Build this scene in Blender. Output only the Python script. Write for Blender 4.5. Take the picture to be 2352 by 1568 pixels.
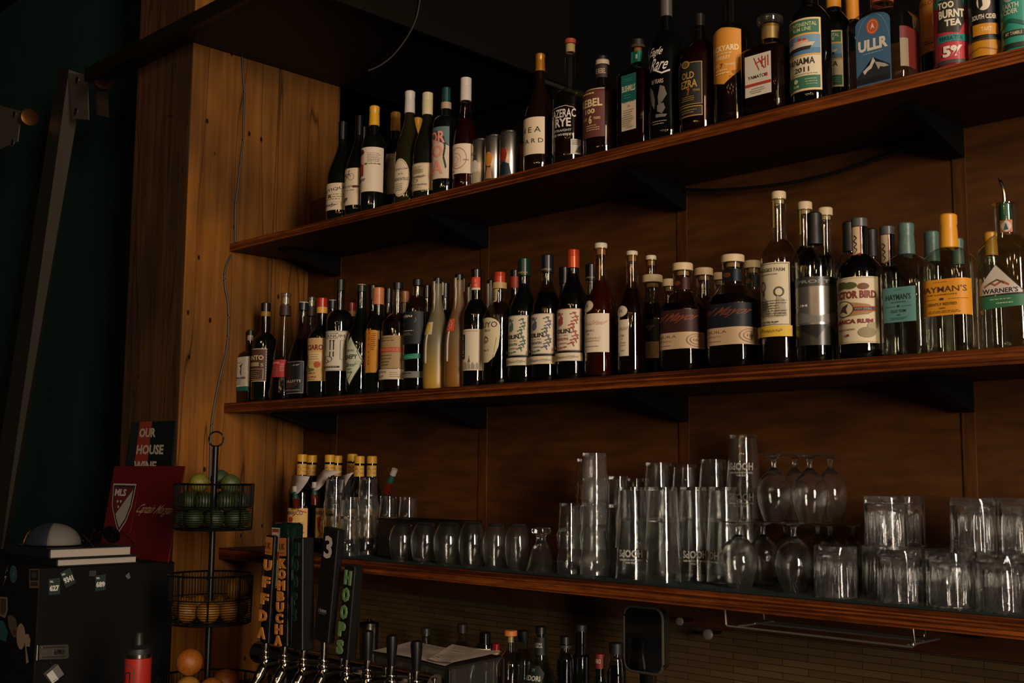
import bpy, bmesh, math, random
from mathutils import Vector, Matrix
random.seed(7)
for o in list(bpy.data.objects): bpy.data.objects.remove(o)
SC = bpy.context.scene
COL = SC.collection
# ------------------------------------------------------------------ camera
F = 2660.0; CX, CY = 1176.0, 784.0
RX = Vector((0.71402314, 0.70008067, 0.00761581))      # camera right in the world
RY = Vector((-0.07613805, 0.08845851, -0.99316569))    # camera down
RZ = Vector((-0.69596979, 0.70856343, 0.1164642))      # camera forward
CAM = Vector((0, -2.33, 1.5))
cd = bpy.data.cameras.new('camera'); cam = bpy.data.objects.new('camera', cd); COL.objects.link(cam)
cd.sensor_width = 36; cd.lens = 36 * F / 2352; cd.clip_start = .05
m = Matrix((RX, -RY, -RZ)).transposed().to_4x4(); m.translation = CAM
cam.matrix_world = m
cd.dof.use_dof = True; cd.dof.focus_distance = 3.0; cd.dof.aperture_fstop = 13.0
SC.camera = cam
# ------------------------------------------------------------------ world, light, exposure
SC.view_settings.view_transform = 'Standard'; SC.view_settings.look = 'None'
SC.view_settings.gamma = 1; SC.view_settings.use_curve_mapping = False
SC.view_settings.exposure = 2.12
try:
    SC.cycles.transparent_max_bounces = 64; SC.cycles.max_bounces = 24; SC.cycles.transmission_bounces = 24; SC.cycles.glossy_bounces = 6; SC.cycles.sample_clamp_indirect = 4
except Exception: pass
w = bpy.data.worlds.new('world'); SC.world = w; w.use_nodes = True
w.node_tree.nodes['Background'].inputs[0].default_value = (0.9, 0.8, 0.62, 1)
w.node_tree.nodes['Background'].inputs[1].default_value = 0.003
def area(name, loc, target, sx, sy, power, col):
    l = bpy.data.lights.new(name, 'AREA'); l.shape = 'RECTANGLE'; l.size = sx; l.size_y = sy; l.energy = power; l.color = col
    o = bpy.data.objects.new(name, l); COL.objects.link(o); o.location = loc
    o.rotation_euler = (Vector(target) - Vector(loc)).to_track_quat('-Z', 'Y').to_euler(); return o
area('window_daylight', (3.6, -3.05, 2.3), (-2.2, -0.2, 1.9), 0.8, 2.5, 62, (1, 0.83, 0.68))
BULBS = [(-1.6, -4.6, 3.1), (-0.9, -4.9, 3.25), (-0.2, -4.4, 3.0), (0.5, -4.2, 3.2), (1.1, -3.6, 3.05), (-0.6, -5.8, 2.9),
         (0.2, -5.4, 3.15), (1.6, -4.4, 2.95), (1.0, -5.2, 2.85), (-1.2, -6.2, 3.05)]
for i, p in enumerate(BULBS):
    l = bpy.data.lights.new('pendant_bulb', 'POINT'); l.energy = 2.3; l.color = (1, 0.62, 0.3); l.shadow_soft_size = 0.035
    o = bpy.data.objects.new('pendant_bulb', l); COL.objects.link(o); o.location = p
# ------------------------------------------------------------------ projection helpers (photograph pixel -> point in the place)
def ray(px, py): return (RX * ((px - CX) / F) + RY * ((py - CY) / F) + RZ)
def atY(px, py, y): d = ray(px, py); return CAM + d * ((y - CAM.y) / d.y)
def atX(px, py, x): d = ray(px, py); return CAM + d * ((x - CAM.x) / d.x)
def atZ(px, py, z): d = ray(px, py); return CAM + d * ((z - CAM.z) / d.z)
def atP(px, py, p0, n): d = ray(px, py); return CAM + d * ((Vector(p0) - CAM).dot(n) / d.dot(n))
def proj(p):
    d = Vector(p) - CAM; z = d.dot(RZ); return CX + F * d.dot(RX) / z, CY + F * d.dot(RY) / z
def ppm(p): return F / (Vector(p) - CAM).dot(RZ)
def zfor(x, y, py):
    a = Vector((x, y, 0)) - CAM; k = (py - CY) / F
    n0 = a.dot(RY); n1 = RY.z; d0 = a.dot(RZ); d1 = RZ.z
    return (k * d0 - n0) / (n1 - k * d1)
# ------------------------------------------------------------------ materials
def lin(c): return c / 12.92 if c <= .04045 else ((c + .055) / 1.055) ** 2.4
def hx(s): s = s.lstrip('#'); return tuple(lin(int(s[i:i + 2], 16) / 255) for i in (0, 2, 4))
MC = {}
def pm(col, rough=.55, metal=0, coat=0, spec=.5):
    k = (col, rough, metal, coat, spec)
    if k in MC: return MC[k]
    m = bpy.data.materials.new('paint'); m.use_nodes = True; b = m.node_tree.nodes['Principled BSDF']
    b.inputs['Base Color'].default_value = (*hx(col), 1); b.inputs['Roughness'].default_value = rough
    b.inputs['Metallic'].default_value = metal; b.inputs['Coat Weight'].default_value = coat; b.inputs['Coat Roughness'].default_value = .08
    b.inputs['Specular IOR Level'].default_value = spec
    nt = m.node_tree; n = nt.nodes.new('ShaderNodeTexNoise'); n.inputs['Scale'].default_value = 140
    r = nt.nodes.new('ShaderNodeMapRange'); r.inputs[3].default_value = rough * .85; r.inputs[4].default_value = min(1, rough * 1.15)
    nt.links.new(n.outputs[0], r.inputs[0]); nt.links.new(r.outputs[0], b.inputs['Roughness'])
    MC[k] = m; return m
def glassmat(tint='ffffff', haze=.0, edge=1.0, base=.05, name='clear_glass'):
    k = ('g', tint, haze, edge, base)
    if k in MC: return MC[k]
    m = bpy.data.materials.new(name); m.use_nodes = True; nt = m.node_tree; N = nt.nodes; N.clear()
    out = N.new('ShaderNodeOutputMaterial'); tr = N.new('ShaderNodeBsdfTransparent'); tr.inputs[0].default_value = (*hx(tint), 1)
    gl = N.new('ShaderNodeBsdfGlossy'); gl.inputs[0].default_value = (1, 1, 1, 1); gl.inputs['Roughness'].default_value = .04
    lw = N.new('ShaderNodeLayerWeight'); lw.inputs[0].default_value = .35
    pw = N.new('ShaderNodeMath'); pw.operation = 'POWER'; pw.inputs[1].default_value = 2.2
    mr = N.new('ShaderNodeMapRange'); mr.inputs[3].default_value = base; mr.inputs[4].default_value = .85 * edge
    nt.links.new(lw.outputs['Facing'], pw.inputs[0]); nt.links.new(pw.outputs[0], mr.inputs[0])
    mx = N.new('ShaderNodeMixShader'); nt.links.new(mr.outputs[0], mx.inputs[0]); nt.links.new(tr.outputs[0], mx.inputs[1]); nt.links.new(gl.outputs[0], mx.inputs[2])
    last = mx
    if haze:
        df = N.new('ShaderNodeBsdfTranslucent'); df.inputs[0].default_value = (.9, .88, .85, 1); d2 = N.new('ShaderNodeBsdfDiffuse'); d2.inputs[0].default_value = (.9, .88, .85, 1)
        a = N.new('ShaderNodeMixShader'); nt.links.new(df.outputs[0], a.inputs[1]); nt.links.new(d2.outputs[0], a.inputs[2])
        mh = N.new('ShaderNodeMixShader'); mh.inputs[0].default_value = haze
        nt.links.new(mx.outputs[0], mh.inputs[1]); nt.links.new(a.outputs[0], mh.inputs[2]); last = mh
    nt.links.new(last.outputs[0], out.inputs[0]); MC[k] = m; return m
def bottleglass(col, name='dark_bottle_glass'):
    k = ('b', col)
    if k in MC: return MC[k]
    m = bpy.data.materials.new(name); m.use_nodes = True; nt = m.node_tree; b = nt.nodes['Principled BSDF']
    b.inputs['Base Color'].default_value = (*hx(col), 1); b.inputs['Roughness'].default_value = .045; b.inputs['IOR'].default_value = 1.55
    n = nt.nodes.new('ShaderNodeTexNoise'); n.inputs['Scale'].default_value = 22; bp = nt.nodes.new('ShaderNodeBump'); bp.inputs['Strength'].default_value = .05; bp.inputs['Distance'].default_value = .002
    nt.links.new(n.outputs[0], bp.inputs['Height']); nt.links.new(bp.outputs[0], b.inputs['Normal'])
    MC[k] = m; return m
def liquid(col, tr=.35):
    k = ('l', col, tr)
    if k in MC: return MC[k]
    m = bpy.data.materials.new('liquid'); m.use_nodes = True; nt = m.node_tree; b = nt.nodes['Principled BSDF']
    b.inputs['Base Color'].default_value = (*hx(col), 1); b.inputs['Roughness'].default_value = .06
    b.inputs['Transmission Weight'].default_value = tr; b.inputs['IOR'].default_value = 1.34
    n = nt.nodes.new('ShaderNodeTexNoise'); n.inputs['Scale'].default_value = 9; c = nt.nodes.new('ShaderNodeMixRGB'); c.blend_type = 'MULTIPLY'; c.inputs[0].default_value = .25
    c.inputs[1].default_value = (*hx(col), 1); nt.links.new(n.outputs[0], c.inputs[2]); nt.links.new(c.outputs[0], b.inputs['Base Color'])
    MC[k] = m; return m
def wood(name, c1, c2, scale=(1, 1, 1), rough=.55, knots=False, dist=3.0, dark='0c0603', bump=.25, plies=False, mul=.55):
    m = bpy.data.materials.new(name); m.use_nodes = True; nt = m.node_tree; N = nt.nodes; L = nt.links; b = N['Principled BSDF']
    tc = N.new('ShaderNodeTexCoord'); mp = N.new('ShaderNodeMapping'); mp.inputs['Scale'].default_value = scale; L.new(tc.outputs['Object'], mp.inputs[0])
    n1 = N.new('ShaderNodeTexNoise'); n1.inputs['Scale'].default_value = 1.0; n1.inputs['Detail'].default_value = 8; n1.inputs['Roughness'].default_value = .62; n1.inputs['Distortion'].default_value = dist * .3
    L.new(mp.outputs[0], n1.inputs['Vector'])
    n2 = N.new('ShaderNodeTexNoise'); n2.inputs['Scale'].default_value = 6.0; n2.inputs['Detail'].default_value = 6; L.new(mp.outputs[0], n2.inputs['Vector'])
    r = N.new('ShaderNodeValToRGB'); e = r.color_ramp.elements; e[0].position = .32; e[0].color = (*hx(c1), 1); e[1].position = .68; e[1].color = (*hx(c2), 1)
    L.new(n1.outputs[0], r.inputs[0])
    mx = N.new('ShaderNodeMixRGB'); mx.blend_type = 'MULTIPLY'; mx.inputs[0].default_value = mul; L.new(r.outputs[0], mx.inputs[1])
    r2 = N.new('ShaderNodeValToRGB'); r2.color_ramp.elements[0].position = .38; r2.color_ramp.elements[0].color = (.35, .3, .25, 1); r2.color_ramp.elements[1].position = .6
    L.new(n2.outputs[0], r2.inputs[0]); L.new(r2.outputs[0], mx.inputs[2]); last = mx
    if knots:
        vo = N.new('ShaderNodeTexVoronoi'); vo.inputs['Scale'].default_value = 7.5; mp2 = N.new('ShaderNodeMapping'); mp2.inputs['Scale'].default_value = (1.3, 1.3, .6)
        L.new(tc.outputs['Object'], mp2.inputs[0]); L.new(mp2.outputs[0], vo.inputs['Vector'])
        rr = N.new('ShaderNodeValToRGB'); rr.color_ramp.elements[0].position = .045; rr.color_ramp.elements[0].color = (.05, .03, .02, 1); rr.color_ramp.elements[1].position = .085
        L.new(vo.outputs['Distance'], rr.inputs[0]); mk = N.new('ShaderNodeMixRGB'); mk.blend_type = 'MULTIPLY'; mk.inputs[0].default_value = 1
        L.new(last.outputs[0], mk.inputs[1]); L.new(rr.outputs[0], mk.inputs[2]); last = mk
    if plies:
        mp3 = N.new('ShaderNodeMapping'); mp3.inputs['Scale'].default_value = (1.2, 1, 210); L.new(tc.outputs['Object'], mp3.inputs[0])
        np_ = N.new('ShaderNodeTexNoise'); np_.inputs['Scale'].default_value = 1; np_.inputs['Detail'].default_value = 2; np_.inputs['Distortion'].default_value = .2; L.new(mp3.outputs[0], np_.inputs['Vector'])
        rp = N.new('ShaderNodeValToRGB'); rp.color_ramp.elements[0].position = .40; rp.color_ramp.elements[0].color = (.16, .1, .07, 1); rp.color_ramp.elements[1].position = .58; rp.color_ramp.elements[1].color = (1.0, .95, .9, 1)
        L.new(np_.outputs[0], rp.inputs[0]); mpl = N.new('ShaderNodeMixRGB'); mpl.blend_type = 'MULTIPLY'; mpl.inputs[0].default_value = .9
        L.new(last.outputs[0], mpl.inputs[1]); L.new(rp.outputs[0], mpl.inputs[2]); last = mpl
    L.new(last.outputs[0], b.inputs['Base Color']); b.inputs['Roughness'].default_value = rough; b.inputs['Specular IOR Level'].default_value = .3
    bp = N.new('ShaderNodeBump'); bp.inputs['Strength'].default_value = bump; bp.inputs['Distance'].default_value = .004; L.new(n2.outputs[0], bp.inputs['Height']); L.new(bp.outputs[0], b.inputs['Normal'])
    return m
def timber(name, dark, mid, light, knots=1.0, seed=0):
    m = bpy.data.materials.new(name); m.use_nodes = True; nt = m.node_tree; N = nt.nodes; L = nt.links; b = N['Principled BSDF']; tc = N.new('ShaderNodeTexCoord')
    def mp(sx, sy, sz, off=0):
        q = N.new('ShaderNodeMapping'); q.inputs['Scale'].default_value = (sx, sy, sz); q.inputs['Location'].default_value = (off + seed, off, off); L.new(tc.outputs['Object'], q.inputs[0]); return q
    def noise(q, sc, det=4, dist=0): n = N.new('ShaderNodeTexNoise'); n.inputs['Scale'].default_value = sc; n.inputs['Detail'].default_value = det; n.inputs['Distortion'].default_value = dist; L.new(q.outputs[0], n.inputs['Vector']); return n
    def ramp(src, p0, c0, p1, c1):
        r = N.new('ShaderNodeValToRGB'); e = r.color_ramp.elements; e[0].position = p0; e[0].color = (*c0, 1); e[1].position = p1; e[1].color = (*c1, 1); L.new(src, r.inputs[0]); return r
    def mul(a, c, f):
        x = N.new('ShaderNodeMixRGB'); x.blend_type = 'MULTIPLY'; x.inputs[0].default_value = f; L.new(a.outputs[0], x.inputs[1]); L.new(c.outputs[0], x.inputs[2]); return x
    base = ramp(noise(mp(5, 5, .9), 1.2, 3, .6).outputs[0], .35, hx(mid), .65, hx(light))
    tint = N.new('ShaderNodeMixRGB'); rr = noise(mp(3, 3, 2.2, 4), 1.4, 2); r_ = ramp(rr.outputs[0], .42, (0, 0, 0), .70, (.6, .6, .6)); L.new(r_.outputs[0], tint.inputs[0]); L.new(base.outputs[0], tint.inputs[1]); tint.inputs[2].default_value = (*hx(dark), 1)
    g = noise(mp(46, 46, 1.6), 1, 6, .4); last = mul(tint, ramp(g.outputs[0], .30, (.45, .40, .34), .62, (1, 1, 1)), .75)
    c = noise(mp(7, 7, .35, 2), 1, 2, .2); cr = N.new('ShaderNodeValToRGB'); e = cr.color_ramp.elements; e[0].position = .494; e[0].color = (1, 1, 1, 1); e[1].position = .506; e[1].color = (1, 1, 1, 1); k = e.new(.5); k.color = (.12, .08, .06, 1); L.new(c.outputs[0], cr.inputs[0]); last = mul(last, cr, .85)
    v = N.new('ShaderNodeTexVoronoi'); v.inputs['Scale'].default_value = 16; L.new(mp(1, 1, .55, 1).outputs[0], v.inputs['Vector']); last = mul(last, ramp(v.outputs['Distance'], .06, (.08, .05, .04), .10, (1, 1, 1)), knots)
    v2 = N.new('ShaderNodeTexVoronoi'); v2.inputs['Scale'].default_value = 3.2; q2 = mp(1, 1, .8, 3); L.new(q2.outputs[0], v2.inputs['Vector']); last = mul(last, ramp(v2.outputs['Distance'], .05, (.3, .24, .18), .14, (1, 1, 1)), .8 * knots)
    L.new(last.outputs[0], b.inputs['Base Color']); b.inputs['Roughness'].default_value = .85; b.inputs['Specular IOR Level'].default_value = .2
    bp = N.new('ShaderNodeBump'); bp.inputs['Strength'].default_value = .6; bp.inputs['Distance'].default_value = .004; L.new(g.outputs[0], bp.inputs['Height']); L.new(bp.outputs[0], b.inputs['Normal']); return m
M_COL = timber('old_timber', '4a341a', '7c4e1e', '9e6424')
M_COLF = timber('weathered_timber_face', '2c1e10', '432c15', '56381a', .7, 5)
M_PANEL = wood('stained_plywood', '452709', '56320b', (1.2, 1, 7), .6, bump=.05)
M_BATTEN = wood('stained_batten', '42240a', '583410', (16, 16, 1.5), .5, bump=.1)
M_SHELF = wood('stained_shelf_plywood', '220c05', '341509', (1.2, 14, 14), .55, bump=.12)
M_EDGE = wood('shelf_ply_edge', '6b3410', '94501c', (3, 8, 20), .45, bump=.1, plies=True)
def wallmat(name, col, rough=.85, bump=.2, sc=30):
    m = bpy.data.materials.new(name); m.use_nodes = True; nt = m.node_tree; b = nt.nodes['Principled BSDF']
    n = nt.nodes.new('ShaderNodeTexNoise'); n.inputs['Scale'].default_value = sc; n.inputs['Detail'].default_value = 6
    r = nt.nodes.new('ShaderNodeMixRGB'); r.blend_type = 'MULTIPLY'; r.inputs[0].default_value = .4; r.inputs[1].default_value = (*hx(col), 1)
    nt.links.new(n.outputs[0], r.inputs[2]); nt.links.new(r.outputs[0], b.inputs['Base Color']); b.inputs['Roughness'].default_value = rough; b.inputs['Specular IOR Level'].default_value = .2
    bp = nt.nodes.new('ShaderNodeBump'); bp.inputs['Strength'].default_value = bump; bp.inputs['Distance'].default_value = .003
    nt.links.new(n.outputs[0], bp.inputs['Height']); nt.links.new(bp.outputs[0], b.inputs['Normal']); return m
def tilemat():
    m = bpy.data.materials.new('brown_mosaic_tile'); m.use_nodes = True; nt = m.node_tree; b = nt.nodes['Principled BSDF']
    tc = nt.nodes.new('ShaderNodeTexCoord'); mp = nt.nodes.new('ShaderNodeMapping'); mp.inputs['Rotation'].default_value = (math.pi / 2, 0, 0)
    br = nt.nodes.new('ShaderNodeTexBrick'); br.inputs['Scale'].default_value = 1; br.inputs['Brick Width'].default_value = .13; br.inputs['Row Height'].default_value = .0155; br.inputs['Mortar Size'].default_value = .0009
    br.inputs['Color1'].default_value = (*hx('4c3c26'), 1); br.inputs['Color2'].default_value = (*hx('5a482e'), 1); br.inputs['Mortar'].default_value = (*hx('2c2418'), 1)
    nt.links.new(tc.outputs['Object'], mp.inputs[0]); nt.links.new(mp.outputs[0], br.inputs['Vector']); nt.links.new(br.outputs['Color'], b.inputs['Base Color'])
    b.inputs['Roughness'].default_value = .28; return m
# ------------------------------------------------------------------ object helpers
def tag(o, label=None, cat=None, group=None, kind=None):
    if label: o['label'] = label
    if cat: o['category'] = cat
    if group: o['group'] = group
    if kind: o['kind'] = kind
    return o
def empty(name, loc, label, cat, group=None, rz=0):
    o = bpy.data.objects.new(name, None); COL.objects.link(o); o.location = loc; o.rotation_euler = (0, 0, rz); o.empty_display_size = .05
    return tag(o, label, cat, group)
def obj(name, bm, mats, parent=None, smooth=True, loc=None):
    me = bpy.data.meshes.new(name); bm.to_mesh(me); bm.free()
    for mt in (mats if isinstance(mats, list) else [mats]): me.materials.append(mt)
    if smooth:
        for p in me.polygons: p.use_smooth = True
        try: me.set_sharp_from_angle(angle=math.radians(38))
        except Exception: pass
    o = bpy.data.objects.new(name, me); COL.objects.link(o)
    if parent: o.parent = parent
    if loc: o.location = loc
    return o
def copytree(o, parent=None):
    c = o.copy(); COL.objects.link(c); c.parent = parent
    for ch in list(o.children): copytree(ch, c)
    return c
def box(bm, a, b, bev=0, mi=0):
    a, b = [min(a[i], b[i]) for i in range(3)], [max(a[i], b[i]) for i in range(3)]
    vs = [bm.verts.new((x, y, z)) for z in (a[2], b[2]) for y in (a[1], b[1]) for x in (a[0], b[0])]
    fs = [bm.faces.new([vs[i] for i in q]) for q in ((0, 2, 3, 1), (4, 5, 7, 6), (0, 1, 5, 4), (2, 6, 7, 3), (0, 4, 6, 2), (1, 3, 7, 5))]
    for f in fs: f.material_index = mi
    if bev:
        es = list({e for f in fs for e in f.edges})
        bmesh.ops.bevel(bm, geom=es, offset=bev, segments=2, affect='EDGES', profile=.5)
    return bm
def B(a, b, bev=0): return box(bmesh.new(), a, b, bev)
def lathe(prof, n=40, bm=None, cx=0, cy=0, fl=0, fn=0, mi=0):
    bm = bm or bmesh.new(); rings = []
    for r, z in prof:
        if r < 1e-5: rings.append([bm.verts.new((cx, cy, z))]); continue
        ring = []
        for i in range(n):
            a = 2 * math.pi * i / n; k = 1 + (fl * math.cos(fn * a) if fl else 0)
            ring.append(bm.verts.new((cx + r * k * math.cos(a), cy + r * k * math.sin(a), z)))
        rings.append(ring)
    for a, b in zip(rings, rings[1:]):
        for i in range(n):
            j = (i + 1) % n
            if len(a) == 1 and len(b) == 1: continue
            if len(a) == 1: f = bm.faces.new((a[0], b[i], b[j]))
            elif len(b) == 1: f = bm.faces.new((a[i], a[j], b[0]))
            else: f = bm.faces.new((a[i], a[j], b[j], b[i]))
            f.material_index = mi
    return bm
def tube(pts, r, n=8, bm=None, mi=0, closed=False):
    bm = bm or bmesh.new(); pts = [Vector(p) for p in pts]; rings = []; N = len(pts); up = Vector((0, 0, 1))
    for i, p in enumerate(pts):
        a = pts[(i - 1) % N] if (i or closed) else p; b = pts[(i + 1) % N] if (i < N - 1 or closed) else p
        t = (b - a).normalized(); s = t.cross(up)
        if s.length < .05: s = t.cross(Vector((1, 0, 0)))
        s.normalize(); u = s.cross(t); rr = r[i] if isinstance(r, (list, tuple)) else r
        rings.append([bm.verts.new(p + (s * math.cos(2 * math.pi * k / n) + u * math.sin(2 * math.pi * k / n)) * rr) for k in range(n)])
    seq = list(zip(rings, rings[1:])) + ([(rings[-1], rings[0])] if closed else [])
    for a, b in seq:
        for k in range(n):
            f = bm.faces.new((a[k], a[(k + 1) % n], b[(k + 1) % n], b[k])); f.material_index = mi
    if not closed:
        bm.faces.new(rings[0][::-1]).material_index = mi; bm.faces.new(rings[-1]).material_index = mi
    return bm
def smoothpts(P, k=6):
    P = [Vector(p) for p in P]; out = []
    for i in range(len(P) - 1):
        p0 = P[max(0, i - 1)]; p1 = P[i]; p2 = P[i + 1]; p3 = P[min(len(P) - 1, i + 2)]
        for j in range(k):
            t = j / k; out.append(.5 * ((2 * p1) + (p2 - p0) * t + (2 * p0 - 5 * p1 + 4 * p2 - p3) * t * t + (3 * p1 - p0 - 3 * p2 + p3) * t ** 3))
    out.append(P[-1]); return out
# ------------------------------------------------------------------ flat art (labels, signs, stickers) in 2D, then mapped on a surface
TX = {}
def textdata(s, bold=0.0):
    k = (s, bold)
    if k in TX: return TX[k]
    cu = bpy.data.curves.new('lettering', 'FONT'); cu.body = s; cu.resolution_u = 2; cu.offset = bold
    o = bpy.data.objects.new('lettering', cu); COL.objects.link(o)
    me = bpy.data.meshes.new_from_object(o)
    vs = [(v.co.x, v.co.y) for v in me.vertices]; fs = [tuple(p.vertices) for p in me.polygons]
    bpy.data.objects.remove(o); bpy.data.curves.remove(cu); bpy.data.meshes.remove(me)
    x0 = min(v[0] for v in vs); x1 = max(v[0] for v in vs); y0 = min(v[1] for v in vs); y1 = max(v[1] for v in vs)
    TX[k] = ([((x - x0) / (x1 - x0) - .5, (y - y0) / (y1 - y0) - .5) for x, y in vs], fs); return TX[k]
class Art:
    """polygons in label units: u -1..1 across, v 0..1 up; each later item lies a little higher"""
    def __init__(s): s.items = []
    def poly(s, pts, c): s.items.append(([tuple(p) for p in pts], [tuple(range(len(pts)))], c)); return s
    def r(s, u0, v0, u1, v1, c): return s.poly([(u0, v0), (u1, v0), (u1, v1), (u0, v1)], c)
    def e(s, cu, cv, ru, rv, c, n=28, a0=0, a1=360):
        return s.poly([(cu + ru * math.cos(math.radians(a0 + (a1 - a0) * i / n)), cv + rv * math.sin(math.radians(a0 + (a1 - a0) * i / n))) for i in range(n if a1 - a0 == 360 else n + 1)], c)
    def ring(s, cu, cv, ru, rv, t, c, n=28, a0=0, a1=360, asp=1):
        vs = []; fs = []
        for i in range(n + 1):
            a = math.radians(a0 + (a1 - a0) * i / n); vs += [(cu + ru * math.cos(a), cv + rv * math.sin(a)), (cu + ru * (1 - t) * math.cos(a), cv + rv * (1 - t) * math.sin(a))]
        for i in range(n): fs.append((2 * i, 2 * i + 2, 2 * i + 3, 2 * i + 1))
        s.items.append((vs, fs, c)); return s
    def frame(s, u0, v0, u1, v1, tu, tv, c):
        s.r(u0, v0, u1, v0 + tv, c); s.r(u0, v1 - tv, u1, v1, c); s.r(u0, v0, u0 + tu, v1, c); return s.r(u1 - tu, v0, u1, v1, c)
    def t(s, txt, cu, cv, w, h, c, rot=0, bold=.01, shear=0):
        vs, fs = textdata(txt, bold); ca, sa = math.cos(math.radians(rot)), math.sin(math.radians(rot)); out = []
        for x, y in vs:
            X = (x + shear * y) * w; Y = y * h
            if rot == 90: X, Y = -y * h, x * w
            elif rot == -90: X, Y = y * h, -x * w
            elif rot: X, Y = X * ca - Y * sa, X * sa + Y * ca
            out.append((cu + X, cv + Y))
        s.items.append((out, fs, c)); return s
    def line(s, pts, w, c, wv=None):
        wv = wv or w
        for (a, b), (p, q) in zip(pts, pts[1:]):
            L = math.hypot(p - a, q - b) or 1; nx, ny = -(q - b) / L * w / 2, (p - a) / L * wv / 2
            s.poly([(a + nx, b + ny), (p + nx, q + ny), (p - nx, q - ny), (a - nx, b - ny)], c)
        return s
    def fine(s, u0, u1, v0, v1, rows, c, fill=.7):
        """rows of dashes standing for print too small to read"""
        for i in range(rows):
            v = v1 - (v1 - v0) * (i + .5) / rows; h = (v1 - v0) / rows * .32; u = u0 + random.random() * .1 * (u1 - u0); ue = u1 - random.random() * .25 * (u1 - u0)
            while u < ue:
                l = (u1 - u0) * random.uniform(.05, .16); s.r(u, v - h / 2, min(u + l, ue), v + h / 2, c); u += l + (u1 - u0) * .03
        return s
def artmesh(art, mapf, du=None, dv=None, su=1, sv=1, lift=.00025, base=.0004, roughs=.6):
    """su, sv scale label units into metres; mapf(u_metres, v_metres, offset) -> point"""
    bm = bmesh.new(); mats = []; ml = {}
    for k, (vs, fs, c) in enumerate(art.items):
        if c not in ml: ml[c] = len(mats); mats.append(pm(*c) if isinstance(c, tuple) else pm(c, roughs))
        bv = []
        for x, y in vs:
            bv.append(bm.verts.new((x * su, y * sv, base + k * lift * (.35 if len(art.items) > 14 else .8))))
        for f in fs:
            try: bm.faces.new([bv[i] for i in f]).material_index = ml[c]
            except ValueError: pass
    if du: bmesh.ops.triangulate(bm, faces=bm.faces[:], quad_method='BEAUTY', ngon_method='EAR_CLIP')
    if du:
        u0 = min(v.co.x for v in bm.verts); u1 = max(v.co.x for v in bm.verts); n = int((u1 - u0) / du) + 1
        for i in range(1, n):
            bmesh.ops.bisect_plane(bm, geom=bm.verts[:] + bm.edges[:] + bm.faces[:], plane_co=(u0 + (u1 - u0) * i / n, 0, 0), plane_no=(1, 0, 0))
    if dv:
        v0 = min(v.co.y for v in bm.verts); v1 = max(v.co.y for v in bm.verts); n = int((v1 - v0) / dv) + 1
        for i in range(1, n):
            bmesh.ops.bisect_plane(bm, geom=bm.verts[:] + bm.edges[:] + bm.faces[:], plane_co=(0, v0 + (v1 - v0) * i / n, 0), plane_no=(0, 1, 0))
    for v in bm.verts: v.co = Vector(mapf(v.co.x, v.co.y, v.co.z))
    return bm, mats
# ------------------------------------------------------------------ the setting
ZB, ZM, ZT = 1.2705, 1.730, 2.254          # shelf tops
TB, TM, TT = .034, .030, .026
SF = -0.314                                # shelf front edge
XC = -3.282                                # side face of the timber post
def struct(name, bm, mt, **k): return tag(obj(name, bm, mt, **k), kind='structure')
struct('floor', B((-7, -8, -.1), (5, 1, 0)), wallmat('dark_floor', '3a332c', .6), smooth=False)
struct('ceiling', B((-7, -8, 3.75), (5, 1, 3.85)), wallmat('dark_ceiling', '17140f'), smooth=False)
struct('wall_back', B((-7, .85, 0), (5, .95, 3.75)), wallmat('dark_recess_wall', '0a0806', 1), smooth=False)
struct('wall_left', B((-7, -.20, 0), (-3.55, -.10, 3.75)), wallmat('deep_teal_paint', '16312f', .85, .1), smooth=False)
struct('wall_panel', B((XC, 0, ZB - .12), (5, .02, 2.452)), M_PANEL, smooth=False)
struct('wall_tiled', B((XC, 0, 0), (5, .02, ZB - .121)), tilemat(), smooth=False)
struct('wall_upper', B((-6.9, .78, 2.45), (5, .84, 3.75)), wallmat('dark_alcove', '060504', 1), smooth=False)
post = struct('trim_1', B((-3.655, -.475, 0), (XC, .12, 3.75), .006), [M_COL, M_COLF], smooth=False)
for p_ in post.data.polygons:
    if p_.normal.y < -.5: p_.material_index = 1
# battens on the panelling: vertical strips
for i, (a, b) in enumerate(((-3.122, -3.091), (-2.417, -2.383), (-1.707, -1.677), (-1.0, -.972), (-.29, -.262))):
    struct('trim_%d' % (i + 2), B((a, -.004, ZB), (b, 0, 2.45), .001), M_BATTEN, smooth=False)
# shelves
def shelf(z, t, name, label):
    r = empty(name, (XC, SF, z - t), label, 'shelf', 'plywood bar shelves')
    bm = bmesh.new(); box(bm, (XC + .002, SF + .003, z - t), (1.2, -.0045, z)); s = obj('board', bm, M_SHELF, smooth=False)
    s.parent = r; s.matrix_parent_inverse = Matrix.Translation((-XC, -SF, -(z - t)))
    bm = bmesh.new(); box(bm, (XC + .002, SF, z - t), (1.2, SF + .003, z)); e = obj('edge_band', bm, M_EDGE, smooth=False)
    e.parent = r; e.matrix_parent_inverse = s.matrix_parent_inverse.copy(); return r
shelf(ZT, TT, 'shelf', 'top plywood shelf of wine, whiskey and cans with dark underside')
shelf(ZM, TM, 'shelf', 'middle plywood shelf crowded with liqueur, tequila, rum and gin bottles')
shelf(ZB, TB, 'shelf', 'lowest plywood shelf carrying the upturned glassware on a black mat')
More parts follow.
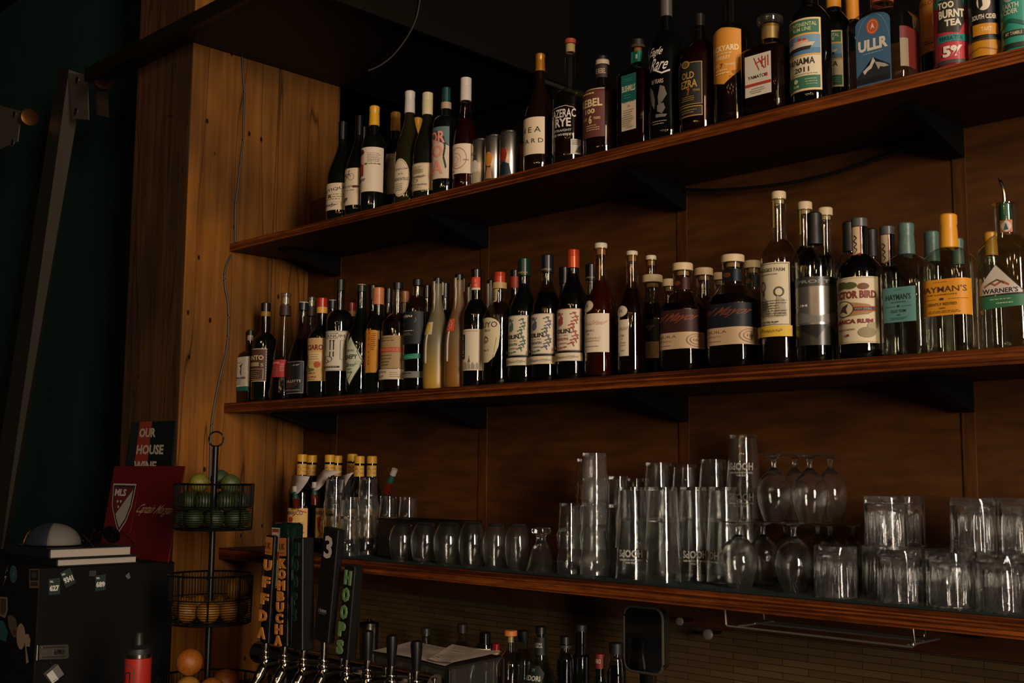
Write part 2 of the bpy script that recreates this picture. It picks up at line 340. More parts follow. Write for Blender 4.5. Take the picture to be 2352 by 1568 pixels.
# brackets
def bracket(x0, x1, z, drop, label):
    bm = bmesh.new(); yf = -.235; yw = -.0045
    prof = [(yf, z), (yf, z - .008), (yw - .012, z - drop), (yw, z - drop), (yw, z)]
    a = [bm.verts.new((x0, y, zz)) for y, zz in prof]; b = [bm.verts.new((x1, y, zz)) for y, zz in prof]; n = len(prof)
    bm.faces.new(a); bm.faces.new(b[::-1])
    for i in range(n): bm.faces.new((a[i], b[i], b[(i + 1) % n], a[(i + 1) % n]))
    bmesh.ops.recalc_face_normals(bm, faces=bm.faces[:])
    tag(obj('shelf_bracket', bm, pm('060706', .6, 0, 0, .15), smooth=False), label, 'bracket', 'black triangular shelf brackets')
BX = ((-3.122, -3.091), (-2.417, -2.383), (-1.707, -1.677), (-1.0, -.972))
WH = ('nearest the timber post', 'second out from the timber post', 'third out from the timber post', 'farthest from the timber post, towards the right edge')
for (x0, x1), wd in zip(BX, WH):
    bracket(x0, x1, ZT - TT, .062, 'black wedge bracket under the top shelf, ' + wd)
    bracket(x0, x1, ZM - TM, .062, 'black wedge bracket under the middle shelf, ' + wd)
bracket(-1.0, -.972, ZB - TB, .045, 'black wedge bracket under the lowest shelf at the right')
# black cable sagging below the top shelf
cpts = [atY(px, py, -.03) for px, py in ((2150, 312), (2080, 342), (2000, 370), (1900, 401), (1800, 422), (1700, 433), (1620, 437), (1560, 434))]
tag(obj('cable', tube(smoothpts(cpts), .0042), pm('080a09', .5)), 'black cable sagging along the wall below the top shelf', 'cable')
# grey cord stapled down the post
def pX(px, py, off=.006): return atX(px, py, XC + off)
cord = [pX(*p) for p in ((556, 128), (558, 170), (561, 210), (560, 260), (558, 320), (551, 385), (546, 430), (541, 470), (540, 520), (540, 556))]
cord2 = [pX(*p) for p in ((531, 585), (521, 605), (516, 630), (517, 660), (523, 690), (525, 740), (521, 800), (509, 850), (497, 905), (489, 950), (485, 985), (483, 1040), (482, 1100))]
cc = empty('power_cord', pX(556, 128), 'thin grey cord running down the side of the timber post', 'cord')
for nm_, c_ in (('upper_run', cord), ('lower_run', cord2)):
    o_ = obj(nm_, tube(smoothpts(c_), .0034), pm('35312b', .5)); o_.parent = cc; o_.matrix_parent_inverse = Matrix.Translation(-cc.location)
# overhead steel plate / rail frame whose corner points to the viewer
ZP = 2.886
bm = bmesh.new()
def slab(bm, pts, z0, z1):
    a = [bm.verts.new((x, y, z0)) for x, y in pts]; b = [bm.verts.new((x, y, z1)) for x, y in pts]; n = len(pts)
    bm.faces.new(a[::-1]); bm.faces.new(b)
    for i in range(n): bm.faces.new((a[i], a[(i + 1) % n], b[(i + 1) % n], b[i]))
fr = empty('overhead_plate', (-2.66, -.50, ZP), 'dark overhead steel deck wrapped round the top of the timber post', 'canopy')
bm = bmesh.new(); slab(bm, [(-3.85, -.55), (-2.66, -.55), (-2.66, .64), (XC + .01, .64), (XC + .01, -.485), (-3.85, -.485)], ZP + .006, ZP + .02)
o_ = obj('deck', bm, pm('16130f', .6), smooth=False); o_.parent = fr; o_.matrix_parent_inverse = Matrix.Translation(-fr.location)
bm = bmesh.new(); box(bm, (-3.85, -.575, ZP - .012), (-2.635, -.55, ZP + .035), .002); o_ = obj('edge_rail', bm, pm('2a241b', .42, .7), smooth=False); o_.parent = fr; o_.matrix_parent_inverse = Matrix.Translation(-fr.location)
bm = bmesh.new(); box(bm, (-2.66, -.55, ZP - .012), (-2.635, .64, ZP + .035), .002); o_ = obj('edge_rail', bm, pm('2a241b', .42, .7), smooth=False); o_.parent = fr; o_.matrix_parent_inverse = Matrix.Translation(-fr.location)
bm = bmesh.new(); box(bm, (-2.658, -.548, ZP + .036), (-2.640, .64, ZP + .50)); o_ = obj('added_light_blocker', bm, pm('0e0c09', .8, 0, 0, .1), smooth=False); o_.parent = fr; o_.matrix_parent_inverse = Matrix.Translation(-fr.location)  # invented upstand, added to keep side light off the post above the deck
# steel pipe end
a = Vector((-2.6475, .50, ZP - .022)); b_ = Vector((-2.6475, .705, ZP - .022))
pp = empty('steel_rod', b_, 'short steel rod end poking out behind the whiskey bottles', 'rod')
for nm_, bm_ in (('rod', tube([a, b_], .008, 12)), ('end_collar', tube([b_ - (b_ - a) * .14, b_ + (b_ - a) * .12], .013, 14))):
    o_ = obj(nm_, bm_, pm('8d8676', .3, .9)); o_.parent = pp; o_.matrix_parent_inverse = Matrix.Translation(-pp.location)
# thin wire curve above the left bottles
wp = [atX(px, py, -2.62) for px, py in ((966, -10), (958, 35), (944, 70), (925, 100), (900, 130), (870, 152), (846, 162))]
tag(obj('wire', tube(smoothpts(wp), .0022), pm('5a5448', .4, .5)), 'thin wire curving down in the dark above the wine bottles', 'wire')
# ------------------------------------------------------------------ bottles
def perim(a, b, e, n=160):
    P = []
    for i in range(n + 1):
        t = -math.pi / 2 + 2 * math.pi * i / n; c, s = math.cos(t), math.sin(t)
        P.append((a * math.copysign(abs(c) ** (2 / e), c), b * math.copysign(abs(s) ** (2 / e), s)))
    S = [0]
    for p, q in zip(P, P[1:]): S.append(S[-1] + math.hypot(q[0] - p[0], q[1] - p[1]))
    return P, S
def along(P, S, s):
    T = S[-1]; s = s % T; lo, hi = 0, len(S) - 1
    while hi - lo > 1:
        md = (lo + hi) // 2
        if S[md] <= s: lo = md
        else: hi = md
    k = (s - S[lo]) / (S[hi] - S[lo] or 1); p, q = P[lo], P[hi]; dx, dy = q[0] - p[0], q[1] - p[1]; L = math.hypot(dx, dy) or 1
    return p[0] + dx * k, p[1] + dy * k, dy / L, -dx / L
ALLB = []
def clearance(y0, tx, ty, w, shelfz, sec):
    """keeps neighbours on a shelf from touching: slides the bottle a little nearer or farther along the same sight line"""
    ys = [y0 + (i + 1) // 2 * .006 * (1 if i % 2 else -1) for i in range(46)]
    best = None; w0 = w
    for y, w in [(y0, w0), (y0, w0 * .95), (y0, w0 * .90), (y0, w0 * .86)] + [(y, w0 * q) for y in ys for q in (.95, .88)]:
        T = atY(tx, ty, y); R = w / 2 / ppm((T.x, y, (T.z + shelfz) / 2)) / (1.0 if not sec else 1.0 + .30 * (1 - 2 / sec[0]))
        if y + R > -.006 or (shelfz > 1 and y - R < -.316): continue
        ov = sum(max(0, (a[3] + a[4]) / 2 + R + .0008 - math.hypot(a[1] - T.x, a[2] - y)) for a in ALLB if abs(a[5] - shelfz) < .05)
        if best is None or ov < best[0] - 1e-4: best = (ov, (y, w))
        if ov <= 0: return y, w
    return best[1] if best else (y0, w0)
def bottle(name, label, shelfz, y, tx, ty, w, caps=(), labs=(), glass='0a0d0a', fill=None, liq='120603', sh=(.6, .78, 22, 'round'), sec=None, cat='bottle', group=None, rz=0, ltr=.1, punt=0):
    y, w = clearance(y, tx, ty, w, shelfz, sec)
    T = atY(tx, ty, y); x = T.x; H = T.z - shelfz; M = (x, y, shelfz + H * .4); k = ppm(M)
    e, ratio = sec if sec else (2, 1)
    R = w / 2 / k / (1.0 if not sec else (1.0 + .30 * (1 - 2 / e)) * (.72 + .28 * ratio if ratio < 1 else 1)); b = R * ratio
    zs, zn, nw, style = sh[:4]; rn = nw / 2 / k; rs = sh[4] if len(sh) > 4 else 1.0
    gp = min([c[2] for c in caps if c[0] in ('cap', 'stopper', 'pourer', 'foil')] or [None], key=lambda v: v if v else 0) if caps else None
    Hg = H; capr = None
    for c in caps:
        if c[0] in ('cap', 'foil') and abs(c[1] - ty) < 1.5: Hg = zfor(x, y, c[2]) - shelfz + .0015; capr = c[3] / 2 / k
        if c[0] in ('stopper', 'pourer') and abs(c[1] - ty) < 1.5: Hg = zfor(x, y, c[2]) - shelfz + .001
    prof = [(0, .0), (0, .80), (.003, .93), (.010, .985), (.022, 1.0)]
    def rad(t):
        if t <= zs: return 1 + (rs - 1) * (t / zs)
        if t >= zn: return rn / R
        q = (t - zs) / (zn - zs)
        f = {'round': math.sqrt(max(0, 1 - q * q)), 'slope': .5 * (1 + math.cos(math.pi * q)), 'cone': 1 - q, 'soft': .5 * (1 + math.cos(math.pi * q)) * .45 + math.sqrt(max(0, 1 - q * q)) * .55, 'flat': (1 - q ** 5) ** .5}[style]
        return rn / R + (rs - rn / R) * f
    ts = [.04, zs * .5, zs] + [zs + (zn - zs) * (1 - math.cos(math.pi / 2 * i / 9)) if style == 'none' else zs + (zn - zs) * math.sin(math.pi / 2 * i / 11) for i in range(1, 12)] + [zn + (Hg / H - zn) * .5, Hg / H - .012]
    zz = [(p[0] / H if False else p[0], p[1]) for p in prof]
    rings = [(0, 0, 0), (0, .8, 0)] + [(p[0], p[1], 0) for p in prof[2:]]
    lip = 1.0 if capr else 1.13
    if capr: rn = min(rn, capr * .97)
    rings += [(t * H, rad(t), 0) for t in ts if .024 < t * H < Hg - .003] + [(Hg - .0025, rad(Hg / H) * lip, 1), (Hg, rad(Hg / H) * lip * (.97 if capr else 1), 1), (Hg, rad(Hg / H) * .7, 1)]
    def sect(r, sq, n):
        """closed ring of n points at size r, blending from the body section to a circle in the neck"""
        out = []; nk = rn / R; s_ = 0 if e == 2 else max(0, min(1, (r - nk * 1.05) / max(1e-6, 1 - nk * 1.05))) ** .6
        for i in range(n):
            a = 2 * math.pi * i / n; c, s = math.cos(a), math.sin(a)
            rx, ry = R * r * c, R * r * s
            if e != 2:
                qx = R * r * math.copysign(abs(c) ** (2 / e), c); qy = b * r * math.copysign(abs(s) ** (2 / e), s)
                rx, ry = rx * (1 - s_) + qx * s_, ry * (1 - s_) + qy * s_
            out.append((rx, ry))
        return out
    n = 48 if e == 2 else 96
    def loft(rs_, shrink=0):
        bm = bmesh.new(); prev = None
        for z, r, _ in rs_:
            if r < 1e-4: cur = [bm.verts.new((0, 0, z))]
            else: cur = [bm.verts.new((px * (1 - shrink), py * (1 - shrink), z)) for px, py in sect(r, 0, n)]
            if prev:
                for i in range(n):
                    j = (i + 1) % n
                    if len(prev) == 1: bm.faces.new((prev[0], cur[j], cur[i]))
                    elif len(cur) == 1: bm.faces.new((prev[i], prev[j], cur[0]))
                    else: bm.faces.new((prev[i], prev[j], cur[j], cur[i]))
            prev = cur
        return bm
    root = empty(name, (x, y, shelfz), label, cat, group, rz)
    clear = glass.startswith('@')
    gm = glassmat(glass[1:] or 'ffffff') if clear else bottleglass(glass)
    obj('glass', loft(rings), gm, root)
    if fill:
        zf = zfor(x, y, fill) - shelfz
        lr = [(.007, 0, 0), (.007, .86, 0), (.012, .93, 0)] + [(t * H, rad(t), 0) for t in ts if .024 < t * H < zf - .002] + [(zf, rad(zf / H), 0), (zf, 0, 0)]
        obj('liquid', loft(lr, .07), liquid(liq, ltr), root)
    for c in caps:
        nm, y0, y1, cw, col = c[:5]; ro = c[5] if len(c) > 5 else .45; me_ = c[6] if len(c) > 6 else 0
        z1 = zfor(x, y, y0) - shelfz; z0 = zfor(x, y, y1) - shelfz; cr = cw / 2 / k; h = z1 - z0
        if nm == 'pourer':
            bm = tube(smoothpts([(0, 0, z0), (0, 0, z0 + h * .3), (-.002, 0, z0 + h * .65), (-.010, 0, z1)]), [cr, cr * .9] + [cr * .75] * 14 + [cr * .35] * 3, 12); obj('pourer', bm, pm(col, ro, me_), root); continue
        if nm == 'glass_stopper':
            obj('stopper', lathe([(0, z0), (cr * .9, z0), (cr, z0 + h * .25), (cr, z1 - h * .2), (cr * .85, z1), (0, z1)], 28), glassmat('ffffff', .03, 1, .12), root); continue
        cf = min(.0018, h * .15)
        if len(c) > 7 and c[7] == 'rib':
            pr = [(cr * .6, z0), (cr, z0)]
            for q in range(1, 6): zq = z1 - h * .07 * q; pr = pr[:2] + [(cr, zq - h * .02), (cr * .95, zq), (cr, zq + h * .02)][::1] + pr[2:]
            pr = sorted(pr[2:], key=lambda v: v[1]); pr = [(cr * .6, z0), (cr, z0)] + pr + [(cr, z1 - cf), (cr - cf, z1), (0, z1)]
        elif len(c) > 7 and c[7] == 'waist':
            pr = [(cr * .6, z0), (cr * 1.04, z0), (cr * .98, z0 + h * .55), (cr * .93, z0 + h * .66), (cr, z0 + h * .72), (cr, z1 - cf * 1.5), (cr - cf * 1.5, z1), (0, z1)]
        else: pr = [(cr * .6, z0), (cr, z0), (cr, z1 - cf), (cr - cf, z1), (0, z1)] if nm in ('cap', 'stopper', 'foil', 'cork') else [(cr, z0), (cr * 1.002, z0), (cr * 1.002, z1), (cr, z1)]
        if nm == 'band': rr0 = max(rad(min(1, z0 / H)), rad(1)) * R; rr1 = rad(min(1, z1 / H)) * R; pr = [(max(cr, rr0 + .0006), z0), (max(cr, rr1 + .0006), z1)] if cw else [(rr0 + .0006, z0), (rr1 + .0006, z1)]
        o_ = obj({'band': 'neck_band', 'cap': 'cap', 'foil': 'foil', 'stopper': 'stopper', 'cork': 'cork', 'ring': 'collar'}[nm], lathe(pr, 32), pm(col, ro, me_), root)
    for L in labs:
        z1 = zfor(x, y, L['y0']) - shelfz; z0 = zfor(x, y, L['y1']) - shelfz; z0 = max(z0, .002)
        P, S = perim(R, b, e); zc = (z0 + z1) / 2; kk = rad(zc / H); off = math.radians(L.get('rot', 0)) * R
        if 're' in L:
            hl = None; s = 0
            while s < S[-1] * .48:
                X, Y, nx, ny = along(P, S, s + off); X *= kk; Y *= kk
                if rz: X, Y = X * math.cos(rz) - Y * math.sin(rz), X * math.sin(rz) + Y * math.cos(rz)
                if proj((x + X, y + Y, shelfz + zc))[0] >= L['re']: hl = s; break
                s += S[-1] / 400
            hl = hl or S[-1] * .22
        else: hl = math.radians(L.get('ha', 78)) * R
        def mp(u, v, o, P=P, S=S, z0=z0, off=off):
            z = z0 + v; kz = rad(min(1, max(0, z / H))); X, Y, nx, ny = along(P, S, u + off)
            if e == 2 or kz == 1: return (X * kz + nx * o, Y * kz + ny * o, z)
            return (X * kz + nx * o, Y * kz + ny * o, z)
        bm, mats = artmesh(L['art'], mp, du=R * (.14 if e == 2 else .10), dv=(.006 if abs(rad(z1 / H) - rad(z0 / H)) > .004 else None), su=hl, sv=(z1 - z0), base=.0005 if e == 2 else .0009)
        obj(L.get('nm', 'label'), bm, mats, root, smooth=True)
    ALLB.append((label, x, y, R, b, shelfz)); return root
CR = 'd8c4a4'; INK = '2a211c'
def plain(bg=CR, *rows, fr=None, fine=True):
    """paper label: rows = (text, v, w, h, colour)"""
    a = Art().r(-1, 0, 1, 1, bg)
    if fr: a.frame(-.94, .03, .94, .97, .03, .02, fr)
    for r in rows: a.t(*((r[0], r[5] if len(r) > 5 else 0) + (r[1], r[2], r[3], r[4])))
    return a
YF, YM_, YR = -.262, -.175, -.09        # front, middle and rear rows
T = 'bottles on the top shelf'; Mg = 'bottles on the middle shelf'
WINE = (.58, .76, 20, 'round'); BURG = (.42, .80, 20, 'slope')
# ---- top shelf, wines
a = Art().r(-1, 0, 1, 1, CR).t('RUSTIQUE', .1, .74, 1.5, .13, INK, rot=8).fine(-.5, .85, .36, .62, 3, '8b7a62').t('R', .1, .5, .16, .12, INK).t('Gauby', -.05, .18, .9, .14, INK, shear=.3).r(-.9, .28, .9, .285, '8b7a62')
bottle('wine_bottle', 'dark sloping wine bottle with low cream label, nearest the timber post', ZT, YF, 788, 280, 68, (('foil', 280, 322, 21, '0c0f0d', .3),), (dict(y0=428, y1=489, re=806, art=a),), sh=BURG, group=T)
a = Art().r(-1, 0, 1, 1, CR).r(.5, .46, 1, .52, '6d2b22')
a.ring(.35, .76, .26, .09, .1, INK).ring(-.35, .76, .26, .09, .1, INK).line([(-.35, .76), (-.1, .84), (.2, .84), (.35, .76)], .03, INK, .012).line([(-.1, .84), (0, .74), (.2, .86)], .03, INK, .012).line([(.2, .86), (.18, .92), (.3, .93)], .03, INK, .012)
a.t('PETITE CUVEE', .05, .5, 1.6, .045, INK).t('VALLEE NOIR', .2, .4, .9, .03, '8b7a62').t('rouge', -.35, .14, .9, .13, INK, shear=.2)
bottle('wine_bottle', 'dark wine bottle with cream label showing a bicycle', ZT, YF, 826, 266, 64, (('foil', 266, 312, 19, '0b0c0c', .25),), (dict(y0=393, y1=477, re=825, art=a),), sh=BURG, group=T)
bottle('wine_bottle', 'plain black bottle hidden behind the bicycle label bottle, only its neck showing', ZT, YR, 836, 292, 54, (('foil', 292, 330, 18, '0b0c0c', .3),), (), sh=WINE, group=T)
def persimmon():
    a = Art().r(-1, 0, 1, 1, 'dccab0').r(-.95, .36, .02, .97, 'd9a98e').e(-.35, .93, .34, .045, '4a1420').e(-.25, .89, .3, .06, '5b1a24').e(-.48, .76, .24, .07, 'd99a2e').e(-.4, .72, .2, .05, 'd9a23e')
    a.poly([(-.95, .36), (.02, .36), (.02, .6), (-.2, .66), (-.5, .66), (-.8, .6), (-.95, .55)], 'a8321c').e(-.35, .56, .26, .07, 'c0402a').e(-.33, .47, .07, .04, 'e8c0a0')
    a.t('Ganaga', -.35, .27, .95, .1, INK, shear=.25).fine(.2, .85, .66, .88, 6, '9a8a76').e(.2, .62, .07, .02, '6a7a2a').t('WINE', .55, .62, .5, .025, INK).fine(-.6, .1, .04, .18, 3, '9a8a76'); return a
bottle('wine_bottle', 'yellow capped wine bottle with tall white label and red fruit picture', ZT, YF, 860.5, 244.5, 60, (('foil', 244.5, 290, 24, 'd9a01e', .35, 0, 'waist'),), (dict(y0=345, y1=446, re=880, art=persimmon()),), sh=(.58, .74, 20, 'round'), group=T)
bottle('wine_bottle', 'ochre capped wine bottle set back behind the yellow capped one', ZT, YM_, 909, 258.5, 55, (('foil', 258.5, 303, 23, 'bd8620', .4, 0, 'waist'),), (dict(y0=360, y1=452, re=906, art=persimmon()),), sh=(.58, .74, 19, 'round'), group=T)
bottle('wine_bottle', 'yellow capped wine bottle tucked behind the two white capped bottles', ZT, YR, 960, 271, 48, (('foil', 271, 314, 21, 'd9a01e', .4, 0, 'waist'),), (), sh=(.58, .74, 18, 'round'), group=T)
a = Art().e(0, .5, 1, .5, '8b7a62').e(0, .5, .96, .485, 'dcc9a6').ring(0, .5, .9, .46, .03, '8b7a62').t('Vouvray Cuvee', .1, .72, 1.4, .07, INK, shear=.3).t('de la', .1, .6, .5, .05, INK).t('ROCHES RATELLES', .08, .46, 1.7, .075, INK).fine(-.5, .6, .15, .36, 4, '8b7a62')
bottle('wine_bottle', 'olive glass wine bottle with big oval cream label and plain white capsule', ZT, YF, 942, 210, 66, (('foil', 210, 261, 24, 'c9c0b4', .4, 0, 'waist'),), (dict(y0=371, y1=459, re=941, rot=12, art=a),), glass='22200c', sh=(.40, .82, 20, 'slope'), group=T)
a = Art().r(-1, 0, 1, 1, 'd5c19c').frame(-.96, .02, .96, .98, .02, .012, '8b7a62').r(-.2, .62, .5, .78, 'b09f80').fine(-.2, .5, .6, .9, 8, '857458').t('La Vinaudelles', -.05, .5, 1.4, .1, INK, shear=.3).ring(.1, .35, .16, .06, .2, INK).t('SAUVIGNON-BLANC', 0, .2, 1.5, .06, INK).fine(-.5, .5, .06, .14, 2, '8b7a62')
bottle('wine_bottle', 'olive wine bottle with cream ribbed screw cap and square chateau label', ZT, YF, 982.5, 214, 68, (('cap', 214, 265, 25, 'd2c296', .35, 0, 'rib'),), (dict(y0=382, y1=444, re=991, art=a),), glass='16170b', sh=(.42, .8, 20, 'slope'), group=T)
a = Art().r(-1, 0, 1, 1, 'cdb8a0').poly([(-.9, .86), (-.2, .94), (.5, .9), (.75, .7), (1, .62), (1, 1), (-.9, 1)], '54706e').line([(-.3, .93), (.1, .86), (.4, .9)], .12, '16181a', .03).line([(.6, .8), (.72, .6), (.62, .42), (.8, .2)], .12, '1d2a2a', .05)
a.t('OR', .12, .80, 1.2, .24, 'e0907c', bold=.03).t('SO', 0, .53, 1.15, .24, 'e0907c', bold=.03).t('LA', 0, .22, 1.2, .26, 'e0907c', bold=.03)
bottle('wine_bottle', 'dark wine bottle with a pink stencilled lettering label and dark green capsule', ZT, YF, 1025.5, 202, 65, (('foil', 202, 240, 20, '12403a', .35), ('band', 237, 252, 24, 'b09274', .5)), (dict(y0=299, y1=417, re=1031, art=a),), sh=(.64, .74, 21, 'round'), group=T)
a = Art().r(-1, 0, 1, 1, 'dec9ae').ring(.12, .52, .62, .36, .07, 'b06444').ring(.0, .48, .38, .22, .08, 'b87458', a0=-30, a1=300).ring(.0, .46, .2, .12, .1, 'b87458', a0=60, a1=400).t('2023', .68, .45, .35, .05, INK).t('BRUT NATURE', -.45, .09, .75, .05, '5a3020')
bottle('wine_bottle', 'rose wine bottle with white ribbed cap and orange spiral label', ZT, YF, 1070.5, 180, 66, (('cap', 180, 233, 26, 'd0c4b6', .35, 0, 'rib'),), (dict(y0=337, y1=405, re=1081, art=a),), glass='@d9b8a0', fill=276, liq='3a170c', ltr=.35, sh=(.40, .8, 22, 'slope'), group=T)
# ---- cans
def can(label, shelfz, y, tx, ty, w, art, metal='b9b3aa', y0=None, y1=None, group='drink cans on the top shelf', rot=0, body=None):
    Tp = atY(tx, ty, y); x = Tp.x; H = Tp.z - shelfz; k = ppm((x, y, shelfz + H / 2)); R = w / 2 / k
    r = empty('drink_can', (x, y, shelfz), label, 'can', group)
    al = pm(metal, .28, .95)
    obj('body', lathe([(0, .004), (R * .7, .003), (R * .78, 0), (R * .84, .002), (R, .010), (R, H - .012), (R * .88, H - .004), (R * .86, H - .004)], 44), pm(body, .3, .2) if body else al, r)
    obj('lid', lathe([(R * .86, H - .006), (R * .88, H - .001), (R * .86, H), (R * .82, H - .001), (R * .80, H - .006), (0, H - .006)], 44), pm('c8c4bc', .25, 1), r)
    bm = bmesh.new(); box(bm, (-R * .12, -R * .5, H - .0055), (R * .12, R * .05, H - .0045), .0004); obj('pull_tab', bm, al, r)
    if art:
        def mp(u, v, o): a = math.radians(-90 + rot) + u / R; return ((R + o) * math.cos(a), (R + o) * math.sin(a), .011 + v)
        bm, mats = artmesh(art, mp, du=R * .14, su=R * math.radians(art.ha if hasattr(art, 'ha') else 80), sv=H - .024); obj('printed_design', bm, mats, r, smooth=False)
    ALLB.append((label, x, y, R, R, shelfz))
def fizz(c1, c2, t):
    a = Art(); a.e(.1, .42, .3, .16, (c1, .4)).poly([(-.3, .02), (.6, .02), (.45, .26), (.1, .3), (-.2, .24)], (c2, .4)).t(t, -.15, .74, .7, .06, ('6a6258', .4)); return a
can('silver can, leftmost of the three, with cream and white patches', ZT, YF + .012, 1105, 322, 45, fizz('c9bfae', 'a99c7c', 'FIZZY'))
can('silver can, middle of the three, with an orange patch', ZT, YF, 1136, 313, 46, fizz('c4802a', 'b8845a', ''.join('HOP'))) if False else can('silver can, middle of the three, with an orange patch', ZT, YF, 1136, 313, 46, Art().e(.1, .5, .3, .18, ('c4802a', .4)).poly([(-.2, .02), (.4, .02), (.3, .28), (0, .3)], ('b8845a', .4)))
can('silver can, rightmost and tallest of the three, with red and navy patches', ZT, YF, 1171, 303.5, 47, Art().e(.05, .52, .3, .17, ('8f2415', .4)).poly([(-.3, .02), (.7, .02), (.5, .28), (.1, .34), (-.2, .26)], ('16222c', .4)))
# ---- top shelf, whiskeys
a = Art().r(-1, 0, 1, 1, 'dcc6a4').t('H E A', .1, .66, 1.35, .15, '3a3028').t('Y A R D', .12, .36, 1.6, .12, '3a3028')
bottle('wine_bottle', 'tall amber glass wine bottle with gold foil neck and plain cream label of spindly capitals', ZT, YF, 1240.8, 124, 75, (('foil', 124, 165, 22.5, 'a8721e', .35, .4, 'waist'),), (dict(y0=279, y1=363, re=1251, art=a),), glass='160a04', sh=(.42, .8, 22, 'slope'), group=T)
W = 'd2c8b8'
a = Art().t('SAZERAC', .2, .78, 1.35, .26, W, bold=.02).t('RYE', .25, .5, .8, .26, W, bold=.03).t('STRAIGHT', .22, .26, .9, .07, W).t('RYE WHISKEY', .2, .13, 1.15, .07, W).line([(-.4, .95), (.4, 1), (.8, .93)], .03, W, .015)
b2 = Art().r(-1, 0, 1, 1, 'c2b9ac').fine(-.8, .6, .6, .95, 3, '4a4440').poly([(-.2, .1), (.8, .1), (.8, .6), (.3, .45)], '4a4440')
bottle('whiskey_bottle', 'clear long necked whiskey bottle with white painted lettering and red capped cork', ZT, YF, 1310, 90.5, 84, (('cap', 90.5, 101.5, 26, '9c3a20', .6), ('cork', 102, 121, 22, 'b79a68', .7)), (dict(y0=255, y1=330, re=1328, art=a, nm='printed_lettering'), dict(y0=331, y1=366, re=1328, ha=20, rot=62, nm='hang_sticker', art=b2) if False else dict(y0=331, y1=365, ha=17, rot=60, nm='back_sticker', art=b2)), glass='@f4f6ee', fill=250, liq='1c0805', sh=(.50, .60, 30, 'round'), group=T)
BR = '5c2c22'
a = Art().r(-1, 0, 1, 1, BR).r(-1, .97, 1, 1, 'c8b48c').t('REBEL', 0, .7, 1.7, .16, 'd6bd8c', bold=.03).t('100', 0, .53, .75, .1, 'd6bd8c', bold=.03).t('6', .05, .36, .24, .17, 'd6bd8c', bold=.03).t('YEARS', .5, .38, .45, .05, 'd6bd8c').t('AGED', -.4, .38, .4, .05, 'd6bd8c').fine(-.3, .7, .12, .26, 3, 'bfa67c').fine(-.6, .6, .84, .93, 1, 'bfa67c')
b2 = Art().r(-1, 0, 1, 1, '2e1b18').t('THE REBEL', .1, .5, 1.4, .4, 'b39c7c')
bottle('whiskey_bottle', 'whiskey bottle with wide brown label bearing the number 100 and black stopper', ZT, YF, 1383.5, 129, 90, (('stopper', 129, 140, 21, '1c1a1a', .5), ('ring', 140, 151, 32, 'b3a387', .4), ), (dict(y0=214, y1=326, re=1389, art=a), dict(y0=153, y1=182, ha=85, nm='neck_label', art=b2)), glass='@e8e2d4', fill=212, liq='1a0704', sh=(.60, .70, 31, 'soft'), group=T)
TE = '0c5a50'
a = Art().r(-1, 0, 1, 1, TE).t('BUSHMILLS', 0, .5, 1.75, .22, 'cfc6a8', bold=.02).fine(-.6, .6, .72, .88, 2, '3f8478').fine(-.6, .6, .1, .3, 2, '3f8478')
b2 = Art().r(-1, 0, 1, 1, 'c9b595').t('10', 0, .84, .3, .09, INK).fine(-.85, .85, .12, .74, 8, '7b6b55').t('John Bushe', .3, .08, .9, .07, INK, shear=.3)
c3 = Art().r(-1, 0, 1, 1, '0e7566').r(.1, .3, .4, .7, 'c8d0c0')
bottle('whiskey_bottle', 'square shouldered whiskey bottle with teal label above a cream one', ZT, YF, 1464.7, 92, 96, (('cap', 92, 105, 29, '1b1512', .5), ('cork', 106, 120, 19, '9a6c34', .7), ('ring', 106, 112, 34, '4a3a24', .2)), (dict(y0=179, y1=243, re=1461, art=a), dict(y0=241, y1=306, re=1461, art=b2), dict(y0=121, y1=146, ha=88, nm='neck_label', art=c3)), glass='@e8e2d4', fill=172, liq='1c0704', sh=(.66, .78, 26, 'slope'), sec=(7, .8), group=T)
a = Art().t('Eagle', .0, .86, .9, .12, W, shear=.4).t('Rare', .25, .72, 1.1, .14, W, shear=.3).line([(-.1, .66), (.4, .61), (.9, .64)], .03, W, .02).t('10 YEARS', .1, .52, .8, .05, 'b8a98c')
EG = '5f5a50'
a.poly([(-.5, .4), (-.3, .26), (-.1, .2), (-.05, .3), (-.2, .42), (-.45, .48)], EG).poly([(.2, .2), (.35, .3), (.7, .36), (.55, .45), (.3, .47), (.15, .34)], EG).poly([(.1, .24), (.5, .26), (.6, .2), (.4, .14), (.1, .17)], EG).poly([(0, .1), (.6, .1), (.7, .13), (0, .14)], EG).fine(-.3, .7, .01, .07, 2, '8f8678')
bottle('whiskey_bottle', 'tall black glass whiskey bottle with white script and a white eagle', ZT, YF, 1530, -6, 84, (('cap', -6, 40, 28, '777169', .3, .6),), (dict(y0=105, y1=300, re=1543, art=a, nm='printed_design'),), glass='070807', sh=(.60, .76, 25, 'soft'), group=T)
GO = 'a07c34'
a = Art().r(-1, .0, 1, .19, GO).r(-.94, .02, .94, .17, '1c1d16').fine(-.7, .7, .05, .14, 2, GO).r(-1, .21, 1, 1, GO).r(-.94, .225, .94, .985, '171b15').t('OLD', .0, .76, .95, .13, 'b88a36', bold=.02).t('EZRA', .05, .6, 1.25, .14, 'b88a36', bold=.02).t('7', .05, .45, .22, .13, 'b04a28', bold=.03).t('YEARS', .6, .47, .5, .04, GO).fine(-.5, .6, .27, .38, 3, GO).e(-.1, .96, .3, .07, GO).e(-.1, .96, .22, .05, '5a4420')
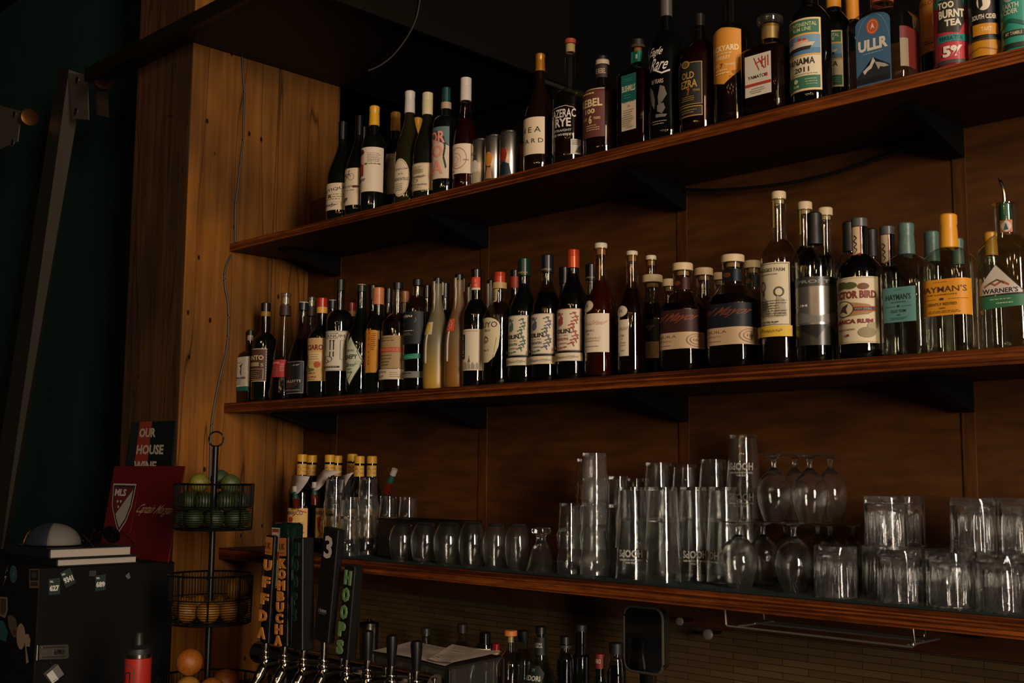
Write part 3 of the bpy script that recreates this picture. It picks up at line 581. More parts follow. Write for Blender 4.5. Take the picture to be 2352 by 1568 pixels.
bottle('whiskey_bottle', 'dark red whiskey bottle with black label in gold border', ZT, YF, 1606.5, 33, 96, (('cap', 33, 62, 26, '1a1512', .3), ), (dict(y0=157, y1=279, re=1613, art=a),), glass='@d8c8b4', fill=100, liq='280705', sh=(.62, .78, 30, 'soft'), group=T)
OR_ = 'd08a2a'
a = Art().poly([(-1, .1), (.1, 0), (.5, .22), (1, .24), (1, .93), (.3, .93), (-.1, 1), (-1, .88)], OR_).t('BRICKYARD', .0, .62, 1.75, .1, 'e8d4a4', bold=.03).t('WHISKEY', .0, .46, .9, .06, 'e8d4a4').fine(-.6, .6, .51, .55, 1, 'e8d4a4').t('7', .0, .32, .15, .08, '6e4410', bold=.02).t('AGED      YEARS', 0, .33, 1.3, .04, 'e8d4a4').fine(-.4, .5, .16, .27, 2, 'e8d4a4')
bottle('whiskey_bottle', 'long necked whiskey bottle with folded orange ribbon label', ZT, YF, 1679, -52, 96, (('cap', -52, -20, 30, '2c1a10', .5),), (dict(y0=73, y1=205, re=1702, art=a),), glass='@e4dccb', fill=118, liq='1c0b06', sh=(.60, .68, 36, 'soft'), group=T)
a = Art().r(-1, 0, 1, 1, 'd6cbb8').line([(-.3, .93), (.1, .6)], .09, 'b03a28', .04).line([(.05, .9), (.5, .62)], .09, 'b03a28', .04).line([(-.2, .78), (.6, .84)], .09, 'b03a28', .03).line([(.35, .93), (.35, .66)], .09, 'b03a28', .04).line([(.6, .9), (.6, .62)], .08, 'b03a28', .03).line([(.8, .92), (.8, .66)], .08, 'b03a28', .03).t('YAMATO', -.1, .46, 1.3, .08, INK).r(.55, .42, .75, .5, 'b03a28').r(-1, .24, 1, .31, 'b03a28').fine(-.6, .6, .05, .2, 3, '8c8070')
bottle('whiskey_bottle', 'square faceted whiskey bottle with gold rope neck, glass stopper and white label with red strokes', ZT, YF, 1768.5, 39.5, 132, (('glass_stopper', 39.5, 58, 60, 'ffffff'), ('band', 60, 94, 42, 'a08850', .35, .6)), (dict(y0=139, y1=232, re=1771, ha=50, art=a),), glass='@e6dccd', fill=116, liq='1e0c06', sh=(.62, .72, 41, 'soft'), sec=(6, 1), group=T)
GR = '2e6a4c'; YE = 'dfa63e'
def rum():
    a = Art().r(-1, 0, 1, 1, 'e2b06a').r(-.97, .012, .97, .985, 'd6c8a6').r(-.97, .79, .9, .975, GR).t('CONTINENTAL', .05, .915, 1.5, .055, 'cfc49a').t('RUM LINE', .05, .85, .95, .05, 'cfc49a').r(-.97, .765, .9, .79, YE)
    a.r(-.97, .50, .95, .765, '6f93ad').r(-.97, .50, .95, .58, '4c7a9a').poly([(-.9, .6), (.55, .6), (.7, .66), (-.8, .66)], 'cfc0a8').poly([(-.95, .54), (.45, .56), (.55, .61), (-.9, .6)], '241c18').r(-.4, .66, .4, .69, 'e0a07c').r(-.1, .69, .06, .73, 'b03e24').r(.14, .69, .28, .72, 'b03e24').r(-.97, .48, .95, .5, YE)
    a.t('PANAMA', -.05, .405, 1.45, .09, INK, bold=.01).t('2011', .05, .29, .72, .07, INK).fine(-.7, .8, .21, .25, 1, 'b39c7c').r(-.97, .03, .9, .2, GR).t('RUM', -.25, .07, .3, .035, 'cfc49a').e(-.25, .14, .12, .03, 'cfc49a').fine(.2, .8, .06, .17, 3, '9fb08a'); return a
bottle('rum_bottle', 'black rum bottle with ocean liner label reading 2011, front one of the three alike', ZT, YF, 1859, -42, 98, (('cap', -42, -20, 40, 'd9941e', .4),), (dict(y0=57, y1=221, re=1886.5, art=rum()),), glass='080807', sh=(.66, .80, 37, 'soft'), group=T)
bottle('rum_bottle', 'black rum bottle with orange foil and liner label, half hidden beside the front one', ZT, YM_, 1913, -30, 80, (('foil', -30, 21, 35, 'd9941e', .4),), (dict(y0=84, y1=212, re=1936, art=rum()),), glass='080807', sh=(.66, .80, 32, 'soft'), group=T)
bottle('rum_bottle', 'black rum bottle with orange foil neck farthest back behind the blue labelled bottle', ZT, YR, 1956, -12, 72, (('foil', -12, 49, 31, 'cf8424', .45),), (), glass='080807', sh=(.66, .80, 28, 'soft'), group=T)
BL = '3d627f'
a = Art().r(-1, 0, 1, .86, BL).e(0, .84, 1, .16, BL, a0=0, a1=180).ring(0, .5, .97, .49, .02, '6f93ad', a0=10, a1=170)
a.e(0, .80, .36, .11, 'b8532c').ring(0, .8, .30, .09, .12, 'e08a5c').poly([(-.12, .76), (0, .86), (.12, .76), (0, .79)], 'e8c8b0').t('ULLR', 0, .55, 1.7, .16, 'd8ccb8', bold=.05).fine(-.6, .6, .42, .45, 1, '8fa8b8')
a.poly([(-.95, .03), (.95, .03), (.95, .22), (.6, .26), (.3, .28), (.0, .37), (-.2, .27), (-.5, .21), (-.95, .12)], '1d2226').poly([(-.6, .2), (-.2, .27), (0, .37), (.12, .31), (0, .27), (-.1, .22), (-.3, .2), (-.5, .15)], 'c8beb0').poly([(.1, .3), (.35, .28), (.7, .24), (.9, .2), (.6, .2), (.4, .22), (.3, .18), (.2, .24)], 'a89e92').r(-.95, .02, .95, .1, '101417')
b2 = Art().r(-1, 0, 1, 1, '6d1f1a').r(-1, 0, -.6, .7, '8e7f60')
bottle('liqueur_bottle', 'broad clear flask bottle with blue arched mountain label', ZT, YF + .005, 2024, -40, 158, (('cap', -40, 10, 52, 'a4563c', .4),), (dict(y0=42, y1=205, re=2046, art=a), dict(y0=88, y1=178, ha=38, rot=86, nm='back_label', art=b2)), glass='@eef0e6', fill=180 if False else None, sh=(.60, .72, 50, 'round'), sec=(5, .66), group=T)
a = Art().r(-1, 0, 1, 1, 'b06e24').t('HEIRLOOM', -.1, .82, 1.3, .07, '5e3410').t('H', .45, .52, .35, .26, 'e0cfa0', bold=.04).ring(.45, .52, .35, .2, .08, 'e0cfa0').fine(-.3, .7, .12, .24, 3, '5e3410')
bottle('liqueur_bottle', 'dark bottle with burnt orange wraparound label, right of the blue labelled flask', ZT, -.165, 2148, -60, 74, (('cap', -60, -30, 34, '3c2414', .4),), (dict(y0=-8, y1=128, re=2186, art=a),), glass='080606', sh=(.74, .86, 34, 'soft'), group=T)
PK = 'b2323f'
a = Art().r(-1.1, 0, 1.1, 1, (PK, .35)).r(-1.1, .78, 1.1, .88, ('1a8a84', .35)).poly([(-.55, .44), (.3, .40), (.62, .6), (.5, .84), (-.4, .86)], ('2c2a22', .35)).t('TOO', -.15, .78, .6, .09, ('d8ccb0', .35), bold=.04).t('BURNT', .05, .66, .95, .11, ('d8ccb0', .35), bold=.04).t('TEA', .1, .54, .6, .09, ('d8ccb0', .35), bold=.04)
a.r(-.5, .29, .62, .38, ('158078', .35)).t('YERBA TEA', .0, .335, .85, .055, ('152a28', .35), bold=.02).t('5%', .05, .16, .7, .15, ('ddd0bc', .35), bold=.05).r(-1.1, -.0, 1.1, .05, ('3a3a38', .35)); a.ha = 88
can('tall crimson and teal can marked 5%', ZT, YF, 2183, -28, 78, a, rot=18, body='8f2a34')
a = Art().r(-1.1, 0, 1.1, 1, ('14140f', .35)).e(-.02, .77, .27, .12, ('d8cab0', .35)).e(.12, .88, .05, .04, ('d8cab0', .35)).poly([(-.2, .66), (-.05, .72), (-.08, .86), (-.22, .82)], ('14140f', .35)).line([(0, .88), (.03, .95)], .05, ('d8cab0', .35), .02).t('SOUTH CIDER', -.02, .56, 1.0, .07, ('d8cab0', .35), bold=.03).r(-.5, .3, .55, .46, ('c2851e', .35)).t('TART', .05, .38, .4, .06, ('e0c890', .35)).r(-1.1, 0, 1.1, .22, ('b97d18', .35)).r(-1.1, .22, .7, .25, ('3a2a10', .35)).line([(-.8, .06), (-.2, .12), (.4, .08), (.9, .14)], .05, ('8a5a10', .35), .02); a.ha = 88
can('tall black can with white apple and mustard yellow base', ZT, YF, 2258, -34, 71, a, rot=22, body='14140f')
a = Art().r(-1.1, 0, 1.1, 1, ('2f8f7a', .35)).e(-.35, .86, .28, .16, ('9fb8a0', .35)).ring(-.35, .86, .2, .11, .2, ('2f8f7a', .35)).ring(-.35, .86, .1, .06, .3, ('2f8f7a', .35)).t('EARTH', -.3, .64, .62, .08, ('c8ccb0', .35), bold=.03).t('CIDER', -.3, .55, .55, .07, ('c8ccb0', .35), bold=.03).line([(-1, .32), (-.3, .42), (.5, .3), (1, .36)], .1, ('1c5a4c', .35), .06).r(-.6, .17, .2, .26, ('27332a', .35)).t('MT TAMBLE', -.2, .215, .6, .05, ('c8b890', .35)).r(-1.1, 0, 1.1, .07, ('223028', .35)); a.ha = 88
can('tall sea green can with wave pattern at the right end of the top shelf', ZT, YF, 2336, -46, 78, a, rot=20, body='2f8f7a')
# ---- middle shelf
a = Art().r(-1, .13, 1, 1, 'cfc4b2').r(-1, 0, 1, .13, '0f5c52').fine(-.6, .2, .8, .86, 1, '7a7264').line([(-.1, .52), (.0, .72), (.2, .8)], .1, INK, .03).line([(-.2, .74), (.1, .68)], .1, INK, .03).line([(.0, .68), (.02, .46)], .12, '1c5244', .03).e(.0, .74, .08, .03, INK).t('KAVALVENN', -.12, .38, 1.55, .07, INK, bold=.02).fine(-.6, .3, .18, .33, 3, '7a7264')
bottle('whisky_bottle', 'small dark square bottle with white label and teal strip, next to the timber post', ZM, YF + .02, 575.5, 758, 58, (('cap', 758, 770, 16, '141414', .4), ('band', 770, 782, 14, '9a8a70', .4)), (dict(y0=821, y1=899, re=573, art=a),), glass='1a0d07', sh=(.60, .72, 13, 'round'), sec=(5, .8), group=Mg)
BW = '4c2c1e'
a = Art().r(-1, 0, 1, 1, 'c2ab86').r(-.93, .025, .93, .975, BW)
for i in range(12): a.r(-.99, .04 + i * .08, -.94, .07 + i * .08, BW).r(.94, .04 + i * .08, .99, .07 + i * .08, BW)
a.t('PUNTO', .05, .72, 1.5, .15, 'c2ab86', bold=.04).r(-.6, .46, .5, .58, 'a08a68').t('S', .7, .5, .2, .1, 'c2ab86').frame(-.8, .06, .8, .38, .04, .01, 'c2ab86').fine(-.6, .6, .1, .32, 4, '8a7558')
bottle('liqueur_bottle', 'black round shouldered bottle with brown label in a dotted cream border', ZM, YF + .01, 611, 696, 56, (('cap', 696, 716, 23, '14100e', .25), ('band', 716, 727, 23, '8a6426', .4)), (dict(y0=803, y1=878, re=612, art=a),), sh=(.60, .70, 22, 'soft'), group=Mg)
RD = 'a8262c'
def aper(): return Art().r(-1, 0, 1, 1, RD).t('APERITIVO', -.2, .82, 1.3, .12, 'd8b0a0', bold=.02).line([(-.8, .12), (-.8, .55), (.3, .55), (.3, .1)], .1, '6d5a50', .05).line([(-.5, .12), (-.5, .4), (.05, .4), (.05, .12)], .1, '6d5a50', .05).fine(.5, .9, .3, .8, 6, 'd8a090')
bottle('aperitif_bottle', 'conical clear bottle with glass stopper, brown collar and red label', ZM, YF, 657, 674, 66, (('glass_stopper', 674, 683, 26, 'ffffff'), ('cork', 683, 698, 16, 'b49c74', .7), ('band', 702, 725, 25, '3c2218', .5)), (dict(y0=828, y1=868, re=658, art=aper()),), glass='@dfe0d6', fill=826, liq='160303', sh=(.02, .86, 24, 'cone'), group=Mg)
a = Art().r(-1, 0, 1, 1, '8f8a82').r(-.95, .02, .95, .985, '1c2226').poly([(-.5, .06), (-.05, .06), (-.1, .7), (-.25, .92), (-.42, .7)], '3e1a1c').t('Dal 1900', .4, .88, .55, .05, W, shear=.3).t('COLLETTI', -.05, .38, 1.7, .08, 'b9a692', bold=.04).fine(-.8, .7, .18, .32, 3, '8a5548').t('APERITIVO CLASSICO', .0, .1, 1.5, .04, 'b9a692')
bottle('aperitif_bottle', 'dark tapering bottle with white topped navy cap and square black label', ZM, YF, 697.5, 695, 68, (('cap', 695, 713, 23, '141c26', .3), ('ring', 694, 697, 22, 'b8b8b8', .4)), (dict(y0=832, y1=905, re=697, art=a),), glass='@cfc8c0', fill=780, liq='140303', sh=(.32, .88, 19, 'slope'), sec=(4.5, .9), group=Mg)
bottle('aperitif_bottle', 'second conical bottle with glass stopper, behind the red capped amaro', ZM, YR, 716, 683, 52, (('glass_stopper', 683, 690, 22, 'ffffff'), ('cork', 690, 703, 13, 'b49c74', .7), ('band', 706, 726, 22, '3c2218', .5)), (), glass='@dfe0d6', fill=790, liq='160303', sh=(.02, .86, 20, 'cone'), group=Mg)
CT = 'c9a368'
def amaro():
    a = Art().r(-1, 0, 1, 1, CT).t("CIOCIARO", .0, .78, 1.75, .13, '6d2420', bold=.04).e(-.4, .62, .2, .06, '6f8fa0').poly([(-.6, .34), (-.2, .34), (-.15, .62), (-.5, .6)], '7a2a20').r(-.05, .46, .8, .66, 'd8bc90').fine(0, .75, .48, .64, 3, '9a7a50').e(-.3, .3, .28, .05, '3c5a34').e(.2, .34, .2, .06, 'c0b070').e(.55, .38, .2, .07, 'b04a2a').e(0, .26, .4, .04, '5c6a34').t('AMARO', .0, .18, .9, .05, '7a4a24').t('LIQUORI', -.1, .09, 1.2, .05, '7a4a24').fine(-.6, .6, .02, .06, 1, '7a4a24'); return a
bottle('amaro_bottle', 'dark bottle with bright red and yellow cap and ochre illustrated label', ZM, YF, 740.5, 684.5, 61, (('cap', 684.5, 706, 24, 'b02418', .25), ('band', 706, 720, 25, 'd69a3a', .4)), (dict(y0=779, y1=877, re=746, art=amaro()),), sh=(.60, .72, 22, 'soft'), group=Mg)
bottle('aperitif_bottle', 'white topped navy cap bottle half hidden left of the matte black bottle', ZM, YR, 764, 690, 46, (('cap', 690, 708, 19, '141c26', .3), ('ring', 689, 692, 18, 'b8b8b8', .4)), (), glass='0b0907', sh=(.32, .88, 17, 'slope'), group=Mg)
a = Art().r(-1, 0, 1, 1, 'd0c4b0').frame(-.97, .015, .97, .985, .02, .008, INK).t("MAGGIE'S FARM", .0, .935, 1.0, .03, INK).t('FALERNUM', .05, .865, 1.5, .075, INK, bold=.0).t('MADE IN PITTSBURGH', .0, .805, 1.0, .022, INK)
a.ring(-.45, .62, .32, .14, .06, INK).e(-.45, .62, .26, .12, 'b5a890').line([(.15, .52), (.15, .74)], .05, INK, .02).line([(.32, .52), (.32, .74)], .05, INK, .02).e(.15, .75, .06, .015, INK).e(.32, .75, .06, .015, INK).line([(.15, .35), (.15, .48)], .05, INK, .02).line([(.32, .35), (.32, .48)], .05, INK, .02).frame(.6, .28, .85, .76, .02, .005, INK)
a.ring(-.35, .3, .26, .08, .1, INK).ring(0, .29, .28, .08, .1, INK).ring(-.2, .24, .3, .06, .1, INK).r(-.8, .075, .6, .12, INK).fine(-.6, .5, .08, .115, 1, 'd0c4b0')
bottle('liqueur_bottle', 'matte black slim bottle with cream engraved label of spice drawings', ZM, YF, 783, 641.5, 63, (('cap', 641.5, 668, 20.5, '14140f', .4), ), (dict(y0=763, y1=854, re=799.5, art=a),), glass='0c0b08', sh=(.62, .735, 21, 'round'), group=Mg)
ALLB[-1]
bottle('amaro_bottle', 'red and yellow capped bottle half hidden right of the matte black bottle', ZM, YM_ + .02, 808, 695, 48, (('cap', 695, 715, 20, '8c1c14', .3), ('band', 715, 727, 21, 'b07c30', .4)), (), sh=(.60, .72, 20, 'soft'), group=Mg)
LG = 'c8ccb0'
a = Art().poly([(-.1, 1), (-1.4, .5), (-.1, 0), (1.1, .5)], '3a3a2c').poly([(-.1, .975), (-1.3, .5), (-.1, .025), (1.03, .5)], LG).e(-.1, .84, .18, .06, 'b9bc9c').t('VERITABLE', -.1, .7, .8, .04, '3a4a34').t('GENEPY', -.2, .575, 1.5, .09, '2c3a2c', bold=.03).t('Chamois', -.1, .42, 1.1, .08, '2c3a2c', shear=.3).t('1821', -.1, .33, .4, .04, '3a4a34').t('DOLIN', -.1, .27, .5, .04, '3a4a34').line([(.5, .7), (.75, .55), (.95, .5), (.7, .38)], .05, '2c3a2c', .012).e(.6, .46, .2, .04, 'b4b898').line([(-.2, .12), (0, .2), (.2, .28)], .04, '2c3a2c', .01)
bottle('liqueur_bottle', 'dark green long necked bottle with pale diamond shaped label', ZM, YF, 831, 655, 62, (('cap', 655, 670, 23, '16241a', .3), ('ring', 653.5, 656.5, 20, 'b89a60', .4)), (dict(y0=773, y1=888, re=834, rot=10, art=a),), glass='070c07', sh=(.45, .80, 22, 'slope'), group=Mg)
bottle('liqueur_bottle', 'plain black capped bottle behind the diamond label bottle', ZM, YR, 857, 655, 44, (('foil', 655, 690, 21, '101211', .3),), (), sh=(.6, .78, 20, 'slope'), group=Mg)
a = Art().poly([(-1, .0), (.85, .0), (1, .1), (.9, .2), (1, .3), (.9, .4), (1, .5), (.9, .6), (1, .7), (.9, .8), (1, .93), (.7, .96), (-1, .96)], 'c48a2c').r(-.7, .0, -.28, .95, '7a2012').r(-.15, 0, .02, 1, 'd89a30').r(.2, 0, .34, 1, 'c8701c').e(-.5, .86, .18, .07, 'b83a20').t('BITTER', .15, .6, .85, .12, 'a8321c', rot=90).fine(.4, .8, .5, .9, 9, '8a4a1c').line([(-.6, .2), (-.4, .4), (-.55, .6)], .08, 'c07a28', .03).line([(-.1, .1), (.1, .9)], .05, 'a8321c', .01)
bottle('liqueur_bottle', 'dark bottle with peach cap and orange scalloped ornamental label', ZM, YF, 870, 661, 58, (('cap', 661, 678, 26, 'c47a4c', .35), ('band', 678, 700, 26, 'c07448', .4)), (dict(y0=757, y1=858, re=869, art=a),), sh=(.58, .74, 22, 'soft'), group=Mg)
bottle('liqueur_bottle', 'plain black capped bottle behind the clear rye bottle', ZM, YR, 893, 662, 40, (('foil', 662, 696, 20, '0e0f0f', .3),), (), sh=(.6, .78, 19, 'slope'), group=Mg)
a = Art().r(-1, .25, 1, 1, 'a3875a').r(-.9, .25, -.86, 1, '7a6440').fine(-.7, .8, .86, .97, 2, '5c482c').r(-.5, .62, 1, .73, 'b0442c').t('RENDEZVOUS', .2, .675, 1.2, .06, 'c8906c').fine(-.7, .6, .3, .58, 4, '6d5834').r(-1, 0, 1, .235, 'cbb89c').t('HIGHWERK', -.3, .17, 1.1, .05, INK).t('Bourdy', -.3, .07, .7, .07, INK, shear=.3).fine(.35, .9, .04, .18, 3, '8a7a60')
bottle('whiskey_bottle', 'clear bottle with black cap and brushed gold label above a cream strip', ZM, YF, 914.5, 649, 74, (('cap', 649, 664, 25, '141516', .35),), (dict(y0=774, y1=874, re=924, art=a),), glass='@e8e6da', fill=740, liq='1a0d05', sh=(.62, .72, 25, 'soft'), group=Mg)
bottle('liqueur_bottle', 'copper capped bottle peeping from behind the clear rye bottle', ZM, YM_ + .01, 930, 669, 42, (('cap', 669, 695, 20, 'b0744a', .35),), (), glass='100c08', sh=(.6, .75, 18, 'soft'), group=Mg)
a = Art().r(-1, 0, 1, 1, '12161a').t('mizu', -.05, .87, .85, .09, 'c4b49c', bold=.03).t('SHOCHU', -.2, .79, .45, .03, '2c7a68').ring(-.35, .62, .09, .04, .3, 'b4a48c').fine(-.5, .5, .38, .44, 1, 'c4b49c').fine(-.5, .5, .26, .36, 3, '8a8274').line([(.5, .66), (.6, .74), (.55, .8)], .03, '8a8274', .01)
b2 = Art().poly([(-.9, .1), (1, .35), (1, 1), (-.9, .75)], '1c8060').fine(-.4, .7, .45, .62, 2, '8ac0a8')
c3 = Art().r(-1, 0, 1, 1, '6e6c62').fine(-.7, .7, .5, .9, 1, '2a2a28')
bottle('shochu_bottle', 'clear carafe necked bottle with black label, green tag and grey strip', ZM, YF, 959.5, 641.5, 63, (('cap', 641.5, 656, 24, '121412', .4),), (dict(y0=719, y1=793, re=972, art=a), dict(y0=814, y1=832, re=966, nm='green_tag', art=b2), dict(y0=855, y1=870, re=970, nm='strip_label', art=c3)), glass='@dcd8c8', fill=720, liq='14120c', ltr=.5, sh=(.72, .85, 22, 'soft'), group=Mg)
ALLB[-1]
# frosted citrus liqueur flutes with a paper strip over the top
def strip_bottle(label, y, tx, ty, w, col, low, tagc, art2, front=True, txt='', group=Mg):
    r = bottle('liqueur_bottle', label, ZM, y, tx, ty, w, (('cap', ty, ty + 14, w * .31, '15120f', .3),), ((dict(y0=ty + 104, y1=ty + 133, ha=30, rot=-6, nm='square_tag', art=tagc),) if front else ()), glass='@' + col, fill=None, sh=(.38, .86, w * .30, 'slope'), group=group)
    g = [c for c in r.children if c.name.startswith('glass')][0]; H = g.dimensions.z
    g.data.materials[0] = FROST(col, low, H)
    H = max(v.co.z for v in g.data.vertices); R = max(v.co.x for v in g.data.vertices); rn = R * .31
    az = math.radians(-97); ca, sa = math.cos(az), math.sin(az); wd = .0065; bm = bmesh.new(); pts = []
    def rz_(z):
        t = z / H
        if t < .38: return R
        if t > .86: return rn
        return rn + (R - rn) * .5 * (1 + math.cos(math.pi * (t - .38) / .48))
    top = H + .004
    for i in range(22):
        z = H * .24 + (top - H * .24) * i / 21; pts.append((rz_(min(z, H * .99)) + .0012 if i < 19 else rn * 1.22, z))
    pts += [(rn * .6, top + .002), (-rn * .6, top + .002), (-rn * 1.25, top - .002), (-rn * 1.2, top - H * .12)]
    rows = []
    for rr, z in pts: rows.append((bm.verts.new((rr * ca + wd * sa, rr * sa - wd * ca, z)), bm.verts.new((rr * ca - wd * sa, rr * sa + wd * ca, z))))
    for p, q in zip(rows, rows[1:]): bm.faces.new((p[0], p[1], q[1], q[0]))
    o = obj('paper_strip', bm, pm('cdc0ac', .7), r); md = o.modifiers.new('t', 'SOLIDIFY'); md.thickness = .0004
    return r
def FROST(c1, c2, H):
    k = ('fr', c1, c2)
    if k in MC: return MC[k]
    m = bpy.data.materials.new('frosted_bottle'); m.use_nodes = True; nt = m.node_tree; b = nt.nodes['Principled BSDF']; tc = nt.nodes.new('ShaderNodeTexCoord'); sp = nt.nodes.new('ShaderNodeSeparateXYZ')
    nt.links.new(tc.outputs['Object'], sp.inputs[0]); r = nt.nodes.new('ShaderNodeValToRGB'); mr = nt.nodes.new('ShaderNodeMapRange'); mr.inputs[2].default_value = .3
    nt.links.new(sp.outputs[2], mr.inputs[0]); nt.links.new(mr.outputs[0], r.inputs[0]); e = r.color_ramp.elements
    e[0].position = .08; e[0].color = (*hx(c2), 1); e[1].position = .42; e[1].color = (*hx(c1), 1)
    nt.links.new(r.outputs[0], b.inputs['Base Color']); b.inputs['Roughness'].default_value = .38; b.inputs['Subsurface Weight'].default_value = .15; b.inputs['Subsurface Scale'].default_value = .01
    MC[k] = m; return m
tg = Art().r(-1, 0, 1, 1, 'cfc2a4').e(0, .5, .6, .42, 'd9b02c').e(0, .5, .35, .3, 'e0c04c')
tg2 = Art().r(-1, 0, 1, 1, 'd8502c').ring(0, .5, .62, .4, .12, 'e8b49c')
for i in range(8): tg2.line([(0, .5), (.55 * math.cos(i * .785), .5 + .35 * math.sin(i * .785))], .05, 'e8b49c', .03)
strip_bottle('frosted yellow flute bottle with paper strip and lemon tag', YF, 1006, 638, 64, '6a6246', 'b08a34', tg, None)
strip_bottle('frosted amber flute bottle with paper strip and orange slice tag', YF, 1055, 630, 64, '6e5436', '8a5a20', tg2, None)
bottle('liqueur_bottle', 'plain black necked bottle between the two frosted flute bottles', ZM, YR + .01, 1023, 650, 44, (('foil', 650, 684, 20, '0c0d0c', .25),), (), sh=(.6, .76, 18, 'soft'), group=Mg)
bottle('liqueur_bottle', 'plain black capped bottle left of the yellow frosted flute, in the rear row', ZM, YR, 981, 655, 42, (('foil', 655, 684, 19, '0c0d0c', .25),), (), sh=(.6, .76, 18, 'soft'), group=Mg)
strip_bottle('dim frosted flute bottle behind the red banded vermouth, on its left', YR, 1082, 651, 46, '55503e', '6a5830', tg, None, False)
strip_bottle('dim frosted flute bottle behind the red banded vermouth, on its right', YR, 1127, 643, 48, '55503e', '6a5830', tg, None, False)
bottle('vermouth_bottle', 'red banded black bottle mostly hidden behind the first green vermouth', ZM, YR + .01, 1183, 620, 46, (('foil', 620, 636, 21, '0c0d0d', .3), ('band', 636, 662, 23, 'a83020', .45)), (), sh=(.6, .76, 20, 'soft'), group=Mg)
a = Art().r(-1, 0, 1, 1, 'd4c4a6').fine(-.5, .8, .93, .97, 1, '9a3a28').frame(-.42, .28, -.06, .88, .05, .012, '15171c').r(-.37, .30, -.11, .86, '15171c').t('WEST', -.24, .6, .26, .07, 'd4c4a6', rot=-90, bold=.02).t('32', -.24, .45, .16, .08, 'd4c4a6', bold=.02).t('SOJU', -.24, .35, .2, .05, 'd4c4a6').t('K', -.24, .79, .14, .08, 'd4c4a6', bold=.03)
for i, (u, h) in enumerate(((-.5, .16), (-.36, .2), (-.22, .18), (-.1, .14), (.02, .2), (.14, .17), (.24, .24), (.36, .15), (.48, .19), (.6, .14), (.72, .18), (.84, .15))): a.r(u - .055, .03, u + .04, h, 'b3a58c' if i % 2 else '9a8d76')
a.line([(.26, .24), (.26, .36)], .02, '5a5244', .02).poly([(.2, .2), (.32, .2), (.27, .3), (.25, .3)], '5a5244')
b2 = Art().r(-1, 0, 1, 1, 'c8381e').r(-1, 0, 1, .16, 'd4c4a6').t('K', -.2, .68, .2, .28, 'e0b09c').t('K', .42, .68, .2, .28, 'e0b09c').t('AR', .42, .35, .35, .22, 'e0b09c')
bottle('soju_bottle', 'dark bottle with red and white neck band and cream skyline label', ZM, YF, 1095, 618.5, 70, (('cap', 618.5, 638, 25, '101112', .25),), (dict(y0=759, y1=853, re=1107, art=a), dict(y0=637, y1=667, ha=89, nm='neck_label', art=b2)), glass='070806', sh=(.60, .74, 24, 'soft'), group=Mg)
a = Art().e(-.05, .8, 1.05, .2, 'd2c49c', a0=0, a1=180).poly([(-1.1, .8), (-1.1, .12), (-1, .03), (-.5, 0), (.1, .0), (.6, .12), (.9, .35), (1, .6), (1, .8)], 'd2c49c').t('SUYO', .0, .84, 1.6, .13, '3a342a').t('PISCO', .0, .71, .55, .05, '3a342a').ring(-.1, .5, .22, .07, .25, '4a4234').line([(-.3, .5), (-.15, .58), (.1, .52)], .06, '4a4234', .02).e(-.1, .46, .16, .04, '8a7e62').t('No 1', -.1, .27, .5, .05, '3a342a').t('ITALIA GRAPES', .58, .22, .75, .035, '5a5244', rot=60)
c3 = Art().r(-1, 0, 1, 1, 'c0ae88').fine(-.5, .5, .2, .8, 3, '8a7c5c')
bottle('pisco_bottle', 'clear pisco bottle with red wax cap, tan collar and large cream curved label', ZM, YF, 1148, 625.4, 84, (('cap', 625.4, 652, 26, 'b83a1c', .3, 0, 'rib'), ('ring', 650, 664, 33, 'b5905c', .5)), (dict(y0=733, y1=835, re=1148, art=a), dict(y0=665, y1=695, ha=32, rot=-10, nm='neck_sticker', art=c3)), glass='@e2e2d2', fill=None, sh=(.60, .74, 27, 'soft'), group=Mg)
def dolin(c, cd):
    a = Art().r(-1, 0, 1, .985, 'd8c8aa').frame(-.985, .19, .985, .985, .02, .008, c).frame(-.93, .205, .93, .97, .012, .004, c).r(-.75, .86, -.1, .915, cd).t('DRY', -.4, .888, .2, .03, 'd8c8aa')
    a.e(-.15, .73, .2, .07, cd).e(-.05, .79, .1, .05, cd).line([(-.1, .84), (.05, .9)], .05, cd, .02).t('DOLIN', -.1, .56, 1.05, .085, INK, bold=.03).t('fondee en 1821', -.1, .48, .8, .02, cd).t('VERMOUTH', -.1, .41, .85, .05, cd, bold=.03).t('DE CHAMBERY', -.1, .33, .8, .025, cd)
    for i in range(9):
        v = .9 - i * .07; u = .62 + .1 * math.sin(i * 1.3); a.e(u, v, .10, .02, cd).e(u - .16, v - .02, .06, .012, cd).line([(u, v), (u + .08, v - .07)], .04, cd, .012)
    for i in range(5): a.e(.2 - i * .22, .26 - .015 * (i % 2), .09, .014, cd)
    a.e(-.6, .27, .14, .03, 'b9a98a').r(-1, .15, 1, .19, '0b0c0a').r(-.99, 0, .99, .15, 'd2c2a2').line([(-.8, .06), (-.3, .1), (0, .05), (.4, .09), (.8, .06)], .02, '8a7c62', .012).t('Ferdinand Dolin', .2, .07, 1.1, .06, '8a7c62', shear=.4); return a
def dband(): return Art().r(-1, 0, 1, 1, '0f1512').r(-1, .78, 1, .86, 'b59c5c').r(-1, .1, 1, .18, 'b59c5c').t('DOLIN DOLIN', 0, .48, 1.7, .4, 'b59c5c')
bottle('vermouth_bottle', 'dark vermouth bottle with green scrollwork label and green cap', ZM, YF, 1204, 594.4, 70, (('cap', 594.4, 634, 29, '0e2c22', .3),), (dict(y0=726, y1=842, re=1214, art=dolin('1e4034', '4c6a58')), dict(y0=622, y1=633, ha=88, nm='neck_band', art=dband())), glass='060b06', sh=(.56, .80, 27, 'slope'), group=Mg)
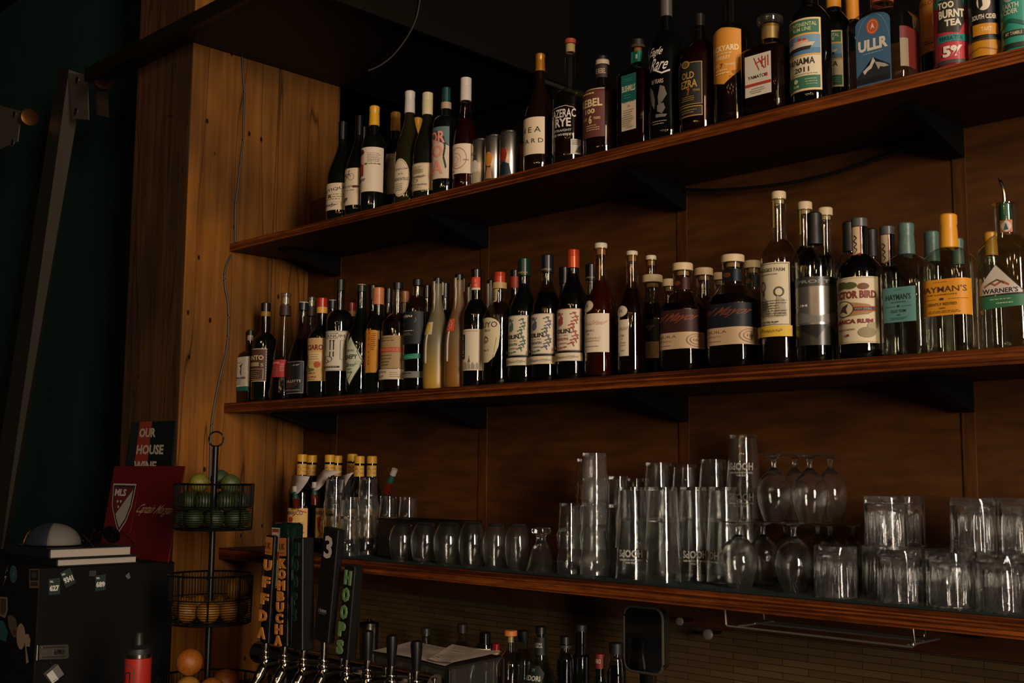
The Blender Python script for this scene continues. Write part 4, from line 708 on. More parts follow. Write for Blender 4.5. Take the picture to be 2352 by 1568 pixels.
bottle('vermouth_bottle', 'clear greenish vermouth bottle with slate blue scrollwork label and navy cap', ZM, YF, 1258, 586.4, 74, (('cap', 586.4, 626, 29, '0e1826', .3),), (dict(y0=722, y1=839, re=1273.5, art=dolin('23283a', '5a5c70')), dict(y0=615, y1=625, ha=88, nm='neck_band', art=dband())), glass='@ccd0bc', fill=672, liq='0b0d08', ltr=.3, sh=(.56, .80, 27, 'slope'), group=Mg)
bottle('vermouth_bottle', 'dark vermouth bottle with red scrollwork label and copper red capsule', ZM, YF, 1316.7, 573.8, 73, (('cap', 573.8, 616, 29, 'b4441c', .25, .3, 'rib'),), (dict(y0=711, y1=832, re=1336, art=dolin('8a3222', 'a04a38')),), glass='070604', sh=(.56, .82, 27, 'slope'), group=Mg)
bottle('vermouth_bottle', 'navy capped vermouth bottle just behind the red capped one, on its left', ZM, YM_, 1296.5, 614, 50, (('cap', 614, 652, 26, '0e1622', .3),), (), sh=(.5, .78, 24, 'slope'), group=Mg)
bottle('vermouth_bottle', 'navy capped vermouth bottle just behind the red capped one, on its right', ZM, YM_, 1357.4, 607, 50, (('cap', 607, 645, 26, '0e1622', .3),), (dict(y0=634, y1=643, ha=88, nm='neck_band', art=dband()),), glass='@ccd0bc', fill=680, liq='0b0d08', sh=(.5, .78, 24, 'slope'), group=Mg)
def cognac():
    return Art().r(-1, 0, 1, 1, 'd8c8ac').t('Pierre Gabrielle', .0, .76, 1.7, .12, 'b07a68', shear=.3).t('COGNAC', -.2, .56, .9, .06, '8a6a50').t('VS', -.2, .47, .3, .05, '8a6a50').t('COGNAC', 0, .36, 1.1, .05, 'a08468').t('PREMIERE', 0, .29, 1.0, .03, 'a08468').fine(-.5, .6, .12, .18, 1, '8a7c62')
def vs(): return Art().e(0, .5, 1, .5, '8f8676').e(0, .5, .94, .46, 'd8c8ac').t('VS', 0, .5, .6, .25, INK)
bottle('cognac_bottle', 'clear amber cognac bottle with tall cream label under an oval neck label', ZM, YF, 1380, 559, 74, (('stopper', 559, 572, 30, 'c8bca4', .5), ('cork', 572, 586, 22, 'a88a5c', .7)), (dict(y0=724, y1=812, re=1399, art=cognac()), dict(y0=692, y1=720, re=1371, ha=30, rot=-35, nm='oval_label', art=vs()) if False else dict(y0=692, y1=720, ha=34, rot=-22, nm='oval_label', art=vs())), glass='@dcc4a0', fill=646, liq='5c2408', ltr=.55, sh=(.48, .76, 30, 'slope'), group=Mg)
bottle('cognac_bottle', 'second amber cognac bottle with cream label, left of the squat tequilas', ZM, YF, 1451.5, 577, 66, (('stopper', 577, 588, 27, 'c8bca4', .5), ('cork', 588, 601, 20, 'a88a5c', .7)), (dict(y0=737, y1=820, re=1444, art=cognac()), dict(y0=704, y1=731, ha=34, rot=-14, nm='oval_label', art=vs())), glass='@dcc4a0', fill=664, liq='1c0b04', ltr=.2, sh=(.48, .76, 28, 'slope'), group=Mg)
bottle('cognac_bottle', 'cognac bottle behind the smallest front tequila, only stopper and neck visible', ZM, YR, 1495, 587, 50, (('stopper', 587, 598, 25, 'c8bca4', .5), ('cork', 598, 610, 18, 'a88a5c', .7)), (), glass='@dcc4a0', fill=670, liq='1c0b04', sh=(.48, .76, 24, 'slope'), group=Mg)
def mayor(pc, tc, kind, plate):
    a = Art().r(-1, .30, 1, 1, pc).t('el Mayor', .1, .78, 1.15, .26, tc, shear=.3, bold=.02).r(-.75, 0, .98, .42, 'c2a27c').t('TEQUILA', -.28, .31, .8, .08, '6a523a').t(kind, -.28, .2, .5, .05, '8a6e50').fine(-.65, .1, .06, .12, 1, '8a6e50').ring(.65, .21, .26, .17, .1, '8a7a66').ring(.65, .21, .18, .11, .1, '8a7a66').t('100', .65, .21, .2, .06, '8a7a66'); return a
def nk(c): return Art().r(-1, 0, 1, 1, c).e(-.1, .55, .3, .2, '8a5030')
def teq(label, y, tx, ty, w, pc, tc, kind, re, ly, ncol=None, liq='140a06', stop=None):
    st = stop or w * .46; labs = [dict(y0=ly[0], y1=ly[1], re=re, art=mayor(pc, tc, kind, 0))] if ly else []
    if ncol: labs.append(dict(y0=ty + 34, y1=ty + 62, ha=88, nm='neck_label', art=nk(ncol)))
    return bottle('tequila_bottle', label, ZM, y, tx, ty, w, (('stopper', ty, ty + 17, st, 'cdb48a', .55), ('cork', ty + 17, ty + 28, st * .6, 'a88a5c', .7)), labs, glass='@dfd8c8', fill=ty + 92 if liq else None, liq=liq or '000000', ltr=.1, sh=(.56, .74, st * .82, 'soft'), sec=(3.2, .82), group='squat tequila bottles on the middle shelf')
teq('squat tequila bottle with smoky black panel, leftmost and smallest of the front three', YF, 1498, 632.7, 104, '1c1a15', '8f8878', 'BLANCO', 1514, (738, 826))
teq('squat tequila bottle with maroon panel and cream plaque, middle of the front three', YF, 1567.6, 605.5, 104, '33140f', '7c3a22', 'REPOSADO', 1618, (716, 805), '3c1a16')
teq('squat tequila bottle with navy panel and cream plaque, rightmost of the front three', YF, 1682.6, 586.7, 118, '0b131b', '6a3424', 'ANEJO', 1743, (702, 796), '121e2a')
teq('cream stoppered tequila bottle behind, between the smallest and the maroon front tequilas', YR, 1536.5, 641.5, 70, '', '', '', 0, None, stop=32)
teq('cream stoppered tequila bottle directly behind the maroon one, on its right', YM_ + .03, 1616, 616.6, 80, '', '', '', 0, None, stop=43)
teq('cream stoppered tequila bottle in the rear, seen left of the navy one', YR, 1653, 627, 66, '', '', '', 0, None, stop=33)
teq('cream stoppered tequila bottle behind the navy one, on its right', YM_ + .03, 1728, 599.6, 80, '', '', '', 0, None, '121e2a', stop=40)
a = Art().r(-1, .145, 1, 1, 'cabd9c').frame(-.96, .16, .96, .985, .03, .008, '4a4232').t('MAGGIES FARM', .0, .9, 1.5, .05, '4a4232', bold=.02).fine(-.7, .7, .82, .86, 1, '7a7058').ring(-.42, .68, .2, .075, .3, '4a4232').e(-.4, .58, .1, .05, '4a4232').poly([(-.7, .28), (-.6, .5), (-.4, .56), (-.1, .48), (.0, .28)], '8f8468').e(-.3, .42, .18, .07, '5a5040').ring(.45, .6, .25, .07, .3, '4a4232').poly([(.25, .28), (.35, .55), (.7, .5), (.8, .28)], '9f947a').fine(-.8, .8, .26, .5, 7, '5a5040').fine(-.7, .7, .17, .22, 1, '4a4232').r(-1, 0, 1, .145, 'd2ac2c').t('Pineapple', .0, .075, 1.1, .06, '5a4a14', shear=.3)
b2 = Art().r(-1, 0, 1, 1, 'b8a23c').t("MAGGIE'S FARM", .0, .5, .8, .7, '5a4c14', rot=-90)
def yst(): return Art().r(-1, 0, 1, 1, 'b8a23c').t('MAGGIES FARM', .0, .5, .8, 1.0, '5a4c14', rot=-90)
def ystrip():
    a = Art().r(-1, 0, 1, 1, 'b8a23c')
    vs, fs = textdata("MAGGIE'S FARM", .01); a.items.append(([(y * 1.1, .5 - x * .85) for x, y in vs], fs, '5a4c14')); return a
MF = lambda ty: (('stopper', ty, ty + 18, 34, 'cbb58c', .55), ('cork', ty + 18, ty + 28, 24, 'a88a5c', .7))
bottle('liqueur_bottle', 'tall clear bottle with cream and yellow engraved label and yellow neck strip', ZM, YF, 1788, 441, 88, MF(441), (dict(y0=609, y1=778, re=1814.5, art=a), dict(y0=462, y1=525, ha=32, rot=-38, nm='yellow_neck_strip', art=ystrip())), glass='@ecebdf', fill=620, liq='1c0d06', sh=(.60, .72, 33, 'soft'), group=Mg)
bottle('liqueur_bottle', 'cream stoppered bottle with yellow neck strip, behind the black capped steel bottle, on its left', ZM, YM_, 1848, 464.6, 76, MF(464.6), (dict(y0=468, y1=540, ha=32, rot=-38, nm='yellow_neck_strip', art=ystrip()),), glass='@ecebdf', fill=566, liq='120706', sh=(.60, .72, 30, 'soft'), group=Mg)
bottle('liqueur_bottle', 'cream stoppered bottle with yellow neck strip, behind the black capped steel bottle, on its right', ZM, YR, 1895, 478, 76, MF(478), (dict(y0=482, y1=550, ha=32, rot=-38, nm='yellow_neck_strip', art=ystrip()),), glass='@ecebdf', fill=590, liq='160606', sh=(.60, .72, 29, 'soft'), group=Mg)
SL = ('8f8b82', .25, .7)
a = Art().r(-1, 0, 1, 1, SL).r(-1, .86, 1, 1, ('33342f', .3)).t('UPPROST', -.1, .93, 1.4, .05, ('8a8a80', .4), bold=.02).poly([(-1, .4), (-.4, .5), (.2, .42), (1, .5), (1, .3), (.3, .34), (-1, .3)], ('6d6a62', .3)).poly([(-1, 0), (1, 0), (1, .14), (.5, .3), (.2, .1), (-.3, .22), (-1, .3)], ('2c2b26', .3)).t('RUM', -.3, .58, .5, .035, ('d2ccc0', .3), bold=.02)
bottle('rum_bottle', 'silver wrapped clear bottle with tall black capsule', ZM, YF, 1870, 489, 102, (('foil', 489, 562, 34, '10120f', .5, 0, 'waist'),), (dict(y0=642, y1=797, ha=100, rot=10, art=a),), glass='@e6e6da', sh=(.66, .78, 35, 'soft'), group=Mg)
bottle('rum_bottle', 'black capsule bottle left of and behind the parrot label rum', ZM, YM_, 1950, 510, 74, (('foil', 510, 578, 31, '0f110f', .5, 0, 'waist'),), (), glass='@e6e6da', sh=(.66, .78, 30, 'soft'), group=Mg)
bottle('rum_bottle', 'black capsule bottle right of and behind the parrot label rum', ZM, YR, 2001, 526, 70, (('foil', 526, 590, 28, '0f110f', .5, 0, 'waist'),), (), glass='@e6e6da', sh=(.66, .78, 27, 'soft'), group=Mg)
def birds():
    a = Art().r(-1, 0, 1, 1, 'cdbd9a').frame(-.97, .015, .97, .985, .02, .01, 'a59470').e(-.35, .88, .3, .06, '5a4a2c').e(.0, .87, .25, .055, '4c5028').e(.45, .85, .2, .05, '6d3a24').e(-.65, .84, .2, .06, '5a2c2c').t('DOCTOR BIRD', .0, .73, 1.8, .12, '7c2a20', bold=.05)
    a.poly([(-.9, .54), (-.2, .63), (.6, .58), (.9, .5), (.6, .43), (-.2, .40), (-.8, .46)], '9a7444').r(.05, .475, .85, .55, 'a8401f').r(.1, .49, .8, .535, '22303a').t('POT STILL', .45, .513, .55, .025, 'b59c70').ring(-.25, .52, .38, .125, .12, '4a3420').e(-.25, .52, .34, .11, 'c4b490').poly([(-.45, .46), (-.3, .56), (-.05, .6), (-.15, .52), (-.1, .44), (-.3, .48)], '4a2c24')
    a.t('JAMAICA RUM', -.05, .32, 1.6, .085, '7c2a20', bold=.05).e(.55, .16, .3, .08, '8a7c58').e(.75, .26, .2, .05, 'a0926c').fine(-.6, .2, .18, .24, 1, '8a7a58').e(-.1, .12, .06, .02, '7c2a20'); return a
def nstrip():
    a = Art().poly([(-1, .05), (0, 0), (1, .05), (1, 1), (-1, 1)], 'b0482c').poly([(-.8, .07), (0, .03), (.8, .07), (.8, .98), (-.8, .98)], 'c4b08c'); return a.line([(-.2, .1), (.3, .2), (-.3, .3), (.3, .4), (-.3, .5), (.3, .6), (-.2, .7)], .3, '2a2a22', .03)
bottle('rum_bottle', 'black rum bottle with parrot and floral label, orange bordered neck strip', ZM, YF, 1973, 502, 104, (('cap', 502, 522, 37, '4a4c4a', .35),), (dict(y0=643, y1=793, re=2018, art=birds()), dict(y0=523, y1=590, ha=38, rot=-2, nm='neck_strip', art=nstrip())), glass='070605', sh=(.60, .74, 36, 'soft'), group=Mg)
bottle('rum_bottle', 'black necked rum bottle with orange bordered strip, behind and left of the teal label gin', ZM, YM_, 2037, 520.5, 76, (('cap', 520.5, 540, 34, '4a4c4a', .35),), (dict(y0=541, y1=608, ha=38, rot=0, nm='neck_strip', art=nstrip()),), glass='070605', sh=(.58, .70, 33, 'soft'), group=Mg)
def marb(c):
    k = ('mb', c)
    if k in MC: return MC[k]
    m = bpy.data.materials.new('marbled_wax'); m.use_nodes = True; nt = m.node_tree; b = nt.nodes['Principled BSDF']; n = nt.nodes.new('ShaderNodeTexNoise'); n.inputs['Scale'].default_value = 110; n.inputs['Distortion'].default_value = 1.5
    r = nt.nodes.new('ShaderNodeValToRGB'); e = r.color_ramp.elements; e[0].position = .52; e[0].color = (*hx(c), 1); e[1].position = .66; e[1].color = (.35, .45, .4, 1)
    nt.links.new(n.outputs[0], r.inputs[0]); nt.links.new(r.outputs[0], b.inputs['Base Color']); b.inputs['Roughness'].default_value = .4; MC[k] = m; return m
def hay(bg, ink, sub): return Art().r(-1, 0, 1, 1, bg).fine(-.3, .3, .9, .94, 1, ink).t("HAYMAN'S", .0, .72, 1.5, .17, ink).t('OF LONDON', .0, .57, .9, .04, ink).r(-.8, .44, -.2, .45, ink).r(.2, .44, .8, .45, ink).e(0, .45, .07, .035, ink).t(sub, .0, .31, .9, .08, ink).t('GIN', 0, .2, .2, .05, ink).fine(-.5, .6, .06, .14, 2, ink)
HT, HYc = '56857a', 'd48c1a'
def gin(label, y, tx, ty, w, capw, capc, lab=None, g='@e9ebe0', caph=78):
    r = bottle('gin_bottle', label, ZM, y, tx, ty, w, (('foil', ty, ty + caph, capw, capc, .4, 0, 'waist'),), (lab,) if lab else (), glass=g, sh=(.66, .76, capw * .96, 'soft'), sec=(3.6, .86), group=Mg)
    if capc == '1d4a44':
        for c in r.children:
            if c.name.startswith('foil'): c.data.materials[0] = marb(capc)
    return r
gin('clear gin bottle with marbled teal capsule and teal label, in the front row', YF, 2080, 513, 120, 37, '1d4a44', dict(y0=665, y1=744, re=2103, art=hay(HT, '1c332e', 'OLD TOM')), caph=72)
gin('clear gin bottle with yellow capsule and wraparound yellow label', YF + .005, 2176.5, 493, 132, 41, 'd2901c', dict(y0=647, y1=729, re=2231, art=hay(HYc, '4a3010', 'GENTLY RESTED')))
gin('marbled teal capsule showing just left of the yellow capsule, in the rear row', YR, 2139, 532, 80, 34, '1d4a44', caph=70)
gin('marbled teal capsule peeping out right of the yellow capsule', YR, 2198, 548, 70, 28, '1d4a44', caph=60)
gin('yellow capsule far back, left of the bottle with the pouring spout', YR, 2274, 533.5, 74, 30, 'b87f1c', caph=54)
a = Art().poly([(-1, .37), (-1, .5), (-.15, 1), (.98, .44), (.98, .36)], '241c18').poly([(-1, .39), (-1, .52), (-.15, .975), (.92, .44), (.92, .40)], 'c8bcae').t("WARNER'S", -.02, .46, 1.55, .10, '1d1c24', bold=.03).line([(-.7, .55), (-.4, .62), (-.2, .57), (.1, .64), (.4, .56)], .08, 'a0502c', .04).line([(-.5, .6), (-.1, .68), (.2, .6)], .06, '5a4028', .03).poly([(-1, .10), (1, .14), (1, .36), (-1, .36)], '2c6a48').fine(-.5, .8, .27, .31, 1, 'b8c4a0').fine(-.2, .6, .18, .24, 1, 'b8c4a0')
b2 = Art().r(-1, 0, 1, 1, 'b9674a').e(0, .5, .8, .45, 'cdbfae').poly([(-.4, .2), (0, .8), (.4, .2)], '3a4a54')
bottle('gin_bottle', 'clear gin bottle with metal pouring spout, green stopper and white triangular label', ZM, YF + .01, 2305, 406, 128, (('pourer', 406, 470, 11, 'b0aaa0', .15, 1), ('cork', 468, 508, 26, '1e5a40', .45)), (dict(y0=612, y1=726, ha=50, rot=2, art=a), dict(y0=510, y1=538, ha=30, rot=22, nm='neck_sticker', art=b2)), glass='@dfe6da', sh=(.56, .66, 50, 'soft'), sec=(3.2, .9), group=Mg)
# ------------------------------------------------------------------ lowest shelf: mat and glassware
mm = bpy.data.materials.new('ribbed_rubber'); mm.use_nodes = True; nt = mm.node_tree; b_ = nt.nodes['Principled BSDF']; b_.inputs['Base Color'].default_value = (*hx('1e2725'), 1); b_.inputs['Roughness'].default_value = .42
ZMAT = ZB + .005
bm = bmesh.new(); nX = 700; prev = None; X0, X1 = -2.78, 1.15
for i in range(nX + 1):
    x = X0 + (X1 - X0) * i / nX; zt = ZB + .0045 + (.0016 if i % 2 else -.0012); sk = .0
    cur = [bm.verts.new((x + .02, -.304 + .003 * math.sin(i * .05), ZB + .0005)), bm.verts.new((x + .02, -.304 + .003 * math.sin(i * .05), zt)), bm.verts.new((x - .02, -.02, zt)), bm.verts.new((x - .02, -.02, ZB + .0005))]
    if prev:
        for q in range(4): bm.faces.new((prev[q], prev[(q + 1) % 4], cur[(q + 1) % 4], cur[q]))
    else: bm.faces.new(cur)
    prev = cur
bm.faces.new(prev[::-1])
tag(obj('bar_mat', bm, mm, smooth=False), 'black ribbed rubber mat lining the lowest shelf', 'mat')
ZG = ZB + .0062
def realglass(name, haze):
    m = bpy.data.materials.new(name); m.use_nodes = True; nt = m.node_tree; N = nt.nodes; N.clear(); out = N.new('ShaderNodeOutputMaterial')
    g = N.new('ShaderNodeBsdfGlass'); g.inputs['IOR'].default_value = 1.47; g.inputs['Roughness'].default_value = .012; g.inputs[0].default_value = (.97, .975, .965, 1)
    n = N.new('ShaderNodeTexNoise'); n.inputs['Scale'].default_value = 30; bp = N.new('ShaderNodeBump'); bp.inputs['Strength'].default_value = .12; bp.inputs['Distance'].default_value = .001
    nt.links.new(n.outputs[0], bp.inputs['Height']); nt.links.new(bp.outputs[0], g.inputs['Normal'])
    d = N.new('ShaderNodeBsdfDiffuse'); d.inputs[0].default_value = (.85, .82, .78, 1); x = N.new('ShaderNodeMixShader'); x.inputs[0].default_value = haze
    nt.links.new(g.outputs[0], x.inputs[1]); nt.links.new(d.outputs[0], x.inputs[2]); nt.links.new(x.outputs[0], out.inputs[0]); return m
G1 = realglass('clear_glass', .005); G2 = realglass('cloudy_glass', .022); G3 = realglass('pressed_glass', .014)
def glassbody(prof, H, R, wall=.0022, base=.008, n=44, fl=0, fn=0, flz=None):
    """inverted glass: prof lists (radius fraction, height fraction) from the rim (down) to the closed foot (up)"""
    outer = [(r * R, z * H) for r, z in prof]; inner = [(max(r * R - wall, .001), z * H) for r, z in prof if z * H < H - base]
    zi = H - base; inner.append((max(.001, outer[-1][0] - wall * 1.4), zi)); P = [(0, zi)] + inner[::-1] + outer + [(0, H)]
    if not fl: return lathe(P, n)
    bm = bmesh.new(); n = fn * 6; prev = None
    for k, (r, z) in enumerate(P):
        am = fl if (k > len(inner) and z < H * .80 and z > H * .02) else 0
        if r < 1e-5: cur = [bm.verts.new((0, 0, z))]
        else: cur = [bm.verts.new((r * (1 - am + am * abs(math.cos(fn * math.pi * i / n * 1.0))) * math.cos(2 * math.pi * i / n), r * (1 - am + am * abs(math.cos(fn * math.pi * i / n))) * math.sin(2 * math.pi * i / n), z)) for i in range(n)]
        if prev:
            for i in range(n):
                j = (i + 1) % n
                if len(prev) == 1: bm.faces.new((prev[0], cur[i], cur[j]))
                elif len(cur) == 1: bm.faces.new((prev[i], prev[j], cur[0]))
                else: bm.faces.new((prev[i], prev[j], cur[j], cur[i]))
        prev = cur
    return bm
NONIC = [(.97, 0), (.955, .05), (.95, .14), (1.0, .26), (.985, .31), (.90, .38), (.85, .6), (.80, .93), (.775, 1)]
PINT = [(1, 0), (.985, .03), (.80, .95), (.78, 1)]
TUMB = [(1, 0), (.995, .04), (.985, .3), (.965, .6), (.955, .82), (.955, .97), (.93, 1)]
ORD = ['first', 'second', 'third', 'fourth', 'fifth', 'sixth', 'seventh', 'eighth', 'ninth', 'tenth']
def stack(name, kind, what, where, px, pt, w, y, n, step, mat, group, logo=False, **kw):
    T_ = atY(px, pt, y); x = T_.x; tot = T_.z - ZG; H = tot - (n - 1) * step; k = ppm((x, y, ZG + H / 2)); R = w / 2 / k
    kw2 = dict(kw); top = kw2.pop('topw', None)
    o0 = None; me = None
    for i in range(n):
        pos = ' upturned in ' + where if n == 1 else (', %s of %s' % ('topmost' if i == n - 1 else 'lowest' if i == 0 else ('middle' if n == 3 else ['', 'second up', 'third up'][min(i, 2)]), where))
        lab = what + pos
        if me is None:
            o = obj(name, glassbody(kind, H, R, **kw2), mat); me = o.data
        else: o = bpy.data.objects.new(name, me); COL.objects.link(o)
        o.location = (x, y, ZG + i * step); tag(o, lab, 'glass', group)
        if logo and (i == 0 if n < 4 else i > 1):
            def mp(u, v, off):
                z = H * .52 - v; rr = R * (1 - .21 * z / H) + off; a = math.radians(logo) - u / rr; return (rr * math.cos(a), rr * math.sin(a), z)
            A = Art().t('HOOPS', 0, .014, .058, .017, ('9a948a', .7), bold=.04).t('TOO MUCH GOOD BEER', 0, .028, .056, .004, ('c9c2b8', .7)).t('FOR REAL', 0, .034, .022, .004, ('c9c2b8', .7))
            bm_, ms_ = artmesh(A, mp, du=R * .15, su=1, sv=1); obj('printed_logo', bm_, ms_, o, smooth=False)
    ALLB.append((what + where, x, y, R, R, ZG)); return x, y, R
GA = 'upturned pint glasses on the lowest shelf'
na = ('clear pint glass', )
stack('pint_glass', NONIC, 'bulged clear pint glass', 'the stack beside the paper tag bottles', 771, 1095, 53, -.205, 3, .054, G1, GA)
stack('pint_glass', NONIC, 'bulged clear pint glass', 'the rear stack between the two tall left ones', 812, 1095, 50, -.12, 3, .054, G1, GA)
stack('pint_glass', NONIC, 'bulged clear pint glass', 'the three high stack right in the left group', 846, 1096, 52, -.19, 3, .054, G1, GA)
stack('pint_glass', NONIC, 'bulged clear pint glass', 'the frontmost stack of the left group', 803, 1141, 54, -.262, 2, .054, G1, GA)
stack('pint_glass', NONIC, 'bulged clear pint glass', 'the left stack behind the steel caddy', 893, 1139, 50, -.075, 2, .054, G1, GA)
stack('pint_glass', NONIC, 'bulged clear pint glass', 'the right stack behind the steel caddy', 938, 1141, 50, -.075, 2, .054, G1, GA)
stack('pint_glass', NONIC, 'bulged clear pint glass', 'the short stack beside the footed glass', 1308, 1155, 60, -.25, 2, .058, G1, GA)
stack('pint_glass', NONIC, 'cloudy bulged pint glass', 'the tall cloudy central stack', 1365, 1040, 70, -.235, 4, .058, G2, GA)
stack('pint_glass', NONIC, 'bulged clear pint glass', 'the stack hidden behind the cloudy one', 1350, 1053, 62, -.12, 4, .058, G1, GA)
GP = 'tapered beer glasses stacked upside down'
stack('beer_glass', PINT, 'tapered beer glass', 'the front stack nearest the cloudy one', 1452, 1118, 80, -.245, 2, .068, G1, GP, logo=-60)
stack('beer_glass', PINT, 'tapered beer glass', 'the front stack second from the cloudy one', 1522, 1118, 84, -.255, 2, .068, G1, GP)
stack('beer_glass', PINT, 'tapered beer glass', 'the front stack third from the cloudy one', 1592, 1118, 76, -.172, 2, .068, G1, GP, logo=-50)
stack('beer_glass', PINT, 'tapered beer glass', 'the front stack next to the goblets', 1660, 1118, 80, -.165, 2, .068, G1, GP, logo=-120)
stack('beer_glass', PINT, 'tapered beer glass', 'the leftmost tall rear stack', 1512, 1062, 76, -.095, 3, .068, G1, GP)
stack('beer_glass', PINT, 'tapered beer glass', 'the second tall rear stack', 1574, 1066, 70, -.09, 3, .068, G1, GP)
stack('beer_glass', PINT, 'tapered beer glass', 'the third tall rear stack', 1638, 1055, 76, -.082, 3, .068, G1, GP)
stack('beer_glass', PINT, 'tapered beer glass with white lettering', 'the highest stack, left of the goblets', 1706, 999, 80, -.082, 4, .068, G1, GP, logo=-66)
stack('beer_glass', PINT, 'slim tapered beer glass', 'the short rear stack right of the cloudy one', 1420, 1093, 56, -.125, 2, .068, G1, GP, wall=.0015)
stack('beer_glass', PINT, 'slim tapered beer glass', 'the second short rear stack right of the cloudy one', 1458, 1098, 50, -.05, 2, .068, G1, GP, wall=.0014)
STEM = [(.80, 0), (.86, .1), (.96, .3), (1, .48), (.97, .66), (.86, .82), (.70, .93), (.58, .985), (.55, 1)]
for i, (px, pt, w_, y) in enumerate(((926, 1202, 64, -.262), (977, 1200, 66, -.258), (1031, 1200, 70, -.258), (1086, 1198, 65, -.25), (1140, 1201, 62, -.243), (1190, 1202, 60, -.238))):
    stack('stemless_wine_glass', STEM, 'rounded stemless wine glass', 'the row before the steel caddy, %s from the left' % ORD[i], px, pt, w_, y, 1, 0, G1, 'stemless wine glasses in a row', base=.006)
FOOT = [(1, 0), (.97, .04), (.62, .48), (.34, .66), (.30, .74), (.34, .80), (.62, .86), (.66, .90), (.6, .97), (.2, 1)]
stack('footed_glass', FOOT, 'small flared footed glass', 'the gap between the stemless row and the pint stacks', 1243, 1209, 70, -.264, 1, 0, G1, None, base=.04)
# steel caddy
a = atY(869, 1196, -.205); b_ = atY(1062, 1192, -.205)
ca = empty('steel_caddy', ((a.x + b_.x) / 2, -.17, ZG), 'dark brushed steel rectangular caddy behind the stemless glasses', 'caddy')
hw = (b_.x - a.x) / 2; hz = (a.z + b_.z) / 2 - ZG; t = .0015; bm = bmesh.new()
box(bm, (-hw, -.035, 0), (hw, -.035 + t, hz)); box(bm, (-hw, .035 - t, 0), (hw, .035, hz)); box(bm, (-hw, -.035 + t, 0), (-hw + t, .035 - t, hz)); box(bm, (hw - t, -.035 + t, 0), (hw, .035 - t, hz)); box(bm, (-hw + t, -.035 + t, 0), (hw - t, .035 - t, t))
obj('body', bm, pm('3a322c', .3, .8), ca, smooth=False)
obj('rim', tube([(-hw, -.035, hz), (hw, -.035, hz), (hw, .035, hz), (-hw, .035, hz)], .0026, 8, closed=True), pm('b4aca0', .18, 1), ca)
# goblets
GOB = [(.62, 0), (.72, .07), (.9, .22), (1.0, .36), (.97, .48), (.80, .62), (.50, .72), (.30, .76)]
def goblet(px, pt, w, y, z0, what, H=None):
    T_ = atY(px, pt, y); x = T_.x; H = H or (T_.z - z0); k = ppm((x, y, z0 + H / 2)); R = w / 2 / k
    o = [(r * R, z * H) for r, z in GOB]; i_ = [(r * R - .0018, z * H) for r, z in GOB[:-2]] + [(.36 * R, .70 * H), (0, .715 * H)]
    s = [(.15 * R, .80 * H), (.13 * R, .86 * H), (.17 * R, .93 * H), (.4 * R, .965 * H), (.82 * R, .985 * H), (.84 * R, .995 * H), (.82 * R, H), (0, H)]
    r = obj('goblet', lathe(i_[::-1] + o + s, 44), G1, loc=(x, y, z0)); tag(r, what, 'glass', 'upturned goblets'); ALLB.append((what, x, y, R, R, z0)); return x, H
_, HG = goblet(1696, 1197, 90, -.247, ZG, 'short stemmed goblet upturned on the mat at the front left of the group')
goblet(1822, 1199, 88, -.25, ZG, 'short stemmed goblet upturned on the mat at the front middle of the group')
goblet(1906, 1200, 78, -.135, ZG, 'short stemmed goblet upturned on the mat just behind the first tumbler')
goblet(1752, 1198, 76, -.165, ZG, 'short stemmed goblet upturned behind, between the two frontmost goblets')
goblet(1803, 1199, 66, -.06, ZG, 'short stemmed goblet upturned in the rear, left one against the wall')
goblet(1878, 1200, 66, -.055, ZG, 'short stemmed goblet upturned in the rear, middle one against the wall')
goblet(1958, 1201, 66, -.058, ZG, 'short stemmed goblet upturned in the rear, right one beyond the others')
zt2 = ZG + HG + .001
goblet(1777, 1043, 80, -.20, zt2, 'goblet of the upper tier, leftmost, beside the lettered beer glasses')
goblet(1824, 1043, 72, -.11, zt2, 'goblet of the upper tier, hidden behind between two others')
goblet(1859, 1043, 82, -.215, zt2, 'goblet of the upper tier, large one in front at the middle')
goblet(1906, 1043, 76, -.14, zt2, 'goblet of the upper tier, rightmost')
# fluted tumblers
GT = 'fluted water tumblers upside down'; ks = 0; TMe = None
def tumb_at(x, y, z0, what):
    global TMe
    H = .0965; R = .0425
    if TMe is None: r = obj('tumbler', glassbody(TUMB, H, R, base=.014, fl=.13, fn=12), G3); TMe = r.data
    else: r = bpy.data.objects.new('tumbler', TMe); COL.objects.link(r)
    r.rotation_euler.z = random.uniform(0, .5); r.location = (x, y, z0); tag(r, 'fluted clear tumbler, ' + what, 'glass', GT); ALLB.append((what, x, y, R, R, z0))
x0 = atY(1919, 1283, -.262).x
for i, dx in enumerate((0, .128, .222, .312, .404, .498)): tumb_at(x0 + dx, -.262 + (.004 * i), ZG, 'front row on the mat, %s from the goblets' % ORD[i])
for i in range(6): tumb_at(x0 + .052 + i * .089, -.170 + .003 * i, ZG, 'middle row on the mat, %s from the goblets' % ORD[i])
for i in range(5): tumb_at(x0 + .03 + i * .089, -.072 + .001 * i, ZG, 'rear row on the mat, %s from the goblets' % ORD[i])
Z2 = ZG + .0968
xu = atY(2035, 1186, -.215).x; tumb_at(xu, -.215, Z2, 'upper tier, front one of the pair'); tumb_at(xu - .008, -.124, Z2, 'upper tier, rear one of the pair')
xu = atY(2236, 1178, -.225).x
for i in range(3): tumb_at(xu + i * .089, -.225, Z2, 'upper tier at the right end, front row, %s' % ORD[i])
for i in range(3): tumb_at(xu - .02 + i * .089, -.135, Z2, 'upper tier at the right end, rear row, %s' % ORD[i])
